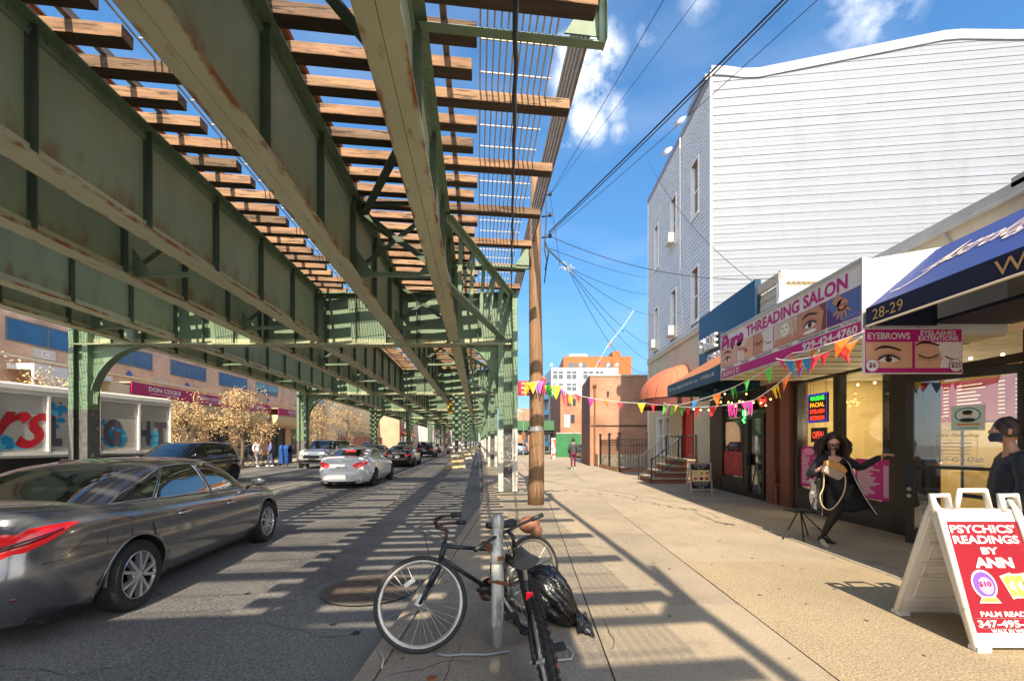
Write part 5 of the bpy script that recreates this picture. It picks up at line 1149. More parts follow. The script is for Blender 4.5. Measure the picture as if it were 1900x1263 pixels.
for i in range(len(edges)-1):
    b=MB(); a,c=edges[i]+.05,edges[i+1]; z=1.33
    while z<3.1: tb(b,a,c,-.10,-.052,z,min(z+.135,3.12)); tb(b,a,c,-.10,-.062,z+.135,min(z+.15,3.12)); z+=.15
    b.build('roll_door',M_roll,t)
    b=MB(); tb(b,edges[i+1]-.02 if i<5 else TL-.05,edges[i+1]+.05,-.1,.03,1.3,3.14); b.build('door_post',M_white,t)
d=Dec(TP0+tn*-.046,tu,(0,0,1)); RED=paint((178,22,38)); DG=paint((88,84,96)); B1=paint((20,140,195)); B2=paint((90,190,220)); 
rr3=random.Random(8)
def splash(u,v,r,n,l=1):
    for i in range(n):
        a=rr3.random()*6.28; q=r*rr3.random()**.6; rr_=r*rr3.uniform(.15,.5); uu,vv=u+q*math.cos(a),v+q*math.sin(a); k=7; vv=max(1.36+rr_,vv)
        d.poly([(uu+rr_*rr3.uniform(.5,1)*math.cos(6.28*j/k),vv+rr_*rr3.uniform(.5,1)*math.sin(6.28*j/k)) for j in range(k)],rr3.choice((B1,B1,B2)),l+.1*i/n)
splash(4.05,2.6,.33,16); splash(4.15,2.2,.22,10); splash(5.75,1.85,.5,34); splash(7.3,1.75,.4,18); splash(2.6,1.45,.5,16); splash(1.6,1.42,.5,14); splash(5.35,2.3,.2,6)
rs_=[[(1.55,1.95),(1.85,2.2),(2.15,2.62),(2.35,2.5),(2.28,2.2),(2.12,1.85),(2.15,1.65),(2.35,1.62),(2.65,1.85)],[(2.65,1.85),(2.95,2.15),(3.3,2.5),(3.62,2.72)],[(3.62,2.72),(3.5,2.35),(3.62,1.95),(3.55,1.6),(3.25,1.5),(3.0,1.62)]]
rs_=[[(2.33+(a-1.55)*.72,c) for a,c in s_] for s_ in rs_]
d.text('rs',3.05,2.0,1,RED,3,shear=.6,bold=.015,width=1.75,height=1.15)
for s_,u_,w_ in (('L',3.98,.3),('I',4.66,.16),('G',5.72,.62),('H',6.72+.2,.52),('T',7.62,.55)): d.text(s_,u_,1.98,1,DG,4,bold=.06,width=w_,height=.98)
d.build('painted_lettering',t)
b=MB(); tb(b,.3,TL-.4,-2.2,-.3,.65,1.12); b.build('chassis',M_dark,t)
for u_ in (1.9,5.4): 
    c=TP0+tu*u_+tn*-.35+V((0,0,.5)); b=MB(); b.lathe([(.3,-.14),(.46,-.14),(.5,-.09),(.5,.09),(.46,.14),(.3,.14)],24,c,tn,close=True); w=b.build('wheel',M_black,t,smooth=True,ang=40); b=MB(); b.lathe([(.0,.06),(.12,.1),(.3,.02)],16,c,tn); b.build('rim',M_steel,w,smooth=True)
b=MB(); 
for i in range(8): a0=R(10+20*i); a1=R(30+20*i); p=TP0+tu*5.4; b.beam(p+tu*.62*math.cos(a0)+V((0,0,.5+.62*math.sin(a0))),p+tu*.62*math.cos(a1)+V((0,0,.5+.62*math.sin(a1))),.3,.03)
b.build('mudguard',M_dark,t)
b=MB(); tb(b,-1.9,-.25,-2.2,-.1,.6,2.6); cb=b.build('cab',M_white,t,bevel=.15)
# ---------------- trees ----------------
def bark(nm='tree_bark'): return mat(nm,(.16,.12,.09),.9,0,.25,6,bump=.4)
LEAF=[mat('golden_leaf',(.64,.42,.17),.7,0,.2,2),mat('pale_gold_leaf',(.74,.57,.32),.7,0,.2,2),mat('russet_leaf',(.48,.26,.10),.7,0,.2,2),mat('straw_leaf',(.60,.50,.32),.7,0,.15,2)]
def tree(name,label,x,y,h,r,n,seed,bare=False,group='golden street trees on the opposite side',cz=.62):
    rr4=random.Random(seed); t=thing(name,label,'tree',(x,y,.13),0,group); b=MB(); tips=[]
    tr=[V((x,y,.1))]; 
    for i in range(1,7): tr.append(V((x+rr4.uniform(-.06,.06)*i*.5,y+rr4.uniform(-.06,.06)*i*.5,.1+h*.85*i/6)))
    b.path(tr,[.11*(1-i/8) for i in range(7)],8)
    for i in range(26):
        k=rr4.uniform(1.6,5.9); p=tr[int(k)].lerp(tr[min(6,int(k)+1)],k-int(k)); a=rr4.random()*6.28; l_=r*(1.1-.12*k)*rr4.uniform(.7,1.15); q=p+V((math.cos(a)*l_,math.sin(a)*l_,l_*rr4.uniform(.35,.9)))
        mid=p.lerp(q,.5)+V((0,0,-.08)); b.path([p,mid,q],[.03,.02,.008],5,cap=False); tips+= [q,mid,p.lerp(q,.8)]
        for j in range(3): s_=p.lerp(q,rr4.uniform(.4,.95)); e=s_+V((rr4.uniform(-.5,.5),rr4.uniform(-.5,.5),rr4.uniform(.0,.45))); b.path([s_,e],[.01,.004],4,cap=False); tips.append(e)
    b.build('trunk',bark(),t,smooth=True)
    b=MB()
    for i in range(n):
        c=rr4.choice(tips); g_=V((rr4.gauss(0,.17),rr4.gauss(0,.17),rr4.gauss(0,.13))); p=c+g_; a=V((rr4.gauss(0,1),rr4.gauss(0,1),rr4.gauss(0,.7))).normalized(); q=a.orthogonal(); q=(Matrix.Rotation(rr4.random()*6.28,3,a)@q).normalized(); s_=rr4.uniform(.05,.11)
        b.add([p-a*s_*.5,p+q*s_*.32,p+a*s_*.6,p-q*s_*.32],[(0,1,2,3)],rr4.choice((0,0,1,1,2,3)))
    b.build('crown',LEAF,t); return t
tree('street_tree','full golden tree right of the parked dark SUV roof, second sign behind it',XY(450,27),27.0,5.1,1.9,5200,1)
tree('street_tree','smaller golden tree beside the far end of the beverage truck',XY(345,22.5),22.5,4.0,1.35,3000,2)
tree('street_tree','golden tree rising behind the beverage truck roof',XY(78,17),17.4,4.6,1.7,2200,3)
tree('street_tree','golden tree with bare twigs before the cream wall, farthest one',XY(645,42),42,5.4,2.5,4200,4)
tree('street_tree','hazy golden tree over the third shop sign',XY(590,36),36,4.8,1.9,3000,6)
tree('bare_tree','leafless thin tree rising behind the far blue car',XY(1078,52),52,6.0,1.2,60,7,group='bare far trees')
# ---------------- cars ----------------
def carpaint(nm,c,metal=.0,rough=.28,coat=1,flake=.0): return mat(nm,c,rough,metal,.0,3,coat=coat,spec=.5)
M_glz=mat('car_glass',(.012,.016,.016),.03,0,0,spec=1,coat=1); M_chr=mat('chrome',(.75,.75,.76),.08,1,0); M_plast=mat('black_plastic',(.02,.02,.022),.45,0,.1,8)
M_alloy=mat('alloy',(.62,.62,.63),.22,.7,0); M_alloyD=mat('dark_alloy',(.05,.05,.055),.35,.6,0); M_disc=mat('wheel_well',(.01,.01,.01),.9,0,0)
def lampmat(nm,c,e=0): return mat(nm,c,.12,0,.15,14,coat=1,emit=e)
M_tail=lampmat('tail_lamp_red',(.42,.008,.010),.35); M_headl=mat('head_lamp',(.55,.58,.62),.05,.6,.3,20,coat=1)
def ipol(k,x):
    if x<=k[0][0]: return k[0][1]
    for i in range(len(k)-1):
        if x<=k[i+1][0]:
            t=(x-k[i][0])/(k[i+1][0]-k[i][0]); 
            p0=k[max(0,i-1)][1];p1=k[i][1];p2=k[i+1][1];p3=k[min(len(k)-1,i+2)][1]
            m1=(p2-p0)/((k[i+1][0]-k[max(0,i-1)][0]) or 1)*(k[i+1][0]-k[i][0]); m2=(p3-p1)/((k[min(len(k)-1,i+2)][0]-k[i][0]) or 1)*(k[i+1][0]-k[i][0])
            return (2*t**3-3*t*t+1)*p1+(t**3-2*t*t+t)*m1+(-2*t**3+3*t*t)*p2+(t**3-t*t)*m2
    return k[-1][1]
def lin_(k,x):
    if x<=k[0][0]: return k[0][1]
    for a,b in zip(k,k[1:]):
        if x<=b[0]: return a[1]+(b[1]-a[1])*(x-a[0])/(b[0]-a[0])
    return k[-1][1]
def sg(v,e): return math.copysign(abs(v)**e,v)
def make_car(name,label,loc,rz,paintm,p,group='cars in the street',detail=1):
    g=dict(L=4.8,B=.91,H=1.44,wb=2.85,r=.33,ov=.95,z0=.2,n=5.0,
      edge=[(-2.4,.98),(-1.9,1.01),(-1.0,1.0),(0,.98),(1.0,.93),(1.7,.86),(2.2,.72),(2.4,.62)],
      gf0=1.15,gr0=-1.75,gf1=.25,gr1=-.85,gB0=.80,gB1=.58,rim=M_alloy,spokes=5,crown=.05,cell=.09,cab_n=6)
    g.update(p); L=g['L'];B=g['B']; t=thing(name,label,g.get('cat','car'),(loc[0],loc[1],loc[2] if len(loc)>2 else .0),rz,group)
    yf=L/2-g['ov']; yr=yf-g['wb']; z0=g['z0']; ra=g['r']+.055; n=g['n']; edge=g['edge']
    ht=g.get('ht',[(0,.86),(.12,.93),(.3,.985),(.5,1.0),(.66,.985),(.80,.992),(.92,.965),(1,.90)])   # half width by height
    el=g.get('el',[(0,.955),(.2,.99),(.45,1.0),(.7,.985),(.9,.965),(1,.95)])          # length by height
    def body(t_,h,o=0.0):
        c=math.cos(t_); s_=math.sin(t_); A=L/2*ipol(el,h)+o; y=A*sg(c,2/n); x=(B*ipol(ht,h)+o)*sg(s_,2/n)
        z=z0+h*(ipol(edge,y)-z0); return V((x,y,z))
    # parameter list t from 0 (front) to pi (rear)
    cell=g['cell']; ts=[]
    k=int(L*.93/cell); 
    for i in range(k+1):
        y=L/2*.93-(L*.93)*i/k; c=(abs(y)/(L/2))**(n/2); ts.append(math.acos(max(-1,min(1,math.copysign(c,y)))))
    s0=ts[0]; fr=[s0*(i/12)**1.0 for i in range(12)]; ts=fr+ts+[math.pi-x for x in fr[::-1]]
    hs_=[i/14 for i in range(15)] if cell<.08 else [i/9 for i in range(10)]
    if cell<.08: hs_=[i/20 for i in range(21)]
    b=MB()
    for sx in (1,-1):
        rows=[];kill=[]
        for h in hs_:
            row=[];kr=[]
            for tt in ts:
                v=body(tt,h); v.x*=sx; kf=False
                for yw in (yf,yr):
                    dy,dz=v.y-yw,v.z-g['r']; dd=math.hypot(dy,dz)
                    if dd<ra and abs(v.x)>.3:
                        if dd>ra-cell*.75 : v.y=yw+dy*ra/dd; v.z=g['r']+dz*ra/dd
                        else: kf=True
                row.append(v);kr.append(kf)
            rows.append(row);kill.append(kr)
        b.grid(rows,0,skip=lambda i,j:kill[i][j] or kill[i+1][j] or kill[i][j+1] or kill[i+1][j+1])
        # top
        cr=[]
        for kk in (1,.985,.95,.85,.6,.3,0):
            row=[]
            for tt in ts:
                v=body(tt,1); cw=.035*(1-kk**6)+g.get('hood',.035)*(1-kk*kk); row.append(V((v.x*kk*sx,v.y,v.z+cw)))
            cr.append(row)
        b.grid(cr)
    bd=b.build('body',paintm,t,smooth=True,world=False,ang=50)
    # underside + wheel wells
    b=MB(); b.box(-B*.82,B*.82,-L/2*.9,L/2*.9,z0-.0,z0+.03)
    for yw in (yf,yr):
        for sx in (1,-1):
            b.box(sx*(B-.30),sx*(B-.31),yw-ra,yw+ra,z0,g['r']+ra)
            rows=[[V((sx*xx,yw+ra*math.cos(a),g['r']+ra*math.sin(a))) for a in [math.pi*i/16 for i in range(17)]] for xx in (B*.97,B-.3)]; b.grid(rows)
    b.build('wheel_wells',M_disc,t,world=False)
    # arch lips
    b=MB()
    if detail:
        for yw in (yf,yr):
            for sx in (1,-1):
                pts=[]
                for i in range(21):
                    a=R(-8)+R(196)*i/20; y=yw+ra*math.cos(a); z=g['r']+ra*math.sin(a); h=(z-z0)/(ipol(edge,y)-z0); A=L/2*ipol(el,max(0,h)); x=B*ipol(ht,max(0,min(1,h)))*(max(0,1-min(1,abs(y/A))**n))**(1/n); pts.append(V((sx*(x-.003),y,z)))
                b.path(pts,.013,5)
        b.build('arch_trim',g.get('arch',paintm),t,smooth=True,world=False)
    # greenhouse
    gf0,gr0,gf1,gr1=g['gf0'],g['gr0'],g['gf1'],g['gr1']; cn=g['cab_n']; H=g['H']; cr_=g['crown']
    rk=g.get('rk',.035)
    def roofz_(y): m=(gf1+gr1)/2+g.get('peak',.1); return H-cr_-rk*(y-m)**2
    def cab(t_,q,o=0.0):
        zf=1-(1-q)**1.35; f_=gf0+(gf1-gf0)*q; r_=gr0+(gr1-gr0)*q; c=(f_+r_)/2; A=(f_-r_)/2+o; Bq=g['gB0']+(g['gB1']-g['gB0'])*(q**1.25)+o
        y=c+A*sg(math.cos(t_),2/cn); x=Bq*sg(math.sin(t_),2/cn); zb=ipol(edge,y)-.03; return V((x,y,zb+zf*(roofz_(y)-zb)))
    cts=[math.pi*(i/48) for i in range(49)]; 
    # concentrate samples at corners
    b=MB()
    for sx in (1,-1):
        rows=[[ (lambda v:V((v.x*sx,v.y,v.z)))(cab(tt,q)) for tt in cts] for q in [i/8 for i in range(9)]]
        for kk in (.97,.9,.75,.5,.25,0):
            row=[]
            for tt in cts:
                v=cab(tt,1); c=(gf1+gr1)/2; y=c+(v.y-c)*(kk if abs(kk)>0 else 0); row.append(V((v.x*kk*sx,y,roofz_(y)+cr_*(1-kk**2.2))))
            rows.append(row)
        b.grid(rows)
    b.build('roof',g.get('roofm',paintm),t,smooth=True,world=False,ang=60)
    def cpatch(t0,t1,q0,q1,m,nm,o=.006,sides=(1,-1),par=None,n_=10,trim=None,both=False):
        for sx in sides:
            b=MB(); rows=[]
            Q0=q0 if callable(q0) else (lambda f_:q0); Q1=q1 if callable(q1) else (lambda f_:q1)
            for j in range(7):
                row=[]
                for i in range(n_+1):
                    f_=i/n_; tt=t0+(t1-t0)*f_; v=cab(abs(tt),Q0(f_)+(Q1(f_)-Q0(f_))*j/6,o); sgn=sx*(1 if tt>=0 else -1); row.append(V((v.x*sgn,v.y,v.z)))
                rows.append(row)
            b.grid(rows); ob=b.build(nm,m,par or t,smooth=True,world=False)
            if trim:
                k=MB(); k.path(rows[0]+[r_[-1] for r_ in rows[1:]]+rows[-1][::-1][1:]+[r_[0] for r_ in rows[::-1][1:-1]],trim[1],5,close=True); k.build('window_trim',trim[0],ob,smooth=True,world=False)
    def t_at(y,q=.3): # param on the side for a given y
        f_=gf0+(gf1-gf0)*q; r_=gr0+(gr1-gr0)*q; c=(f_+r_)/2;A=(f_-r_)/2; u=max(-1,min(1,(y-c)/A)); return math.acos(math.copysign(abs(u)**(cn/2),u))
    ws=g.get('ws',R(27))
    cpatch(-ws,ws,.05,.93,M_glz,'windshield',sides=(1,),n_=16)
    cpatch(math.pi-ws,math.pi+ws,.06,.93,M_glz,'rear_window',sides=(),n_=16)
    b=MB(); rows=[]
    for j in range(7):
        row=[]
        for i in range(17):
            a=math.pi-ws+2*ws*i/16; sgn=1
            if a>math.pi: a=2*math.pi-a; sgn=-1
            v=cab(a,g.get('rw0',.06)+(.93-g.get('rw0',.06))*j/6,.006); row.append(V((v.x*sgn,v.y,v.z)))
        rows.append(row)
    b.grid(rows); b.build('rear_window',M_glz,t,smooth=True,world=False)
    for (ya,yb,q0,q1) in g['wins']: cpatch(t_at(ya),t_at(yb),q0,q1,M_glz,'side_window',trim=g.get('wtrim'))
    # wheels
    tyre=MB(); r=g['r']; tyre.lathe([(r*.66,-.10),(r*.9,-.112),(r*.985,-.085),(r,-.05),(r,.05),(r*.985,.085),(r*.9,.112),(r*.66,.10)],40 if detail else 24,(0,0,0),(1,0,0),close=True)
    rim=MB(); ri=r*.68; rim.lathe([(ri,.10),(ri*.97,.105),(ri*.93,.08)],40 if detail else 20,(0,0,0),(1,0,0),cap=False); rim.lathe([(ri*.93,.08),(ri*.9,.0),(ri*.9,-.09)],40 if detail else 20,(0,0,0),(1,0,0),m=1,cap=False)
    sp=g['spokes']
    for i in range(sp):
        for dv in ((-.13,.13) if g.get('twin') else (0,)):
            a=2*math.pi*i/sp+dv; a2=2*math.pi*i/sp+dv*2.1; w_=.046 if g.get('twin') else .085
            rim.beam((.092,math.cos(a)*ri*.18,math.sin(a)*ri*.18),(.085,math.cos(a2)*ri*.95,math.sin(a2)*ri*.95),.03,w_,up=(1,0,0))
    rim.lathe([(0,.112),(ri*.12,.11),(ri*.2,.098),(ri*.26,.08),(ri*.26,.03)],16,(0,0,0),(1,0,0))
    for i in range(5): a=2*math.pi*i/5+.3; rim.lathe([(0,.103),(.011,.102),(.013,.09)],6,(0,math.cos(a)*ri*.2,math.sin(a)*ri*.2),(1,0,0),m=1)
    dk=MB(); dk.lathe([(0,-.03),(ri*.92,-.03)],20,(0,0,0),(1,0,0)); dk.lathe([(ri*.3,-.0),(ri*.58,.0),(ri*.6,-.015)],20,(0,0,0),(1,0,0),m=1,cap=False)
    proto=None
    for sx in (1,-1):
        for yw in (yf,yr):
            if proto is None:
                w=tyre.build('wheel',M_black,t,smooth=True,world=False,ang=40); rm=rim.build('rim',[g['rim'],M_dark],w,smooth=True,world=False,ang=35); dd=dk.build('brake_disc',[M_disc,M_alloyD],w,world=False); proto=(w,rm,dd); pl=w
            else:
                w=proto[0].copy(); COL.objects.link(w); w.parent=t; TREE[t.name].append(w)
                for c_ in proto[1:]: q=c_.copy(); COL.objects.link(q); q.parent=w; TREE.setdefault(w.name,[]).append(q)
            w.location=(sx*(B-.125),yw,r); 
            if sx<0: w.rotation_euler=(0,0,math.pi)
    def bpatch(name,pts,m,sides=(1,-1),o=.006,par=None,rows_=5):
        """pts = list of (t, h_low, h_high) on the body shell"""
        res=None
        for sx in sides:
            b=MB(); rows=[]
            for j in range(rows_):
                row=[]
                for (tt,h0,h1) in pts:
                    a=abs(tt); sgn=sx*(1 if tt>=0 else -1)
                    if a>math.pi: a=2*math.pi-a; sgn=-sgn
                    v=body(a,h0+(h1-h0)*j/(rows_-1),o*(1 if 0<j<rows_-1 else .2)); row.append(V((v.x*sgn,v.y,v.z)))
                rows.append(row)
            b.grid(rows); res=b.build(name,m,par or t,smooth=True,world=False)
        return res
    def tY(y): c=(abs(y)/(L/2))**(n/2); return math.acos(max(-1,min(1,math.copysign(c,y))))
    def seam(pts,nm='door_seam',m=M_disc,r_=.0045,sides=(1,-1)):
        for sx in sides:
            b=MB(); b.path([ (lambda v:V((v.x*sx,v.y,v.z)))(body(tY(y),h,.0)) for y,h in pts],r_,4); b.build(nm,m,t,world=False)
    return t,g,dict(body=body,cab=cab,bpatch=bpatch,tY=tY,seam=seam,yf=yf,yr=yr,B=B,L=L)
def fill(a,b,n): return [a+(b-a)*i/n for i in range(n+1)]
def plate(t,y,z,c,ydir,txt=None,w=.30):
    b=MB(); b.box(-w/2,w/2,y-.006,y+.006,z-.075,z+.075); o=b.build('number_plate',c,t,world=False)
    b=MB(); b.text(txt or 'JLH 4028',(0,y+ydir*.008,z),(-ydir,0,0),(0,0,1),.1,width=w*.8,height=.07,bold=.01); b.build('plate_text',BLK,o,world=False)
# --- near grey sedan
def mirror(t,x,y,z,m,s=1):
    for sx in (1,-1):
        b=MB(); b.sph((sx*(x+.10),y,z+.03),(.11,.055,.07),14,10); b.beam((sx*(x-.06),y+.02,z-.05),(sx*(x+.05),y,z),.05,.03); b.build('door_mirror',m,t,smooth=True,world=False)
M_gry=carpaint('graphite_car_paint',(.17,.175,.185),.6,.22)
t,g,u=make_car('parked_car','glossy graphite grey sedan filling the left foreground with big red tail lamp',(-4.87,5.42,0),R(8.9),M_gry,dict(L=4.82,B=.915,H=1.445,wb=2.85,r=.335,ov=.93,cell=.055,
   edge=[(-2.41,.96),(-2.2,1.03),(-1.8,1.045),(-1.2,1.02),(-.4,.985),(.4,.96),(1.0,.935),(1.6,.88),(2.1,.78),(2.41,.66)],
   gf0=1.32,gr0=-2.0,gf1=.42,gr1=-.95,gB0=.80,gB1=.585,twin=True,spokes=5,rk=.055,peak=.18,crown=.06,ws=R(25),rw0=.10,
   wins=[(.98,.02,.10,.88),(-.05,-.90,.10,.88),(-.94,-1.40,.12,lambda f_:.86-.55*f_)],wtrim=(M_chr,.0065)),detail=1)
b_=u['body']; tY=u['tY']
# tail lamp wraps the rear corner with a pointed tip along the flank
pts=[(math.pi*.985,.70,.84),(math.pi*.965,.685,.86),(math.pi*.945,.675,.875),(math.pi*.93,.67,.885),(tY(-2.36),.675,.89),(tY(-2.28),.70,.90),(tY(-2.19),.75,.905),(tY(-2.11),.81,.905),(tY(-2.04),.865,.90),(tY(-2.0),.89,.893)]
tl=u['bpatch']('tail_lamp',pts,M_tail,o=.012)
u['bpatch']('lamp_lens',[(a,b+(c-b)*.30,b+(c-b)*.62) for a,b,c in pts[:8]],lampmat('lamp_deep_red',(.14,.004,.006)),o=.019); u['bpatch']('reflector',[(math.pi*.97,.26,.31),(math.pi*.93,.26,.31),(tY(-2.3),.27,.30)],lampmat('dark_reflector',(.12,.01,.02)),o=.006)
u['bpatch']('bumper_seam',[(tt,.555+.0,.56) for tt in fill(tY(-2.2),tY(-1.77),6)],M_disc,o=.003,rows_=2)
sm=u['seam']
sm([(-2.2,.56),(-2.05,.60),(-1.95,.70),(-1.9,.78)],'panel_seam'); sm([(.98,.02),(.96,.3),(1.02,.65),(.98,.99)]); sm([(-.06,.02),(-.06,.5),(-.03,.99)]); sm([(-.80,.04),(-.95,.3),(-1.15,.52),(-1.22,.75),(-1.12,.99)]); sm([(y,.05) for y in fill(.98,-.85,10)],'sill_seam')
sm([(-1.72,.60),(-1.50,.60),(-1.48,.62),(-1.48,.83),(-1.50,.85),(-1.72,.85),(-1.74,.83),(-1.74,.62),(-1.72,.60)],'fuel_door',r_=.003,sides=(1,))
for sx in (1,-1):
    for yh in (-.72,.28):
        v=b_(tY(yh),.80,.0); b=MB(); b.path([V((sx*(v.x+.004),yh-.11,v.z)),V((sx*(v.x+.034),yh-.08,v.z+.004)),V((sx*(v.x+.036),yh+.08,v.z+.008)),V((sx*(v.x+.004),yh+.11,v.z+.008))],[.011,.014,.014,.011],8); b.build('door_handle',M_chr,t,smooth=True,world=False)
        b=MB(); b.sph((sx*(v.x-.012),yh,v.z),(.02,.075,.035),12,8); b.build('handle_recess',M_disc,t,smooth=True,world=False)
mirror(t,.86,.98,1.0,M_gry)
u['bpatch']('rocker_trim',[(tt,.005,.05) for tt in fill(tY(.95),tY(-.85),8)],M_plast,o=.012)
b=MB(); b.add([(-.03,-.95,1.43),(.03,-.95,1.43),(0,-1.12,1.40),(0,-1.08,1.46)],[(0,1,3),(1,2,3),(2,0,3)]); b.build('roof_antenna',M_gry,t,world=False)
v=b_(math.pi,.62); plate(t,-u['L']/2*.985,.74,M_white,-1)
u['bpatch']('boot_chrome',[(math.pi-.0001,.885,.91),(math.pi*.98,.885,.91),(math.pi*.955,.88,.905)],M_chr,o=.01)
# --- generic helpers for the other cars
def rear_std(t,u,lamp_h=(.62,.80),yl=-.28,pl=.72,badge=True,chr_=False,lt=M_tail):
    L=u['L']; u['bpatch']('tail_lamp',[(math.pi*.955,*lamp_h),(math.pi*.93,*lamp_h),(u['tY'](-L/2+.12),*lamp_h),(u['tY'](-L/2+.30),lamp_h[0]+.06,lamp_h[1]-.01)],lt,o=.012)
    plate(t,-L/2*1.0-.005,pl,M_white,-1)
    u['bpatch']('bumper_trim',[(x,.02,.10) for x in (math.pi,math.pi*.96,math.pi*.93,u['tY'](-L/2+.2))],M_plast,o=.01)
def front_std(t,u,grille=(.42,.66),lamp=(.60,.76),pcol=None,gm=M_plast):
    L=u['L']; u['bpatch']('headlight',[(.11,lamp[0]+.02,lamp[1]),(.2,*lamp),(u['tY'](L/2-.10),*lamp),(u['tY'](L/2-.35),lamp[0]+.08,lamp[1]+.02)],M_headl,o=.012)
    u['bpatch']('grille',[(-.1,*grille),(0,*grille),(.1,*grille)],gm,sides=(1,),o=.01); u['bpatch']('lower_grille',[(-.14,.12,.28),(0,.12,.28),(.14,.12,.28)],M_plast,sides=(1,),o=.01)
    plate(t,L/2+.012,.55,pcol or M_white,1)
def doors(u,ys): 
    for y in ys: u['seam']([(y,.03),(y,.5),(y,.98)])
    v=u['body']
# dark SUV, oncoming
M_navy=carpaint('deep_brown_grey_paint',(.022,.020,.024),.3,.2)
t,g,u=make_car('dark_suv','dark charcoal SUV facing the viewer between grey sedan and beverage truck','x'and(-12.35,15.55,0),R(180+3),M_navy,dict(L=4.55,B=.92,H=1.66,wb=2.7,r=.36,ov=.92,z0=.25,cell=.075,
   edge=[(-2.27,1.0),(-1.9,1.13),(-1.0,1.12),(0,1.08),(.9,1.05),(1.5,1.0),(2.0,.92),(2.27,.75)],gf0=1.25,gr0=-2.12,gf1=.35,gr1=-1.75,gB0=.82,gB1=.62,rk=.04,peak=.3,arch=M_plast,
   wins=[(.92,.05,.08,.86),(-.02,-.85,.08,.86),(-.9,-1.6,.12,lambda f_:.82-.35*f_)],rim=M_alloyD,twin=True,wtrim=(M_plast,.008)),detail=1)
front_std(t,u); rear_std(t,u,(.66,.80)); mirror(t,.86,.9,1.12,M_navy); doors(u,(.95,0,-.85)); u['bpatch']('sill_cladding',[(x,0,.12) for x in fill(u['tY'](.95),u['tY'](-.85),6)],M_plast,o=.015)
b=MB(); b.prism([(-.6,-1.7,1.60),(.6,-1.7,1.60),(.58,-2.0,1.575),(-.58,-2.0,1.575)],(0,0,.03)); b.build('roof_spoiler',M_navy,t,world=False)
for sx in (1,-1):
    for yh in (-.7,.2): v=u['body'](u['tY'](yh),.84); b=MB(); b.path([V((sx*(v.x+.02),yh-.1,v.z)),V((sx*(v.x+.03),yh+.1,v.z+.01))],.014,6); b.build('door_handle',M_navy,t,smooth=True,world=False)
# white sedan
M_wht=carpaint('white_car_paint',(.70,.71,.73),0,.25)
def white_sedan(name,label,loc,rz,group,pm=M_wht,H=1.45,det=1):
    t,g,u=make_car(name,label,loc,rz,pm,dict(L=4.88,B=.93,H=H,wb=2.83,r=.335,ov=.95,cell=.08,edge=[(-2.44,.96),(-2.25,1.06),(-1.8,1.07),(-1.0,1.02),(0,.98),(1.0,.93),(1.7,.86),(2.2,.76),(2.44,.64)],
      gf0=1.2,gr0=-2.1,gf1=.35,gr1=-1.05,gB0=.80,gB1=.58,rk=.05,peak=.15,wins=[(.85,.02,.10,.87),(-.05,-.9,.10,.87),(-.95,-1.35,.14,lambda f_:.8-.5*f_)],rim=M_alloyD,spokes=5,twin=True,wtrim=(M_chr,.006)),group,det)
    return t,g,u
t,g,u=white_sedan('white_sedan','white sedan seen from behind with red tail lamps, driving in the shade',(-6.62,17.15,0),R(5.9),'cars in the street')
u['bpatch']('tail_lamp',[(math.pi*.965,.74,.80),(math.pi*.95,.70,.84),(math.pi*.93,.66,.87),(u['tY'](-2.36),.66,.88),(u['tY'](-2.2),.74,.87),(u['tY'](-2.05),.82,.86)],M_tail,o=.012)
plate(t,-2.44,.74,M_white,-1,'KDR 7716'); u['bpatch']('bumper_trim',[(x,.0,.09) for x in (math.pi,math.pi*.96,math.pi*.93,u['tY'](-2.2))],M_plast,o=.01); mirror(t,.86,.85,1.0,M_wht); doors(u,(.95,0,-.9))
for sx in (.55,-.55): b=MB(); b.box(sx-.11,sx+.11,-2.42,-2.38,.27,.33); b.build('exhaust_tip',M_chr,t,world=False,bevel=.015)
b=MB(); b.box(-.06,.06,-2.46,-2.44,.93,.98); b.build('badge',M_chr,t,world=False)
b=MB(); b.box(-.18,.18,-1.30,-1.26,1.30,1.33); b.build('brake_light',lampmat('brake_lit',(.8,.02,.02),2),t,world=False)
# oncoming silver truck like SUV
M_sil=carpaint('silver_white_paint',(.52,.54,.56),.3,.25)
SUV=dict(L=4.82,B=.96,H=1.80,wb=2.79,r=.39,ov=.95,z0=.32,n=7,cab_n=8,edge=[(-2.4,1.12),(-2,1.2),(-1,1.2),(0,1.18),(1.0,1.17),(1.6,1.16),(2.1,1.12),(2.41,1.02)],gf0=1.15,gr0=-2.3,gf1=.55,gr1=-2.05,gB0=.85,gB1=.70,rk=.015,peak=.3,crown=.05,wins=[(.9,.1,.08,.88),(.0,-.9,.08,.88),(-1.0,-1.9,.08,.88)],cell=.1,wtrim=(M_plast,.008),arch=M_plast)
t,g,u=make_car('silver_suv','silver off road SUV facing the viewer beside the white sedan, yellow front plate',(-13.25,28.6,0),R(180+3),M_sil,SUV)
front_std(t,u,(.45,.70),(.58,.78),mat('yellow_plate',(.75,.42,.04),.5,0,0)); rear_std(t,u); mirror(t,.9,.95,1.2,M_sil); doors(u,(.95,.02,-.95))
for sx in (1,-1): b=MB(); b.path([(sx*.66,.3,1.83),(sx*.66,-1.9,1.82)],.018,6); b.build('roof_rail',M_plast,t,world=False)
b=MB(); b.box(-.85,.85,2.36,2.46,.40,.56); b.build('front_bumper',M_plast,t,world=False,bevel=.03)
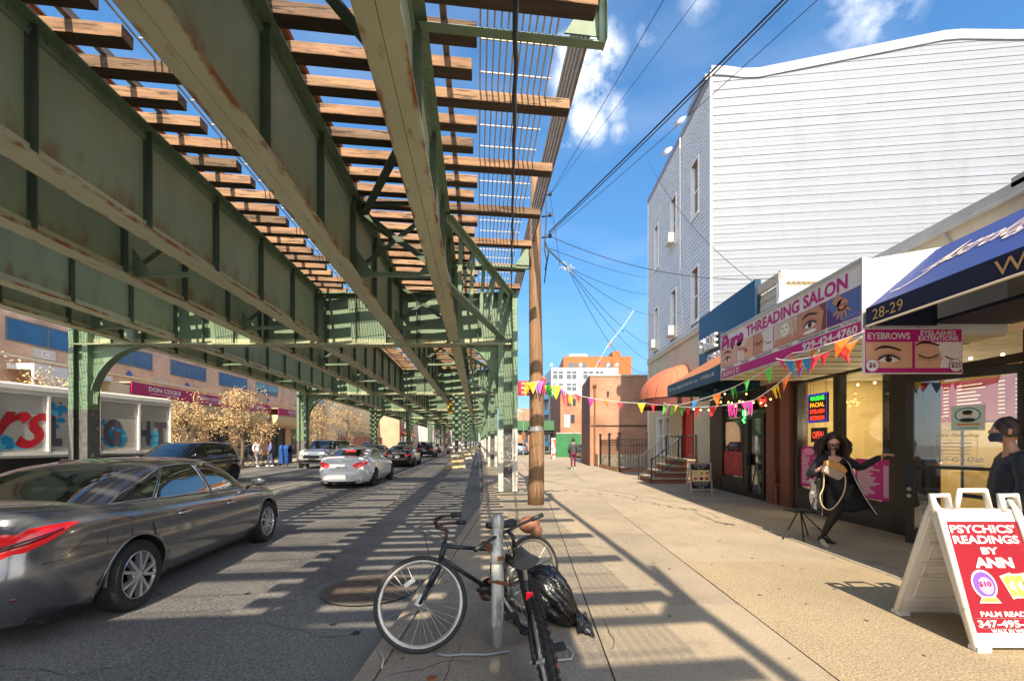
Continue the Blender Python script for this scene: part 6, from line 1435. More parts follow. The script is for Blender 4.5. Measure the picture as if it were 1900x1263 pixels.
# dark sedan ahead of the white one
M_blk=carpaint('black_car_paint',(.012,.012,.014),.2,.2)
t,g,u=white_sedan('black_sedan','black sedan ahead of the white sedan with lit red lamps',(-8.45,29.6,0),R(6.5),'cars in the street',M_blk); rear_std(t,u,(.66,.82)); mirror(t,.86,.85,1.0,M_blk)
M_blu=carpaint('dark_blue_paint',(.02,.035,.06),.3,.2)
t,g,u=white_sedan('blue_sedan','dark blue car parked along the opposite kerb behind the white sedan roof',(-12.2,34.5,0),R(184),'cars in the street',M_blu); front_std(t,u); mirror(t,.86,.85,1.0,M_blu)
def far_suv(label,loc,rz,m,nm='dark_suv'):
    t,g,u=make_car(nm,label,loc,rz,m,dict(SUV,H=1.72,r=.36,cell=.14),detail=0); rear_std(t,u,(.6,.8)); front_std(t,u); return t
far_suv('black SUV braking beyond the black sedan',(-11.0,47.5,0),R(6),M_blk)
t,g,u=white_sedan('silver_sedan','pale silver sedan beside the second mid street column',(-10.5,62,0),R(6.5),'cars in the street',M_sil,det=0); rear_std(t,u)
far_suv('dark red SUV far ahead behind the silver sedan',(-11.3,76,0),R(6.5),carpaint('wine_paint',(.12,.01,.02),.2,.2))
far_suv('small dark SUV far ahead, centre lane',(-9.3,94,0),R(6.5),M_navy); far_suv('faint grey SUV parked at far left kerb',(-16.5,58,0),R(185),M_sil,'silver_suv')
far_suv('white van like SUV at the far left kerb',(-18.2,76,0),R(186),M_wht,'white_suv'); far_suv('black SUV farthest up the street',(-12.5,108,0),R(6.5),M_blk)
t,g,u=white_sedan('blue_sedan','blue sedan crossing between kerb column and wooden pole far ahead',(-.9,52,.1),R(5),'cars in the street',carpaint('steel_blue_paint',(.10,.16,.24),.4,.2),det=0); rear_std(t,u)
t,g,u=white_sedan('grey_hatchback','grey car parked beside the walking pedestrian in the brick lot',(5.6,40.5,.1),R(20),'cars in the street',M_gry,det=0); rear_std(t,u)

t,g,u=white_sedan('white_sedan','white sedan parked at the opposite kerb before the cream wall',(-17.6,42,0),R(184),'cars in the street',det=0); front_std(t,u)
far_suv('black SUV parked at the opposite kerb past the golden tree',(-18.1,50,0),R(184),M_blk)
t,g,u=white_sedan('red_sedan','small dark red sedan in the oncoming lane far ahead',(-14.2,66,0),R(186),'cars in the street',MC['wine_paint'],det=0); front_std(t,u)
# ---------------- street objects ----------------
# utility pole
PX,PY=.21,10.35
M_pole=mat('utility_pole_wood',(.27,.155,.08),.85,0,.3,3,c2=(.17,.11,.07),c2t=(.5,.62),c2s=4,stretch=(6,6,.5),bump=.6,coord='pos')
t=thing('utility_pole','tall weathered brown wooden utility pole standing on the sidewalk','utility pole',(PX,PY,.13))
b=MB(); rr5=random.Random(2); b.path([(PX+.02*math.sin(z*.8),PY,z) for z in [.1+.45*i for i in range(19)]],[.195-.0042*i for i in range(19)],18); b.build('pole',M_pole,t,smooth=True)
b=MB()
for i in range(26):
    a=rr5.random()*6.28; z=rr5.uniform(1,8); r_=.19-.004*z; p=V((PX+r_*math.cos(a),PY-abs(r_*math.sin(a)),z)); b.tube(p,p+V((math.cos(a)*.02,-abs(math.sin(a))*.02,0)),.008,5)
b.build('nails',M_steel,t)
b=MB(); b.lathe([(.196,0),(.198,.0),(.198,.11),(.196,.11)],18,(PX,PY,1.88)); b.build('metal_tag_band',M_steel,t)
for z in (6.5,7.0,7.5): b=MB(); b.tube((PX+.14,PY-.05,z),(PX+.34,PY-.1,z),.02); b.sph((PX+.34,PY-.1,z+.02),(.04,.04,.06)); b.build('insulator',M_dark,t,smooth=True)
b=MB(); b.path([(PX+.19,PY-.1,7.9),(PX+.25,PY-.12,7.0),(PX+.2,PY-.12,6.2),(PX+.26,PY-.12,5.9),(PX+.2,PY-.1,5.4)],.015,5); b.path([(PX+.21,PY-.1,6.4),(PX+.3,PY-.12,6.1),(PX+.22,PY-.12,5.7)],.02,5); b.build('cable_loops',M_dark,t,smooth=True)
# wires
def wire(name,label,p,q,sag,r_=.008,n_=24,group='overhead wires around the utility pole',m=None):
    p=V(p);q=V(q); b=MB(); b.path([p.lerp(q,i/n_)-V((0,0,sag*4*(i/n_)*(1-i/n_))) for i in range(n_+1)],r_,5); o=b.build(name,m or M_black,smooth=True); tag(o,label,'wire',group); return o
A=V((PX+.34,PY-.1,7.5)); A2=V((PX+.3,PY-.1,6.6)); A3=V((PX+.25,PY-.1,6.25)); 
def through(px,py,Y,k): # extend a wire from the pole through a photo point to k times as far
    q=P(px,py,Y); return lambda a:a+(q-a)*k
wire('overhead_wire','thin black wire rising steeply from the pole top to the upper edge of the view',A,through(1230,0,5.6,1.5)(A),.02,.005)
wire('overhead_wire','thick upper cable of the bundle passing in front of the white roof corner',A2,through(1446,0,5.2,1.6)(A2),.05,.013)
wire('overhead_wire','second cable just below the thick one by the white roof corner',A2-V((0,0,.05)),through(1440,8,5.2,1.6)(A2),.08,.009)
wire('overhead_wire','lowest thin wire crossing the white side wall corner',A2-V((0,0,.1)),through(1490,5,5.4,1.6)(A2),.10,.005)
wire('overhead_wire','faint thin wire high in the blue sky right of the clouds',A,through(1290,0,5.0,1.5)(A),.02,.0035)
J=P(1052,495,10.2)
for i,(px,py,Y_,l_,sg_) in enumerate(((1203,668,21.6,'lower one tied at the far corner of the white house',.35),(1205,690,21.6,'lowest slack one to the far corner of the white house',.8),(1206,640,21.0,'to the lower window row of the white house',.3),(1200,515,20,'to the middle of the white house front',.1),(1200,545,20,'just under the middle one on the white house',.15),(1215,585,19,'passing the flag tuft toward the white house',.25))):
    wire('service_wire','service wire from the pole '+l_,J if i!=3 else A3,P(px,py,Y_),sg_,.007)
wire('service_wire','bundle of service wires between pole and splice',A3,J,.02,.02,m=M_dark)
wire('service_wire','thin wire from the pole top down to the left splice',A,P(1040,500,10.3),.02,.006)
wire('service_wire','long wire crossing the white house front to the beige parapet corner',A3+V((0,0,.3)),V((5.6,9.7,5.3)),.35,.008)
wire('service_wire','pale wire from the white house to the navy sign top',P(1203,300,21),V((5.6,10.7,5.6)),.5,.008)
wire('service_wire','white loop of cable hanging down the white house front',V((BX-.08,17.0,8.4)),V((BX-.08,16.6,6.1)),.2,.012,m=M_white)
b=MB()
for i in range(14): p=J+V((rr5.uniform(-.12,.12),0,rr5.uniform(-.14,.12))); b.path([p,p+V((rr5.uniform(-.1,.1),.02,rr5.uniform(-.1,.1))),J],.006,4)
tag(b.build('wire_splice',M_white),'white tangle of taped wire splices beside the pole','wires')
# bunting
FC=[paint((235,60,70),.7),paint((250,200,40),.7),paint((90,200,80),.7),paint((60,150,225),.7),paint((235,70,170),.7),paint((240,120,40),.7),paint((150,90,200),.7)]
def bunting(label,pts,seed,sag=.25,size=.21,dens=.27,tuft=()):
    rr6=random.Random(seed); t=thing('bunting',label,'bunting',pts[0],0,'strings of coloured paper pennants'); b=MB(); path=[]
    for a,c in zip(pts,pts[1:]):
        L_=(c-a).length; n_=max(6,int(L_/.12))
        for i in range(n_): f_=i/n_; path.append(a.lerp(c,f_)-V((0,0,sag*L_/4*4*f_*(1-f_)*.35)))
    path.append(pts[-1]); b.path(path,.006,5); b.build('string',M_white,t); acc=0
    for p,q in zip(path,path[1:]):
        acc+=(q-p).length
        if acc>dens*rr6.uniform(.75,1.3):
            acc=0; d_=(q-p).normalized(); s_=size*rr6.uniform(.7,1.15); tw=V((rr6.uniform(-.35,.35),rr6.uniform(-.45,.25),0)); k=rr6.randrange(7)
            a_=p-d_*s_*.42; c_=p+d_*s_*.42; low=p+V((0,0,-s_))+tw*s_
            m_=MB()
            if rr6.random()<.35: # fringed flag
                for w in range(5):
                    f0=w/5;f1=(w+.9)/5; x0=a_.lerp(c_,f0);x1=a_.lerp(c_,f1); e=low.lerp(p,.1)+(x0-p)*.5+V((rr6.uniform(-.03,.03),rr6.uniform(-.03,.03),-.04*rr6.random()))
                    m_.add([x0,x1,e+(x1-x0)*.4,e],[(0,1,2,3)])
            else:
                mid=a_.lerp(c_,.5)+V((rr6.uniform(-.03,.03),-.03,-s_*.5))+tw*s_*.3; m_.add([a_,c_,low,mid],[(0,3,2),(0,1,3),(1,2,3)])
            m_.build('pennant',FC[k],t)
    return t
W0=V((PX+.02,PY-.2,2.98+.0)); 
bunting('pennant string from the wooden pole along to the salon awning, upper one',[P(992,690,10.2),P(1080,735,10.6),P(1200,748,9.6),P(1262,750,8.4),P(1352,722,7.4),P(1470,655,6.0),P(1530,640,5.2),P(1604,614,4.9)],3,dens=.36)
bunting('lower pennant string sagging before the restaurant and salon windows',[P(1230,747,9.6),P(1300,755,8.0),P(1400,742,7.2),P(1470,690,6.4),P(1520,650,5.6)],8)
bunting('short pennant string wrapped round the wooden pole',[V((PX-.23,PY-.1,3.05)),V((PX-.12,PY-.22,3.02)),V((PX+.1,PY-.22,3.05)),V((PX+.22,PY-.1,2.98)),P(1035,715,10.3),P(1060,735,10.4)],5,.05,.3,.10)
bunting('loose bright pennant string climbing to the overhead wires',[P(1100,690,12),P(1128,640,12),P(1160,600,12),P(1176,575,12)],6,.05,.22,.5)
bunting('dense cluster of pennants under the right end of the salon sign',[P(1440,665,6.2),P(1490,665,5.6),P(1540,650,5.2),P(1600,625,4.95)],9,.5,.24,.13)
# meter post stub
GX,GY=-.215,3.16
t=thing('meter_post','bare galvanised parking meter post with white scuffs among the bikes','post',(GX,GY,.13))
M_post=mat('scuffed_galvanised',(.25,.255,.25),.5,.4,.15,8,c2=(.62,.62,.58),c2t=(.52,.6),c2s=5,stretch=(1,1,.4)); M_rst=mat('rusty_clamp',(.30,.11,.04),.8,.2,.3,20)
b=MB(); b.lathe([(.046,.12),(.046,.80),(.040,.81),(.040,1.0)],20,(GX,GY,0)); b.build('tube',M_post,t,smooth=True,ang=40)
b=MB(); b.lathe([(.040,1.0),(.046,1.0),(.046,1.06),(.034,1.09),(.0,1.095)],18,(GX,GY,0)); b.lathe([(.05,.74),(.054,.75),(.054,.81),(.047,.83)],18,(GX,GY,0)); b.build('cap_and_collar',M_steel,t,smooth=True,ang=40)
# bikes
M_rstd=mat('dull_rusty_bar',(.10,.055,.035),.6,.3,.3,20)
def ring(b,c,ax,R_,r_,n=48,k=8,m=0,knob=0):
    c=V(c);ax=V(ax).normalized();a=ax.orthogonal().normalized();bb=ax.cross(a); pts=[c+(a*math.cos(2*math.pi*i/n)+bb*math.sin(2*math.pi*i/n))*R_ for i in range(n)]
    b.path(pts,r_,k,m,close=True)
    if knob:
        for i in range(46):
            for s_ in (-1,0,1):
                th_=2*math.pi*(i+(.5 if s_==0 else 0))/46; rad=(a*math.cos(th_)+bb*math.sin(th_)); tg=(-a*math.sin(th_)+bb*math.cos(th_)); p=c+rad*(R_+r_*(.93 if s_==0 else .62))+ax*s_*r_*.72
                d_=(rad+ax*s_*.8).normalized(); b.beam(p,p+d_*.009,.017,.02,m,up=tg)
def wheel(par,c,ax,R_=.335,r_=.024,rimc=None,knob=0,name='wheel'):
    c=V(c);ax=V(ax).normalized(); b=MB(); ring(b,c,ax,R_-r_,r_,56,8,0,knob); w=b.build(name,M_black if knob else mat('tyre_rubber',(.03,.03,.028),.7,0,.3,20),par,smooth=not knob)
    b=MB(); a=ax.orthogonal().normalized();bb=ax.cross(a); rr_=R_-2*r_
    rows=[]
    for (ro,ao) in ((rr_+.004,.011),(rr_-.016,.011),(rr_-.02,.0),(rr_-.016,-.011),(rr_+.004,-.011)): rows.append([c+(a*math.cos(2*math.pi*i/48)+bb*math.sin(2*math.pi*i/48))*ro+ax*ao for i in range(48)])
    b.grid(rows,0,True); b.build('rim',rimc or mat('worn_alloy_rim',(.48,.47,.44),.35,.7,.15,12,c2=(.3,.16,.08),c2t=(.6,.7),c2s=14),w,smooth=True)
    b=MB()
    for i in range(32):
        th_=2*math.pi*i/32; s_=1 if i%2 else -1; th2=th_+(.9 if (i//2)%2 else -.9); b.tube(c+ax*s_*.03+(a*math.cos(th2)+bb*math.sin(th2))*.022,c+(a*math.cos(th_)+bb*math.sin(th_))*(rr_-.015),.0011,4)
    b.tube(c-ax*.05,c+ax*.05,.012,10); b.lathe([(.022,-.035),(.026,-.03),(.016,-.02),(.016,.02),(.026,.03),(.022,.035)],12,c,ax); b.build('spokes_and_hub',M_steel,w)
    return w
def bike(name,label,rear,front,lean,steer,fr_m,hbar='flat',knob=0,rot_fw=None,basket=False,bar_drop=0,saddle_m=None,R_=.335,rback=None,bars=None):
    """rear/front = wheel contact points on the ground; lean = sideways tilt of the top"""
    rear=V(rear);front=V(front); d_=(front-rear).normalized(); up=V((0,0,1)); side=d_.cross(up)  # right hand side
    upv=(up+side*lean).normalized(); rh=rear+upv*R_; fh=front+upv*R_; t=thing(name,label,'bicycle',((rear+front)/2),0,'bicycles locked to the meter post')
    ax=d_.cross(upv).normalized()
    wheel(t,rh,ax,R_,.026 if knob else .019,None,knob,'rear_wheel')
    wb=(fh-rh).length; q=lambda f_,h,s_=0: rear+d_*(f_*wb)+upv*h+ax*s_
    bb=q(.42,.29); st=q(.32,.66); ht=q(.80,.74); hb=q(.845,.60); sm_=q(.345,.60)
    b=MB(); b.tube(bb,ht.lerp(hb,.8),.018,10); b.tube(sm_,ht.lerp(hb,.2),.016,10); b.tube(bb,st,.016,10)
    b.tube(ht,hb,.021,10)
    for s_ in (-1,1): b.tube(q(.42,.29,.03*s_),rh+ax*.06*s_,.010,8); b.tube(sm_+ax*.015*s_,rh+ax*.06*s_,.008,8)
    b.build('frame',fr_m,t,smooth=True)
    sa=(fh-ht).normalized(); M_=Matrix.Rotation(steer,3,(ht-hb).normalized()); fa=(M_@ax).normalized(); fd=(M_@d_).normalized()
    base=hb-(ht-hb).normalized()*.03; fhh=base+ (M_@(fh-base))
    b=MB()
    for s_ in (-1,1):
        c0=base+fa*.055*s_; b.path([base+fa*.012*s_,c0,c0.lerp(fhh+fa*.05*s_,.55)],[.016,.019,.018],8); b.tube(c0.lerp(fhh+fa*.05*s_,.5),fhh+fa*.05*s_,.014,8)
    b.build('fork',fr_m if not knob else M_steel,t,smooth=True)
    wheel(t,fhh,fa,R_,.026 if knob else .019,None,knob,'front_wheel')
    # stem and bars
    top=ht+(ht-hb).normalized()*.09; b=MB(); b.tube(ht,top,.014,8); sf=top+fd*.08+up*.03; b.tube(top,sf,.014,8); hb_=MB()
    if hbar=='flat': pts=[sf+fa*-.31-fd*.05,sf+fa*-.12,sf+fa*.12,sf+fa*.31-fd*.05]
    else: pts=[sf+fa*-.27-fd*.20+up*.04,sf+fa*-.24-fd*.06+up*.05,sf+fa*-.13+up*.03,sf,sf+fa*.13+up*.03,sf+fa*.24-fd*.06+up*.05,sf+fa*.27-fd*.20+up*.04]
    b.path(pts,.012,8); hbo=b.build('handlebar',M_rstd if hbar!='flat' else M_dark,t,smooth=True); g_=MB(); e0,e1=pts[0],pts[-1]; g_.tube(e0,e0.lerp(pts[1],.5),.018,8); g_.tube(e1,e1.lerp(pts[-2],.5),.018,8); g_.build('grips',M_plast,hbo,smooth=True)
    g_=MB()
    for s_,e in ((-1,pts[1]),(1,pts[-2])): g_.path([e+fa*.02*s_,e+fd*.05-up*.01,e+fd*.055+fa*.09*s_-up*.03],.006,5)
    g_.path([pts[1],sf+fd*.12+up*.06,base+fd*.05],.0035,5); g_.path([pts[-2],sf+fd*.14+up*.03,q(.7,.72)],.0035,5); g_.build('brake_levers_and_cables',M_dark,hbo)
    # seat
    sp_=st+ (st-bb).normalized()*.12; b=MB(); b.tube(st,sp_,.013,8); b.build('seat_post',M_steel,t)
    b=MB(); rows=[]
    for i in range(9):
        f_=i/8; w_=.075*(1-f_)**.8*(1 if f_>.08 else .75)+.018; x=-.12+.27*f_; hh=.02*math.sin(f_*3.1)
        c=sp_+d_*x+up*(.035-.012*math.sin(math.pi*f_)); rows.append([c+ax*w_*math.cos(a_)+up*(.028*math.sin(a_) if math.sin(a_)>0 else .045*math.sin(a_)*(1-f_*.5)) for a_ in [2*math.pi*j/12 for j in range(12)]])
    b.grid(rows,0,True); b.add(rows[0],[tuple(range(12))]); b.add(rows[-1],[tuple(range(12))]); b.build('saddle',saddle_m or M_plast,t,smooth=True)
    # drivetrain
    b=MB(); b.lathe([(.0,.045),(.085,.045),(.09,.049),(.085,.053),(.0,.053)],28,bb,ax); b.tube(bb-ax*.07,bb+ax*.07,.018,10); ca=R(200); cv=(d_*math.cos(ca)+upv*math.sin(ca))
    b.beam(bb+ax*.075,bb+ax*.08+cv*.17,.02,.016); b.beam(bb-ax*.075,bb-ax*.08-cv*.17,.02,.016); cr=b.build('crankset',M_dark,t)
    b=MB(); 
    for s_,e in ((1,bb+ax*.12+cv*.17),(-1,bb-ax*.12-cv*.17)): b.add([],[]); b.beam(e-ax*.045,e+ax*.045,.075,.02,up=upv)
    b.build('pedals',M_plast,cr)
    b=MB(); 
    ch=[]; 
    for i in range(9): a_=R(90)+R(180)*i/8*-1; ch.append(bb+ax*.05+d_*.09*math.cos(a_)+upv*.09*math.sin(a_))
    for i in range(9): a_=R(-90)-R(180)*i/8; ch.append(rh+ax*.05+d_*.045*math.cos(a_)+upv*.045*math.sin(a_))
    b.path(ch,.0045,5,close=True); b.lathe([(.0,.035),(.05,.035),(.05,.05),(.035,.055)],20,rh,ax); b.beam(rh+ax*.055-upv*.02,rh+ax*.055-upv*.12+d_*.03,.02,.03); b.build('chain_and_derailleur',M_rst,t)
    return t,q,ax,d_,upv,dict(rh=rh,fh=fhh,fa=fa,base=base,sf=sf)
M_bk1=mat('dark_blue_bike_paint',(.025,.032,.045),.35,.2,.2,12,c2=(.25,.1,.04),c2t=(.64,.7),c2s=20)
t,q,ax,d_,upv,k_=bike('bicycle','dark bicycle left of the post, thin front wheel turned flat to the viewer',(.06,3.78,.13),(-.73,3.06,.13),.10,R(-38),M_bk1,'riser',0)
b=MB(); b.beam(k_['fh']+V((-.11,-.02,.13)),k_['fh']+V((-.04,-.02,.18)),.012,.03); b.build('reflector',M_white,t)
b=MB(); b.beam(k_['fh'].lerp(k_['base'],.02)+V((-.02,-.055,0)),k_['fh'].lerp(k_['base'],.30)+V((-.02,-.055,0)),.02,.03); b.build('white_fork_tip',M_white,t)
b=MB(); c=V((GX,GY,.80)); b.beam(c+V((.03,-.05,-.02)),c+V((-.12,.16,.05)),.05,.03); b.path([V((GX-.06,GY,.6)),V((GX,GY-.07,.62)),V((GX+.07,GY,.58)),V((GX,GY+.08,.62))],.014,8,close=True); b.build('lock',M_rst,t)
M_bk2=mat('black_bike_paint',(.02,.02,.022),.3,.3,.2,12)
t,q,ax,d_,upv,k_=bike('mountain_bike','mountain bike seen from behind with knobbly rear tyre and red reflector',(.15,2.32,.13),(.0,3.38,.13),-.17,R(28),M_bk2,'flat',1,saddle_m=mat('grey_saddle',(.05,.055,.055),.5,0,.1,10),R_=.325)
c=q(.24,.60); b=MB(); b.box(c.x-.02,c.x+.02,c.y-.05,c.y-.03,c.z-.022,c.z+.022); b.build('red_reflector',lampmat('red_reflector',(.7,.01,.02),.3),t,world=True)
b=MB()
for s_ in (-1,1): b.tube(k_['rh']+ax*.065*s_+upv*.30-d_*.02,k_['rh']+ax*.05*s_+upv*.22+d_*.1,.009,6)
b.build('rear_brake',M_dark,t)
# a rusty basket / brown cloth by the bars, on bike 2
b=MB(); b.sph((.02,3.98,.86),(.10,.12,.08),16,10); b.sph((.08,3.9,.82),(.06,.08,.06),12,8); tag(b.build('leather_pouch',mat('rusty_brown_leather',(.28,.12,.06),.6,0,.3,12,bump=.6,bscale=25),smooth=True),'brown leather pouch hanging behind the mountain bike handlebar','pouch')
# black rubbish bag
rr7=random.Random(21); rows=[]
bc=V((.19,3.62,.13)); NB=52
def hsh(a,b_,s=0): return math.sin(a*12.9898+b_*78.233+s*37.7)*.5+math.sin(a*4.1+b_*9.7+s)*.5
for i in range(27):
    f_=i/26; row=[]
    # bag axis: knot top at upper left, belly, torn tail to lower right
    ax_=V((-.20+.44*f_,.02-.13*f_,.36-.34*f_**1.4)); rad=.02+.150*math.sin(math.pi*min(1,f_*1.02))**.65*(1-.15*f_)
    for j in range(NB):
        a_=2*math.pi*j/NB; w_=1+.11*math.sin(a_*9+f_*5)+.06*math.sin(a_*17-f_*11)+.035*hsh(a_*3,f_*9); r_=rad*w_
        p=bc+ax_+V((.35*math.cos(a_)*r_,math.sin(a_)*r_,math.cos(a_)*r_*1.05)); 
        if p.z<.135: p=V((p.x+(.135-p.z)*.25,p.y,.135+.001*j%2*.01))
        row.append(p)
    rows.append(row)
b=MB(); b.grid(rows,0,True); t=thing('rubbish_bag','shiny crumpled black rubbish bag slumped against the mountain bike','rubbish bag',bc)
o=b.build('bag',mat('black_polythene',(.012,.012,.012),.22,0,.1,10,bump=.9,bscale=14,coat=.4),t,smooth=True)
b=MB(); tail=[]
for i in range(7):
    f_=i/6; tail.append([bc+V((.20+.12*f_,-.13+.04*math.sin(j*2.1+f_*3)-.02*f_,.008+max(0,(.14-.11*f_)*(1-abs(j-4)/4.5))+.02*abs(math.sin(j*1.9+i)))) +V((0,(j-4)*.045*(1+.3*f_),0)) for j in range(9)])
b.grid(tail); k=b.build('torn_hem',MC['black_polythene'],t,smooth=True)
b=MB(); b.path([bc+V((-.21,.02,.37)),bc+V((-.16,-.03,.42)),bc+V((-.1,-.02,.40)),bc+V((-.15,.03,.36))],[.012,.03,.03,.01],8); b.build('knot',MC['black_polythene'],t,smooth=True)
# litter: crushed clear bottle, twigs, can
t=thing('litter','crushed clear plastic tray on the pavement right of the rear tyre','litter',(.24,2.97,.135)); b=MB(); b.path([(.17,2.9,.15),(.30,2.92,.155),(.32,3.0,.15),(.30,3.1,.15),(.17,3.06,.15),(.16,2.98,.155)],.006,6,close=True); b.path([(.19,2.93,.145),(.27,2.94,.15),(.27,3.05,.145),(.19,3.04,.145)],.004,5,close=True); b.build('rim',mat('milky_plastic',(.5,.5,.48),.2,0,.1,20),t,smooth=True)
for i,(pts_,r_,m_,lb) in enumerate((([(-.62,3.0,.15),(-.55,2.98,.147),(-.45,3.0,.147),(-.28,2.99,.15),(-.12,3.05,.147)],.008,paint((150,160,165)),'pale grey twig like strip lying before the post'),([(-1.05,3.05,.146),(-.98,2.95,.147),(-.95,2.82,.145)],.007,paint((190,180,180)),'curled white strip lying by the kerb'),([(.02,2.88,.15),(.12,2.96,.147)],.004,M_white,'white straw on the pavement'))):
    b=MB(); b.path([V(p) for p in pts_],r_,6); tag(b.build('litter_strip',m_,smooth=True),lb,'litter')
b=MB(); b.lathe([(0,.004),(.03,.005),(.034,.0)],16,(-.60,2.72,.135)); tag(b.build('rusty_disc',M_rst),'small round rusty disc set in the pavement','disc')
# manhole
MXc,MYc=XY(688,4.70),4.72; t=thing('drain_cover','round cast iron drain cover with slots in the road','manhole cover',(MXc,MYc,.02))
M_ci=mat('cast_iron_brown',(.13,.095,.075),.6,.3,.3,10,bump=.3); b=MB(); b.lathe([(.44,.019),(.50,.019),(.505,.028),(.49,.036),(.45,.036),(.44,.03)],48,(MXc,MYc,.0)); b.build('frame',mat('asphalt_collar',(.10,.085,.075),.8,0,.3,9),t)
b=MB(); b.lathe([(0,.021),(.44,.021)],40,(MXc,MYc,0)); b.build('pit',M_disc,t)
b=MB()
for i in range(15):
    y_=-.42+.06*i; hw=math.sqrt(max(0,.44**2-y_*y_)); b.box(MXc-hw,MXc+hw,MYc+y_-.013,MYc+y_+.013,.022,.034)
for i in range(8):
    x_=-.385+.11*i; hw=math.sqrt(max(0,.44**2-x_*x_)); b.box(MXc+x_-.012,MXc+x_+.012,MYc-hw,MYc+hw,.022,.033)
b.lathe([(0,.038),(.08,.038),(.09,.03)],20,(MXc,MYc,0)); b.build('grate',M_ci,t)
# ---------------- psychic A-frame ----------------
M_wp=mat('white_sign_plastic',(.72,.70,.66),.4,0,.05,5,c2=(.45,.40,.33),c2t=(.62,.75),c2s=6)
xs0,xs1=3.19,3.83; yb0,yb1,yt=3.06,3.76,3.40; zt=1.10
t=thing('sandwich_board','large white plastic sandwich board with a red psychic readings poster','sandwich board',((xs0+xs1)/2,3.4,.13))
def slab_(b,x0,x1,ya,za,yb_,zb,th,m=0):
    n_=V((0,-(zb-za),(yb_-ya))).normalized(); n_=n_ if n_.y<0 else -n_
    b.prism([(x0,ya,za),(x1,ya,za),(x1,yb_,zb),(x0,yb_,zb)],n_*-th,m)
b=MB(); slab_(b,xs0,xs1,yb0,.16,yt-.02,zt,.05); b.build('front_board',M_wp,t,bevel=.012)
b=MB(); 
b.prism([(xs0,yb1,.16),(xs1,yb1,.16),(xs1,yt+.02,zt),(xs0,yt+.02,zt)],(0,-.03,-.012)); b.build('rear_board',M_wp,t,bevel=.008)
# raised ribs on the inner face of the rear board and thick side rims
b=MB(); ry=lambda z: yb1+(yt+.02-yb1)*(z-.16)/(zt-.16)-.035
for z in (.28,.48,.62,.80,.92): b.beam((xs0+.06,ry(z),z),(xs1-.06,ry(z),z),.02,.02)
for z0_,z1_ in ((.30,.46),(.52,.60),(.66,.78)): b.path([V((xs0+.10,ry(z0_),z0_)),V((xs1-.1,ry(z0_),z0_)),V((xs1-.1,ry(z1_),z1_)),V((xs0+.1,ry(z1_),z1_))],.008,5,close=True)
b.build('moulded_ribs',M_wp,t)
b=MB()
for x in (xs0,xs1-.035):
    b.path([V((x+.017,yb1-.01,.14)),V((x+.017,yt+.06,zt-.08)),V((x+.017,yt,zt+.06)),V((x+.017,yt-.05,zt-.03)),V((x+.017,yb0+.02,.14))],.024,8)
b.build('side_rims',M_wp,t,smooth=True)
b=MB()
for x0_ in (xs0,xs0+.27,xs0+.54):
    if x0_==xs0+.27: b.path([V((x0_-.08,yt-.0,zt-.02)),V((x0_-.05,yt-.0,zt+.14)),V((x0_+.15,yt-.0,zt+.14)),V((x0_+.19,yt-.0,zt-.02))],.022,8)
    else: b.path([V((x0_+.0,yt-.02,zt-.02)),V((x0_+.0,yt-.0,zt+.10)),V((x0_+.12,yt-.0,zt+.10)),V((x0_+.14,yt-.0,zt-.02))],.026,8)
b.build('handle',M_wp,t,smooth=True)
b=MB(); b.box(xs0,xs0+.10,yb0-.01,yb0+.06,.13,.165); b.box(xs1-.1,xs1,yb0-.01,yb0+.06,.13,.165); b.box(xs0,xs0+.1,yb1-.06,yb1+.02,.13,.165); b.box(xs1-.1,xs1,yb1-.06,yb1+.02,.13,.165); b.build('feet',M_wp,t)
uy=V((0,yt-.02-yb0,zt-.16)).normalized(); HH=V((0,yt-.02-yb0,zt-.16)).length
d=Dec(V((xs0+.035,yb0-.001,.16))+uy*.0,(1,0,0),uy); PW=xs1-xs0-.07; PR=paint((140,20,40),.45); 
d.n=V((1,0,0)).cross(uy) if V((1,0,0)).cross(uy).y<0 else -V((1,0,0)).cross(uy)
d.rect(.0,.10,PW,HH-.10,PR,1)
def tt(s_,v_,h_,w_,m_=None,bold=.03,u_=None): d.text(s_,PW/2 if u_ is None else u_,v_,.1,m_ or SIGNW,2,width=w_,height=h_,bold=bold)
tt('PSYCHICS\u2019',.835,.062,.50); tt('READINGS',.755,.062,.50); tt('BY',.672,.05,.13,bold=.04); tt('ANN',.585,.075,.29,bold=.05)
d.ell(.16,.43,.092,.105,SIGNW,2); d.ell(.16,.43,.08,.09,paint((120,80,170)),3); d.ell(.165,.42,.055,.062,paint((180,150,215)),4); d.text('$10',.16,.43,.1,paint((150,30,60)),5,width=.095,height=.042,bold=.03); d.poly([(.08,.30),(.24,.30),(.21,.345),(.11,.345)],SIGNW,4); d.poly([(.09,.307),(.23,.307),(.205,.338),(.115,.338)],paint((225,150,80)),5)
for i,(u_,ro) in enumerate(((.36,16),(.42,2),(.485,-14))):
    c_,s_=math.cos(R(ro)),math.sin(R(ro)); f2=lambda x,y:(u_+x*c_-y*s_,.42+x*s_+y*c_); d.poly([f2(-.045,-.085),(f2(.045,-.085)),f2(.045,.085),f2(-.045,.085)],paint((235,225,190)),2+i); d.poly([f2(-.035,-.072),(f2(.035,-.072)),f2(.035,.072),f2(-.035,.072)],paint((215,175,80)),3+i); d.ell(u_,.42,.02,.03,paint((240,235,210)),4+i)
tt('PALM READING',.225,.036,.44); d.rect(.03,.195,PW-.03,.199,SIGNW); tt('347-495-0172',.16,.048,.52); d.rect(.03,.128,PW-.03,.132,SIGNW); tt('WALK IN WELCOME',.112,.026,.36)
d.build('printed_poster',t)

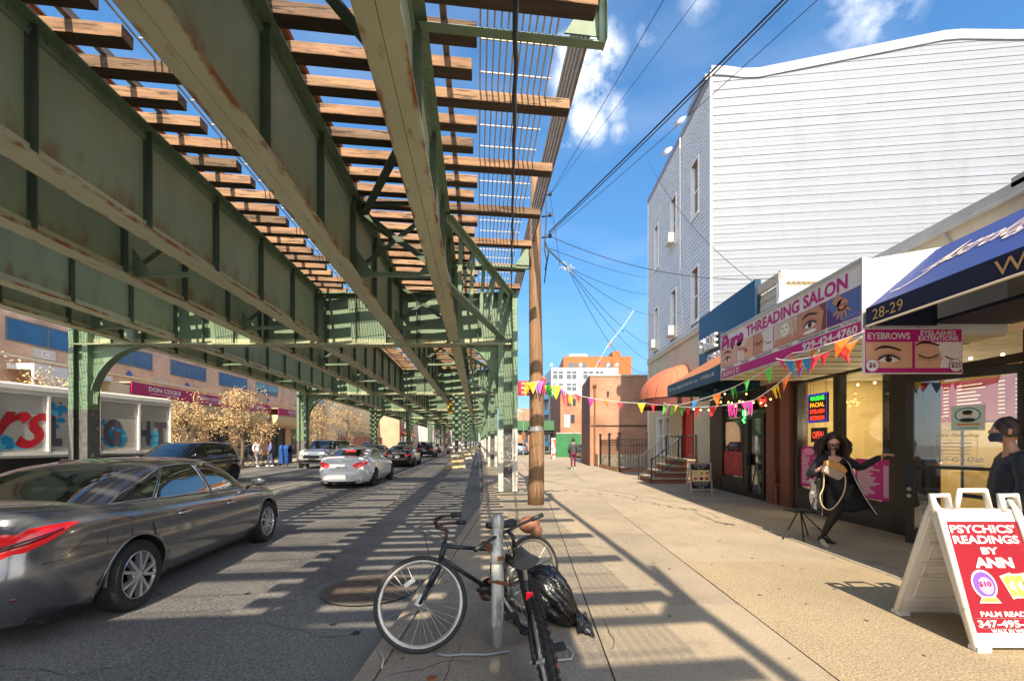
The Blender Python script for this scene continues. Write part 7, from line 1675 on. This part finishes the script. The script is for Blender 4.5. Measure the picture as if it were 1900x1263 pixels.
# gum spots, cracks and tar lines
rr9=random.Random(44); b=MB()
for i in range(330):
    x=rr9.uniform(-.9,5.6); y=rr9.uniform(2.4,20)**1.0; r_=rr9.uniform(.007,.022); b.add([(x+r_*math.cos(R(60*j))*rr9.uniform(.7,1.2),y+r_*math.sin(R(60*j))*rr9.uniform(.7,1.2),.1345) for j in range(6)],[(0,1,2,3,4,5)])
o=b.build('gum_spots',mat('old_gum',(.10,.09,.08),.9,0,.2,9)); tag(o,'dark old chewing gum spots scattered over the pavement','gum spots',kind='stuff')
def crack(b,p,ang,L_,z,w_=.006):
    p=V(p); a=ang
    pts=[p.copy()]
    while L_>0: a+=rr9.uniform(-.55,.55); st_=rr9.uniform(.04,.12); p=p+V((math.cos(a),math.sin(a),0))*st_; pts.append(p.copy()); a+=(ang-a)*.5; L_-=st_
    for q0,q1 in zip(pts,pts[1:]):
        d_=(q1-q0).normalized(); n_=V((-d_.y,d_.x,0))*w_*rr9.uniform(.3,1.1); b.quad((q0-n_).to_tuple()[:2]+(z(q0),),(q0+n_).to_tuple()[:2]+(z(q0),),(q1+n_).to_tuple()[:2]+(z(q1),),(q1-n_).to_tuple()[:2]+(z(q1),))
b=MB(); zs=lambda p:.1342
for (x,y,a,l_) in ((-.9,2.75,.3,.5),(-.55,2.6,1.2,.6),(.6,3.1,1.3,.5),(1.2,6.1,2.6,1.0),(3.0,8.6,.3,1.4),(2.5,7.0,2.7,1.1),(4.3,9.6,2.9,1.6),(2.3,11.5,.1,1.5),(3.1,14,.2,1.8),(-.9,6.6,.2,.9),(.1,8.4,.4,1.0)): crack(b,(x,y,0),a,l_,zs,.004)
o=b.build('pavement_cracks',mat('crack_dark',(.06,.05,.045),.95,0,0)); tag(o,kind='structure')
b=MB(); zr_=lambda p:roadz(p.x,p.y)+.004
for (x,y,a,l_,w_) in ((-5.5,6,1.62,18,.014),(-3.5,9,1.75,14,.012),(-1.5,3.6,2.9,1.0,.004),(-4.2,3.0,.2,1.4,.004),(-7.5,11,.1,4,.01),(-2.6,6.0,2.9,2.0,.007)): crack(b,(x,y,0),a,l_,zr_,w_)
for i in range(60):
    x=rr9.uniform(-8,-1.4); y=rr9.uniform(2.6,16); r_=rr9.uniform(.01,.05); b.add([(x+r_*math.cos(R(45*j))*rr9.uniform(.6,1.3),y+r_*math.sin(R(45*j))*rr9.uniform(.6,1.3),roadz(x,y)+.004) for j in range(8)],[tuple(range(8))])
o=b.build('tar_lines',mat('tar',(.035,.034,.034),.6,0,.1,5)); tag(o,kind='structure')
# ---------------- people ----------------
def skinmesh(vs,es,rad,root=0,sub=2):
    me=bpy.data.meshes.new('tmp'); me.from_pydata([tuple(v) for v in vs],es,[]); o=bpy.data.objects.new('tmp',me); COL.objects.link(o)
    m=o.modifiers.new('skin','SKIN'); m.use_smooth_shade=True; m.branch_smoothing=.6; s_=o.modifiers.new('sub','SUBSURF'); s_.levels=sub; s_.render_levels=sub
    if not me.skin_vertices: 
        bpy.context.view_layer.update()
    if not me.skin_vertices:
        o.data.attributes  # skin layer is created by the modifier
    sv=me.skin_vertices[0].data if len(me.skin_vertices) else None
    if sv is None: raise RuntimeError('no skin layer')
    for i,r_ in enumerate(rad): sv[i].radius=r_ if isinstance(r_,tuple) else (r_,r_); sv[i].use_root=(i==root)
    dg=bpy.context.evaluated_depsgraph_get(); dg.update(); e=bpy.data.meshes.new_from_object(o.evaluated_get(dg))
    r=([tuple(v.co) for v in e.vertices],[tuple(p.vertices) for p in e.polygons]); bpy.data.objects.remove(o); bpy.data.meshes.remove(me); bpy.data.meshes.remove(e); return r
def hasskin():
    me=bpy.data.meshes.new('t'); me.from_pydata([(0,0,0),(0,0,1)],[(0,1)],[]); o=bpy.data.objects.new('t',me); COL.objects.link(o); o.modifiers.new('s','SKIN'); r=len(me.skin_vertices); bpy.data.objects.remove(o); return r
def tubeskin(chains,rad_scale=1,sub=1):
    """fallback-free body: chains joined at shared points"""
    vs=[];rd=[];es=[];idx={}
    for ch in chains:
        prev=None
        for p,r_ in ch:
            k=tuple(round(x,4) for x in p)
            if k not in idx: idx[k]=len(vs); vs.append(V(p)); rd.append(tuple(x*rad_scale for x in r_) if isinstance(r_,tuple) else r_*rad_scale)
            i=idx[k]
            if prev is not None and prev!=i: es.append((prev,i))
            prev=i
    return skinmesh(vs,es,rd,0,sub)
def hand(b,w,d,n,side,curl=.5,s=1.0,m=0):
    """w wrist, d pointing direction, n palm normal, side=+1/-1 thumb side along n x d"""
    w=V(w);d=V(d).normalized();n=V(n).normalized();n=(n-d*n.dot(d)).normalized();x=n.cross(d)*side
    rows=[]
    for f_,hw,ht in ((0,.024,.017),(.25,.032,.018),(.6,.041,.016),(.9,.041,.013),(1,.036,.010)):
        c=w+d*(.088*f_*s); rows.append([c+x*hw*s*math.cos(a)+n*ht*s*math.sin(a) for a in [2*math.pi*j/10 for j in range(10)]])
    b.grid(rows,m,True); b.add(rows[-1],[tuple(range(10))],m); b.add(rows[0],[tuple(range(10))],m)
    for i,(off,L_) in enumerate(((.030,.070),(.010,.080),(-.011,.074),(-.030,.058))):
        p=w+d*.084*s+x*off*s; dd=(d+x*off*3).normalized(); pts=[p]; c=curl*(1+.12*i)
        for q,fl in enumerate((.45,.30,.25)):
            dd=(dd*math.cos(c*(.6+.3*q))+n*math.sin(c*(.6+.3*q))).normalized(); p=p+dd*L_*fl*s; pts.append(p)
        b.path(pts,[.0090*s,.0085*s,.0078*s,.006*s],7,m)
    p=w+d*.025*s+x*.026*s; q=p+(x*.7+d*.6+n*.25).normalized()*.04*s; r_=q+(d*.9+x*.15+n*.45).normalized()*.032*s; b.path([p,q,r_],[.0125*s,.0105*s,.007*s],7,m)
def head(b,c,fd,up,s=1.0,m=0,turn=0):
    """skull with brow, nose, lips, chin and ears; fd = facing"""
    c=V(c);fd=V(fd).normalized();up=V(up).normalized();rt=fd.cross(up).normalized();up=rt.cross(fd)
    nu,nv=28,22; rows=[]
    for i in range(nv+1):
        ph=math.pi*i/nv; z=-math.cos(ph); row=[]
        for j in range(nu):
            a=2*math.pi*j/nu; x=math.sin(ph)*math.sin(a); y=math.sin(ph)*math.cos(a)   # y forward
            X=x*.076;Y=y*.095;Z=z*.118
            fr=max(0,y)
            if z<-.1: X*=1-.32*(-z-.1); Y+= -.012*max(0,-y)*0; 
            if z<-.2: Y*= (1-.25*max(0,-y)*(-z))
            Y+=fr**6*(.016*math.exp(-((z+.10)/.13)**2)*math.exp(-(x/.16)**2)*1.9)      # nose
            Y+=fr**3*.006*math.exp(-((z-.20)/.10)**2)*math.exp(-(x/.6)**2)            # brow
            Y-=fr**3*.007*math.exp(-((z-.04)/.08)**2)*(math.exp(-((abs(x)-.38)/.16)**2)) # sockets
            Y+=fr**4*.006*math.exp(-((z+.42)/.07)**2)*math.exp(-(x/.25)**2)            # lips
            Y+=fr**3*.010*math.exp(-((z+.78)/.16)**2)*math.exp(-(x/.4)**2)             # chin
            row.append(c+(rt*X+fd*Y+up*Z)*s)
        rows.append(row)
    b.grid(rows,m,True)
    for sg_ in (1,-1):
        b.sph(c+(rt*.076*sg_-fd*.004+up*(-.01))*s,(.012*s,.018*s,.03*s),8,8,m)
    return rt,up
def face(t,c,fd,up,s,rt):
    c=V(c)
    b=MB(); lp_=MB()
    for sg_ in (1,-1):
        e=c+(rt*.030*sg_+fd*.0815+up*.004)*s; b.sph(e,.0090*s,8,6); lp_.sph(e+fd*.0055*s,.0052*s,8,6); lp_.path([e+(rt*-.016*sg_+up*.014+fd*.006)*s,e+(up*.019+fd*.008)*s,e+(rt*.016*sg_+up*.014+fd*-.002)*s],[.002*s,.003*s,.0015*s],5)
    b.build('eyes',EYEW,t); lp_.build('irises_and_brows',LASH,t)
def strands(b,c,fd,up,rt,s,n,len_fn,seed,spread=1,r_=.009,m=0):
    rr8=random.Random(seed)
    for i in range(n):
        a=rr8.uniform(-1.95,1.95) # around from the back
        back=-fd*math.cos(a)+rt*math.sin(a); lat=rr8.uniform(.1,1.2); st_=c+(back*math.sin(lat)*.088+up*math.cos(lat)*.122)*s
        L_=len_fn(a,rr8); pts=[st_]; k=8
        side=rt.dot(back)
        for j in range(1,k+1):
            f_=j/k; drop=up*(-L_*f_); out=back*(.035+.05*spread*f_)*math.sin(math.pi*min(1,f_*.9+.1)) ; wv=rt*.015*math.sin(f_*9+i)+fd*.01*math.cos(f_*8+i*2)
            edge=back*(.095 if lat<.9 else .09)*max(0,math.sin(min(1.57,lat+f_*3))-math.sin(lat))
            pts.append(st_+drop+(out+edge)*s+wv*s*1.0+rt*side*.05*spread*f_)
        b.path(pts,[r_*s*(1.0 if j<k-1 else .4) for j in range(k+1)],5,m)
def haircap(b,c,fd,up,rt,s,m=0,low=-.35,front=.35,bulk=1.0):
    rows=[]
    for i in range(13):
        ph=math.pi*(i/12)*.66; row=[]
        for j in range(24):
            a=2*math.pi*j/24; x=math.sin(a);y=math.cos(a); lim=1.0 if y<.2 else 1.0-.42*((y-.2)/.8)
            p_=ph*lim; row.append(c+(rt*x*math.sin(p_)*.083*bulk+fd*(y*math.sin(p_)*.100*bulk-.004)+up*math.cos(p_)*.127*bulk)*s)
        rows.append(row)
    b.grid(rows,m,True)
M_skin=mat('skin',(.62,.35,.25),.5,0,.05,6); M_skin2=mat('warm_skin',(.42,.20,.13),.5,0,.05,6); M_hair=mat('dark_brown_hair',(.035,.020,.013),.42,0,.3,20); 
M_coat=mat('navy_black_coat',(.012,.014,.022),.7,0,.2,8,bump=.3,bscale=20); M_blkc=mat('black_jersey',(.016,.017,.017),.75,0,.2,9,bump=.3,bscale=18)
USE=hasskin()
# ---- the woman leaving the salon
WX,WY,WZ=4.36,6.22,.13
def w(x,y,z): return V((WX+x,WY+y,WZ+z))
t=thing('person','woman with long dark hair, patterned mask, open navy coat, holding a tan bag, striding','person',(WX,WY,WZ))
hip=w(.08,0,.84); che=w(.06,.0,1.12); nk=w(.035,-.01,1.32); hd=w(.03,-.03,1.50)
shI=w(-.13,0,1.245); shO=w(.24,.02,1.25)
el1=w(-.27,.04,.99); wr1=w(-.235,-.16,1.13); el2=w(.49,.06,1.115); wr2=w(.86,.10,1.30)
hL=w(-.00,-.0,.80); kL=w(-.01,-.10,.46); aL=w(-.055,.06,.12); hR=w(.15,.03,.80); kR=w(.13,.02,.46); aR=w(.09,.26,.10)
legs=[[(hip,(.15,.12)),(hL,(.10,.10)),(hL.lerp(kL,.5),(.078,.08)),(kL,(.058,.06)),(kL.lerp(aL,.4),(.052,.054)),(aL,(.036,.038))],[(hip,(.15,.12)),(hR,(.10,.10)),(hR.lerp(kR,.5),(.078,.08)),(kR,(.058,.06)),(kR.lerp(aR,.4),(.052,.054)),(aR,(.036,.038))]]
def feet(t,pairs,m1):
    for (a,dr,mm) in pairs:
        a=V(a);dr=V(dr).normalized(); b=MB(); rows=[]
        for f_,wd,h_ in ((-.07,.022,.045),(-.055,.034,.075),(0,.036,.085),(.06,.040,.062),(.12,.045,.045),(.165,.040,.034),(.19,.02,.02)):
            c=a+dr*f_; x=V((-dr.y,dr.x,0)); rows.append([V((c.x,c.y,WZ))+x*wd*math.cos(q)+V((0,0,.004+h_*max(0,math.sin(q)))) for q in [2*math.pi*j/12 for j in range(12)]])
        b.grid(rows,0,True); b.add(rows[0],[tuple(range(12))]); b.add(rows[-1],[tuple(range(12))]); b.build('shoe',mm,t,smooth=True)
b=MB()
body=[[(hip,(.14,.11)),(w(.07,0,.98),(.12,.10)),(che,(.145,.105)),(w(.045,0,1.24),(.10,.08)),(nk,(.05,.05)),(w(.032,-.02,1.41),(.047,.05))],[(w(.045,0,1.24),(.10,.08)),(shI,(.055,.055)),(shI.lerp(el1,.5),(.045,.045)),(el1,(.036,.036)),(wr1,(.025,.022))],[(w(.045,0,1.24),(.10,.08)),(shO,(.055,.055)),(shO.lerp(el2,.5),(.045,.045)),(el2,(.036,.036)),(wr2,(.024,.022))]]+[[(p,tuple(x*.85 for x in r_)) for p,r_ in l_] for l_ in legs]
vs,fs=tubeskin(body); b.add(vs,fs); fd=V((-.42,-.9,-.12)).normalized(); rt,up=head(b,hd,fd,(0,0,1),1.07)
hand(b,wr1,(.55,-.45,.25),(.3,.6,-.4),1,.75,1.0); hand(b,wr2,(1,.05,.10),(.1,-.2,-1),-1,.25,1.0)
b.build('body',M_skin,t,smooth=True); face(t,hd,fd,up,1.0,rt)
b=MB(); vs,fs=tubeskin([[(p,tuple(x*1.0 for x in r_)) for p,r_ in l_] for l_ in legs]); b.add(vs,fs); b.build('trousers',M_blkc,t,smooth=True)
b=MB(); vs,fs=tubeskin([[(w(.085,0,.74),(.185,.145)),(hip,(.175,.135)),(w(.07,0,.98),(.148,.122)),(che,(.162,.12)),(w(.045,0,1.23),(.11,.085))],[(w(.045,0,1.23),(.11,.085)),(shI,(.05,.05))],[(w(.045,0,1.23),(.11,.085)),(shO,(.05,.05))]]); b.add(vs,fs); b.build('long_top',M_blkc,t,smooth=True)
feet(t,((aL,(-.35,-1,0),mat('beige_shoe',(.55,.42,.28),.6,0,.1,9)),(aR,(.3,-1,0),mat('black_flat_shoe',(.02,.02,.02),.5,0,0))),None)
# coat: sleeves + open body with flaring hem
b=MB(); vs,fs=tubeskin([[(w(.04,.03,1.24),(.09,.07)),(shI,(.075,.075)),(shI.lerp(el1,.5),(.066,.066)),(el1,(.058,.058)),(el1.lerp(wr1,.75),(.047,.047))],[(w(.04,.03,1.24),(.09,.07)),(shO,(.078,.075)),(shO.lerp(el2,.5),(.066,.066)),(el2,(.060,.060)),(el2.lerp(wr2,.55),(.052,.052)),(el2.lerp(wr2,.88),(.044,.044))]]); b.add(vs,fs)
rows=[]; edgeA=[];edgeB=[]
for i in range(15):
    f_=i/14; z=1.275-.80*f_; cx=.045+.02*f_+.10*f_**2; rx_=.20+.02*f_+.20*f_**1.5; ry_=.125+.10*f_; row=[]
    g0=R(205 - 5*f_); g1=R(320+6*f_) # opening between these angles (front)
    for j in range(31):
        a=g1+(g0+2*math.pi-g1)*j/30; fl=1+.05*math.sin(a*7)*f_; rx2=rx_*(1+.0*f_)*(1.18 if math.cos(a)>0 else .80)*fl; zz=z+.03*math.sin(a*5)*f_
        if i==0: rx2*=.55; 
        if i==1: rx2*=.86
        row.append(w(cx+rx2*math.cos(a),.02+ry_*math.sin(a)*fl,zz))
    rows.append(row); edgeA.append(row[0]);edgeB.append(row[-1])
b.grid(rows); c=b.build('coat',M_coat,t,smooth=True); sm=c.modifiers.new('thickness','SOLIDIFY'); sm.thickness=.012
b=MB(); b.path(edgeA,.0045,5); b.path(edgeB,.0045,5); b.build('white_piping',M_white,t)
b=MB(); rows=[[w(.02+.085*math.cos(a)*(1+.25*k_),-.0+.075*math.sin(a)*(1+.15*k_)-.01,1.28+.075*k_-.02*math.sin(a)) for a in [R(-60)+R(300)*j/20 for j in range(21)]] for k_ in (0,.5,1)]
b.grid(rows); b.build('collar',M_coat,t,smooth=True)
# mask
b=MB(); rows=[]
for i in range(9):
    z=-.098+.080*i/8; row=[]
    for j in range(17):
        a=R(-78)+R(156)*j/16; k_=math.cos(a); row.append(hd+rt*math.sin(a)*(.077-.012*(-z/.098))+fd*(.100*k_**.8+.010*k_*math.sin(math.pi*i/8)+.006*k_)+up*(z+.006*k_*(i/8)))
    rows.append(row)
b.grid(rows); b.build('face_mask',mat('patterned_mask',(.03,.022,.02),.8,0,.1,30,c2=(.38,.20,.16),c2t=(.5,.55),c2s=45),t,smooth=True)
b=MB(); haircap(b,hd,fd,up,rt,1.03,bulk=1.06); strands(b,hd,fd,up,rt,1.05,330,lambda a,r_:r_.uniform(.22,.42),5,.75,.0055); strands(b,hd,fd,up,rt,1.05,110,lambda a,r_:r_.uniform(.25,.38),9,1.5,.0045); 
for i in range(210):
    g0=rnd.uniform(-.085,.075); sd=1 if i%2 else -1; lift=.128*math.sqrt(max(.05,1-(g0/.115)**2)); e_=[]
    for q_ in range(7):
        a=q_/6*1.62; e_.append(hd+fd*(g0*(1-.25*q_/6)-.01*q_/6)*1.07+rt*sd*math.sin(a)*.0905*1.07+up*(lift*math.cos(a)*1.07+.004*rnd.random())-fd*.012*(q_/6)**2)
    e_.append(e_[-1]+up*-.07+rt*sd*.02-fd*.01); e_.append(e_[-1]+up*-.08+rt*sd*rnd.uniform(-.02,.03)+fd*rnd.uniform(-.02,.01)); b.path(e_,[.0045]*8+[.002],5)
b.build('hair',M_hair,t,smooth=True)
bg_=thing('handbag','tan and greige handbag with a long strap held by the masked woman','handbag',w(-.12,-.24,1.08)); c=w(-.12,-.23,1.105)
M_tan=mat('tan_leather',(.50,.25,.08),.5,0,.08,12); M_gre=mat('greige_leather',(.38,.30,.24),.5,0,.08,12)
ux_=V((.86,-.1,-.42)).normalized(); uy_=V((.40,.15,.88)).normalized(); nz_=ux_.cross(uy_)
def bagp(u_,v_): return c+ux_*u_+uy_*v_
b=MB(); b.prism([bagp(-.14,-.10),bagp(.10,-.11),bagp(.14,-.02),bagp(.12,.0),bagp(-.13,.01)],nz_*.07); b.build('body',M_gre,bg_,bevel=.012); b=MB(); b.prism([bagp(-.14,.0),bagp(.13,-.01),bagp(.15,.05),bagp(.08,.095),bagp(-.10,.105),bagp(-.15,.06)],nz_*.085); b.build('flap',M_tan,bg_,bevel=.012)
b=MB(); e=[bagp(.14,.04),c+V((.17,-.02,-.12)),c+V((.15,-.02,-.30)),c+V((.06,-.02,-.46)),c+V((-.04,-.01,-.55)),c+V((-.14,-.01,-.50)),c+V((-.17,0,-.36)),c+V((-.12,0,-.22)),bagp(-.13,.02)]
e2=[]
for a_,b2,c2_,d2 in zip([e[0]]+e[:-1],e,e[1:],e[2:]+[e[-1]]):
    for q in range(5): 
        u_=q/5; e2.append(.5*((2*b2)+(c2_-a_)*u_+(2*a_-5*b2+4*c2_-d2)*u_*u_+(3*b2-a_-3*c2_+d2)*u_**3))
b.path(e2+[e[-1]],.009,6); b.build('strap',mat('pale_tan_strap',(.62,.46,.28),.5,0,.05,9),bg_,smooth=True)
# folding stand behind her
t=thing('folding_stool','black folding stool behind the masked woman','stool',(4.15,6.75,.13)); b=MB()
for (x0_,y0_,x1_,y1_) in ((3.93,6.62,4.25,6.75),(4.14,6.45,4.28,6.75),(4.62,6.55,4.3,6.8),(4.5,6.9,4.25,6.7)): b.tube((x0_,y0_,.13),(x1_,y1_,.55),.011,6)
b.build('legs',M_dark,t); b=MB(); b.box(4.1,4.42,6.62,6.9,.54,.565); b.build('seat',M_blkc,t)
b=MB(); rows=[[V((4.02+.17*j/8+.015*math.sin(j*2+i)+.02*i/8,6.14+.02*math.sin(j*1.7),1.09-.42*i/8+.02*math.sin(j*1.3))) for j in range(9)] for i in range(9)]; b.grid(rows); tag(b.build('carried_cloth',mat('grey_cloth',(.10,.095,.09),.9,0,.5,6,c2=(.4,.37,.33),c2t=(.55,.6),c2s=7),smooth=True),'grey and black cloth hanging from the masked woman left forearm','cloth')
# ---- generic standing / walking figure
def figure(label,X,Y,Z,rz,hgt,top,legm,stride=.18,skinm=M_skin2,hair=M_hair,arm=.0,group=None,shoe=None,puff=1.0,detail=True,lean=0,cap=True,fwd=None):
    s=hgt/1.70; M=Matrix.Translation((X,Y,Z))@Matrix.Rotation(rz,4,'Z')
    def q(x,y,z): return M@V((x*s,y*s,z*s))
    t=thing('person',label,'person',(X,Y,Z),0,group); f_=(M.to_3x3()@V((0,-1,0)))
    legs=[]
    for sx,st_ in ((-1,stride),(1,-stride)): legs.append([(q(0,0,.92),(.14*s,.11*s)),(q(.09*sx,0,.86),(.095*s,.095*s)),(q(.09*sx,-st_*.55-.02,.48),(.062*s,.062*s)),(q(.09*sx,-st_*.9,.10),(.04*s,.04*s))])
    N_=q(0,-lean*.5,1.34)
    arms=[]
    for sx in (-1,1): arms.append([(N_,(.085*s,.075*s)),(q(.18*sx,0,1.36),(.052*s,.052*s)),(q(.24*sx,.03+arm*sx*.3,1.09),(.040*s,.040*s)),(q(.23*sx,-.10-arm*sx*.5,.86),(.027*s,.025*s))])
    tor=[(q(0,0,.92),(.13*s,.10*s)),(q(0,0,1.10),(.115*s,.09*s)),(N_,(.085*s,.075*s)),(q(0,-lean*.8,1.44),(.048*s,.048*s)),(q(0,-lean,1.52),(.045*s,.048*s))]
    b=MB(); vs,fs=tubeskin([tor]+[[(p,tuple(x*.85 for x in r_)) for p,r_ in l_] for l_ in legs]+arms,1,1); b.add(vs,fs); hc=q(0,-lean-.01,1.585); rt,up=head(b,hc,f_,(0,0,1),s)
    for a_,sx in zip(arms,(-1,1)): d_=(a_[-1][0]-a_[-2][0]).normalized(); hand(b,a_[-1][0],d_,M.to_3x3()@V((-sx,0,0)),1,.5,s)
    b.build('body',skinm,t,smooth=True)
    if detail: face(t,hc,f_,up,s,rt)
    b=MB(); vs,fs=tubeskin([[(p,tuple(x*1.05 for x in r_)) for p,r_ in l_] for l_ in legs],1,1); b.add(vs,fs); b.build('trousers',legm,t,smooth=True)
    b=MB(); g_=puff; vs,fs=tubeskin([[(q(0,0,.84),(.17*s*g_,.14*s*g_)),(q(0,0,1.0),(.165*s*g_,.14*s*g_)),(q(0,0,1.2),(.17*s*g_,.135*s*g_)),(N_,(.10*s*g_,.09*s*g_))]]+[[(N_,(.10*s*g_,.09*s*g_)),(a_[1][0],(.075*s*g_,.075*s*g_)),(a_[2][0],(.062*s*g_,.062*s*g_)),(a_[2][0].lerp(a_[3][0],.85),(.045*s*g_,.045*s*g_))] for a_ in arms],1,1); b.add(vs,fs); b.build('jacket',top,t,smooth=True)
    if cap: b=MB(); haircap(b,hc,f_,up,rt,s*1.0,bulk=.985 if detail else 1.05); b.build('hair',hair,t,smooth=True)
    for l_,st_ in zip(legs,(stride,-stride)):
        a=l_[-1][0]; b=MB(); b.sph(V((a.x,a.y,Z+.04*s))+f_*.06*s,(.05*s,.05*s,.045*s),10,6); b.path([V((a.x,a.y,Z+.04*s))-f_*.05*s,V((a.x,a.y,Z+.045*s))+f_*.04*s,V((a.x,a.y,Z+.035*s))+f_*.14*s],[.035*s,.042*s,.034*s],8); b.build('shoe',shoe or M_white,t,smooth=True)
    return t,q,hc,f_,up,rt,s
figure('distant pedestrian walking away in a dark grey jacket and maroon trousers',2.55,23.8,.13,R(180-4),1.72,mat('charcoal_jacket',(.05,.055,.06),.8,0,.2,5),mat('maroon_trousers',(.14,.02,.05),.8,0,.1,4),.16,arm=.15,detail=False,puff=1.2)
# right edge person in profile
M_puf=mat('dark_puffer',(.012,.014,.022),.45,0,.2,8,stretch=(1,1,14),bump=.9,bscale=3)
t,q,hc,f_,up,rt,s=figure('person at the right edge in profile, dark quilted coat, hair tied back, dark mask',4.36,3.84,.13,R(-128),1.71,M_puf,M_blkc,.08,skinm=mat('olive_skin',(.52,.27,.17),.5,0,.05,6),puff=1.38,lean=.05,cap=True)
b=MB(); b.sph(hc-f_*.125+up*.0,(.042,.042,.042),12,8)
for i in range(90):
    a=rnd.uniform(-1.35,1.35); e0=hc+f_*(.050*math.cos(a))+rt*.079*math.sin(a)+up*(.095*math.cos(a)+.012); e1=hc-f_*.02+rt*.086*math.sin(a)+up*(.128*math.cos(a)-.005*abs(a)); e2=hc-f_*.085+rt*.055*math.sin(a)+up*(.07*math.cos(a)-.0); b.path([e0,e1,e2,hc-f_*.115+rt*.02*math.sin(a)+up*.02*math.cos(a)],[.003,.0045,.0045,.003],5)

for i in range(24): a=rnd.uniform(-1,1); b.path([hc+up*.06-f_*.05+rt*.05*a,hc-f_*.10+up*(.02+.04*a)+rt*.02,hc-f_*.15-up*.08+rt*.03*a,hc-f_*.14-up*.19+rt*.04*a],[.012,.012,.01,.004],5)
b.build('hair_bun',M_hair,t,smooth=True)
b=MB(); rows=[]
for i in range(9):
    z=-.100+.078*i/8; rows.append([hc+rt*math.sin(a)*.074+f_*(.104*math.cos(a)**.8+.012*math.cos(a)*math.sin(math.pi*i/8))+up*z for a in [R(-76)+R(152)*j/16 for j in range(17)]])
b.grid(rows); b.build('face_mask',mat('blue_black_mask',(.02,.03,.06),.7,0,0),t,smooth=True)
# small figures across the street
for i,(px,Y,lb,c1,c2,rz_) in enumerate(((477,26.0,'small figure in pale shirt by the opposite shop doors, left one',(.55,.5,.5),(.3,.28,.3),70),(502,26.5,'small figure in blue and red top by the opposite shop doors',(.12,.16,.35),(.06,.08,.16),-60),(765,33.0,'figure in dark clothes crossing between black sedan and black SUV',(.03,.03,.05),(.03,.04,.08),90),(876,58,'far figure standing by the third mid street column',(.04,.04,.04),(.05,.05,.05),10))):
    figure(lb,XY(px,Y),Y,.13 if i<2 else .02,R(rz_),1.7,mat('top_%s'%('pale','blue','dark','grey')[i],c1,.8,0,.2,4),mat('legs_%s'%('pale','blue','dark','grey')[i],c2,.8,0,.2,4),.14,detail=False,puff=1.1)
# opposite pavement furniture
t=thing('parked_bicycles','row of dark parked bicycles and carts outside the opposite shop','bicycles',(XY(488,26.8),26.8,.13)); tag(t,kind='stuff'); b=MB()
for i in range(5):
    x=XY(470+i*9,26.8); 
    for dx in (-.35,.35): ring(b,(x+dx,26.8,.45),(0,1,0),.31,.018,20,5)
    b.tube((x-.35,26.8,.45),(x+.3,26.8,.9),.02,5); b.tube((x-.3,26.8,.85),(x+.1,26.8,.4),.02,5)
b.build('bicycles',M_dark,t)
t=thing('mailbox','blue street box beside the second left column','mailbox',(XY(529,27),27,.13)); b=MB(); x=XY(529,27); b.box(x-.28,x+.28,26.8,27.3,.3,1.2); b.path([(x-.28,27.05,1.2),(x+.28,27.05,1.2)],.25,14); b.build('box',mat('mailbox_blue',(.02,.08,.3),.4,0,0),t,smooth=False); b=MB()
for dx in (-.24,.24): b.tube((x+dx,26.85,.13),(x+dx,26.85,.32),.03)
b.build('legs',M_dark,t)
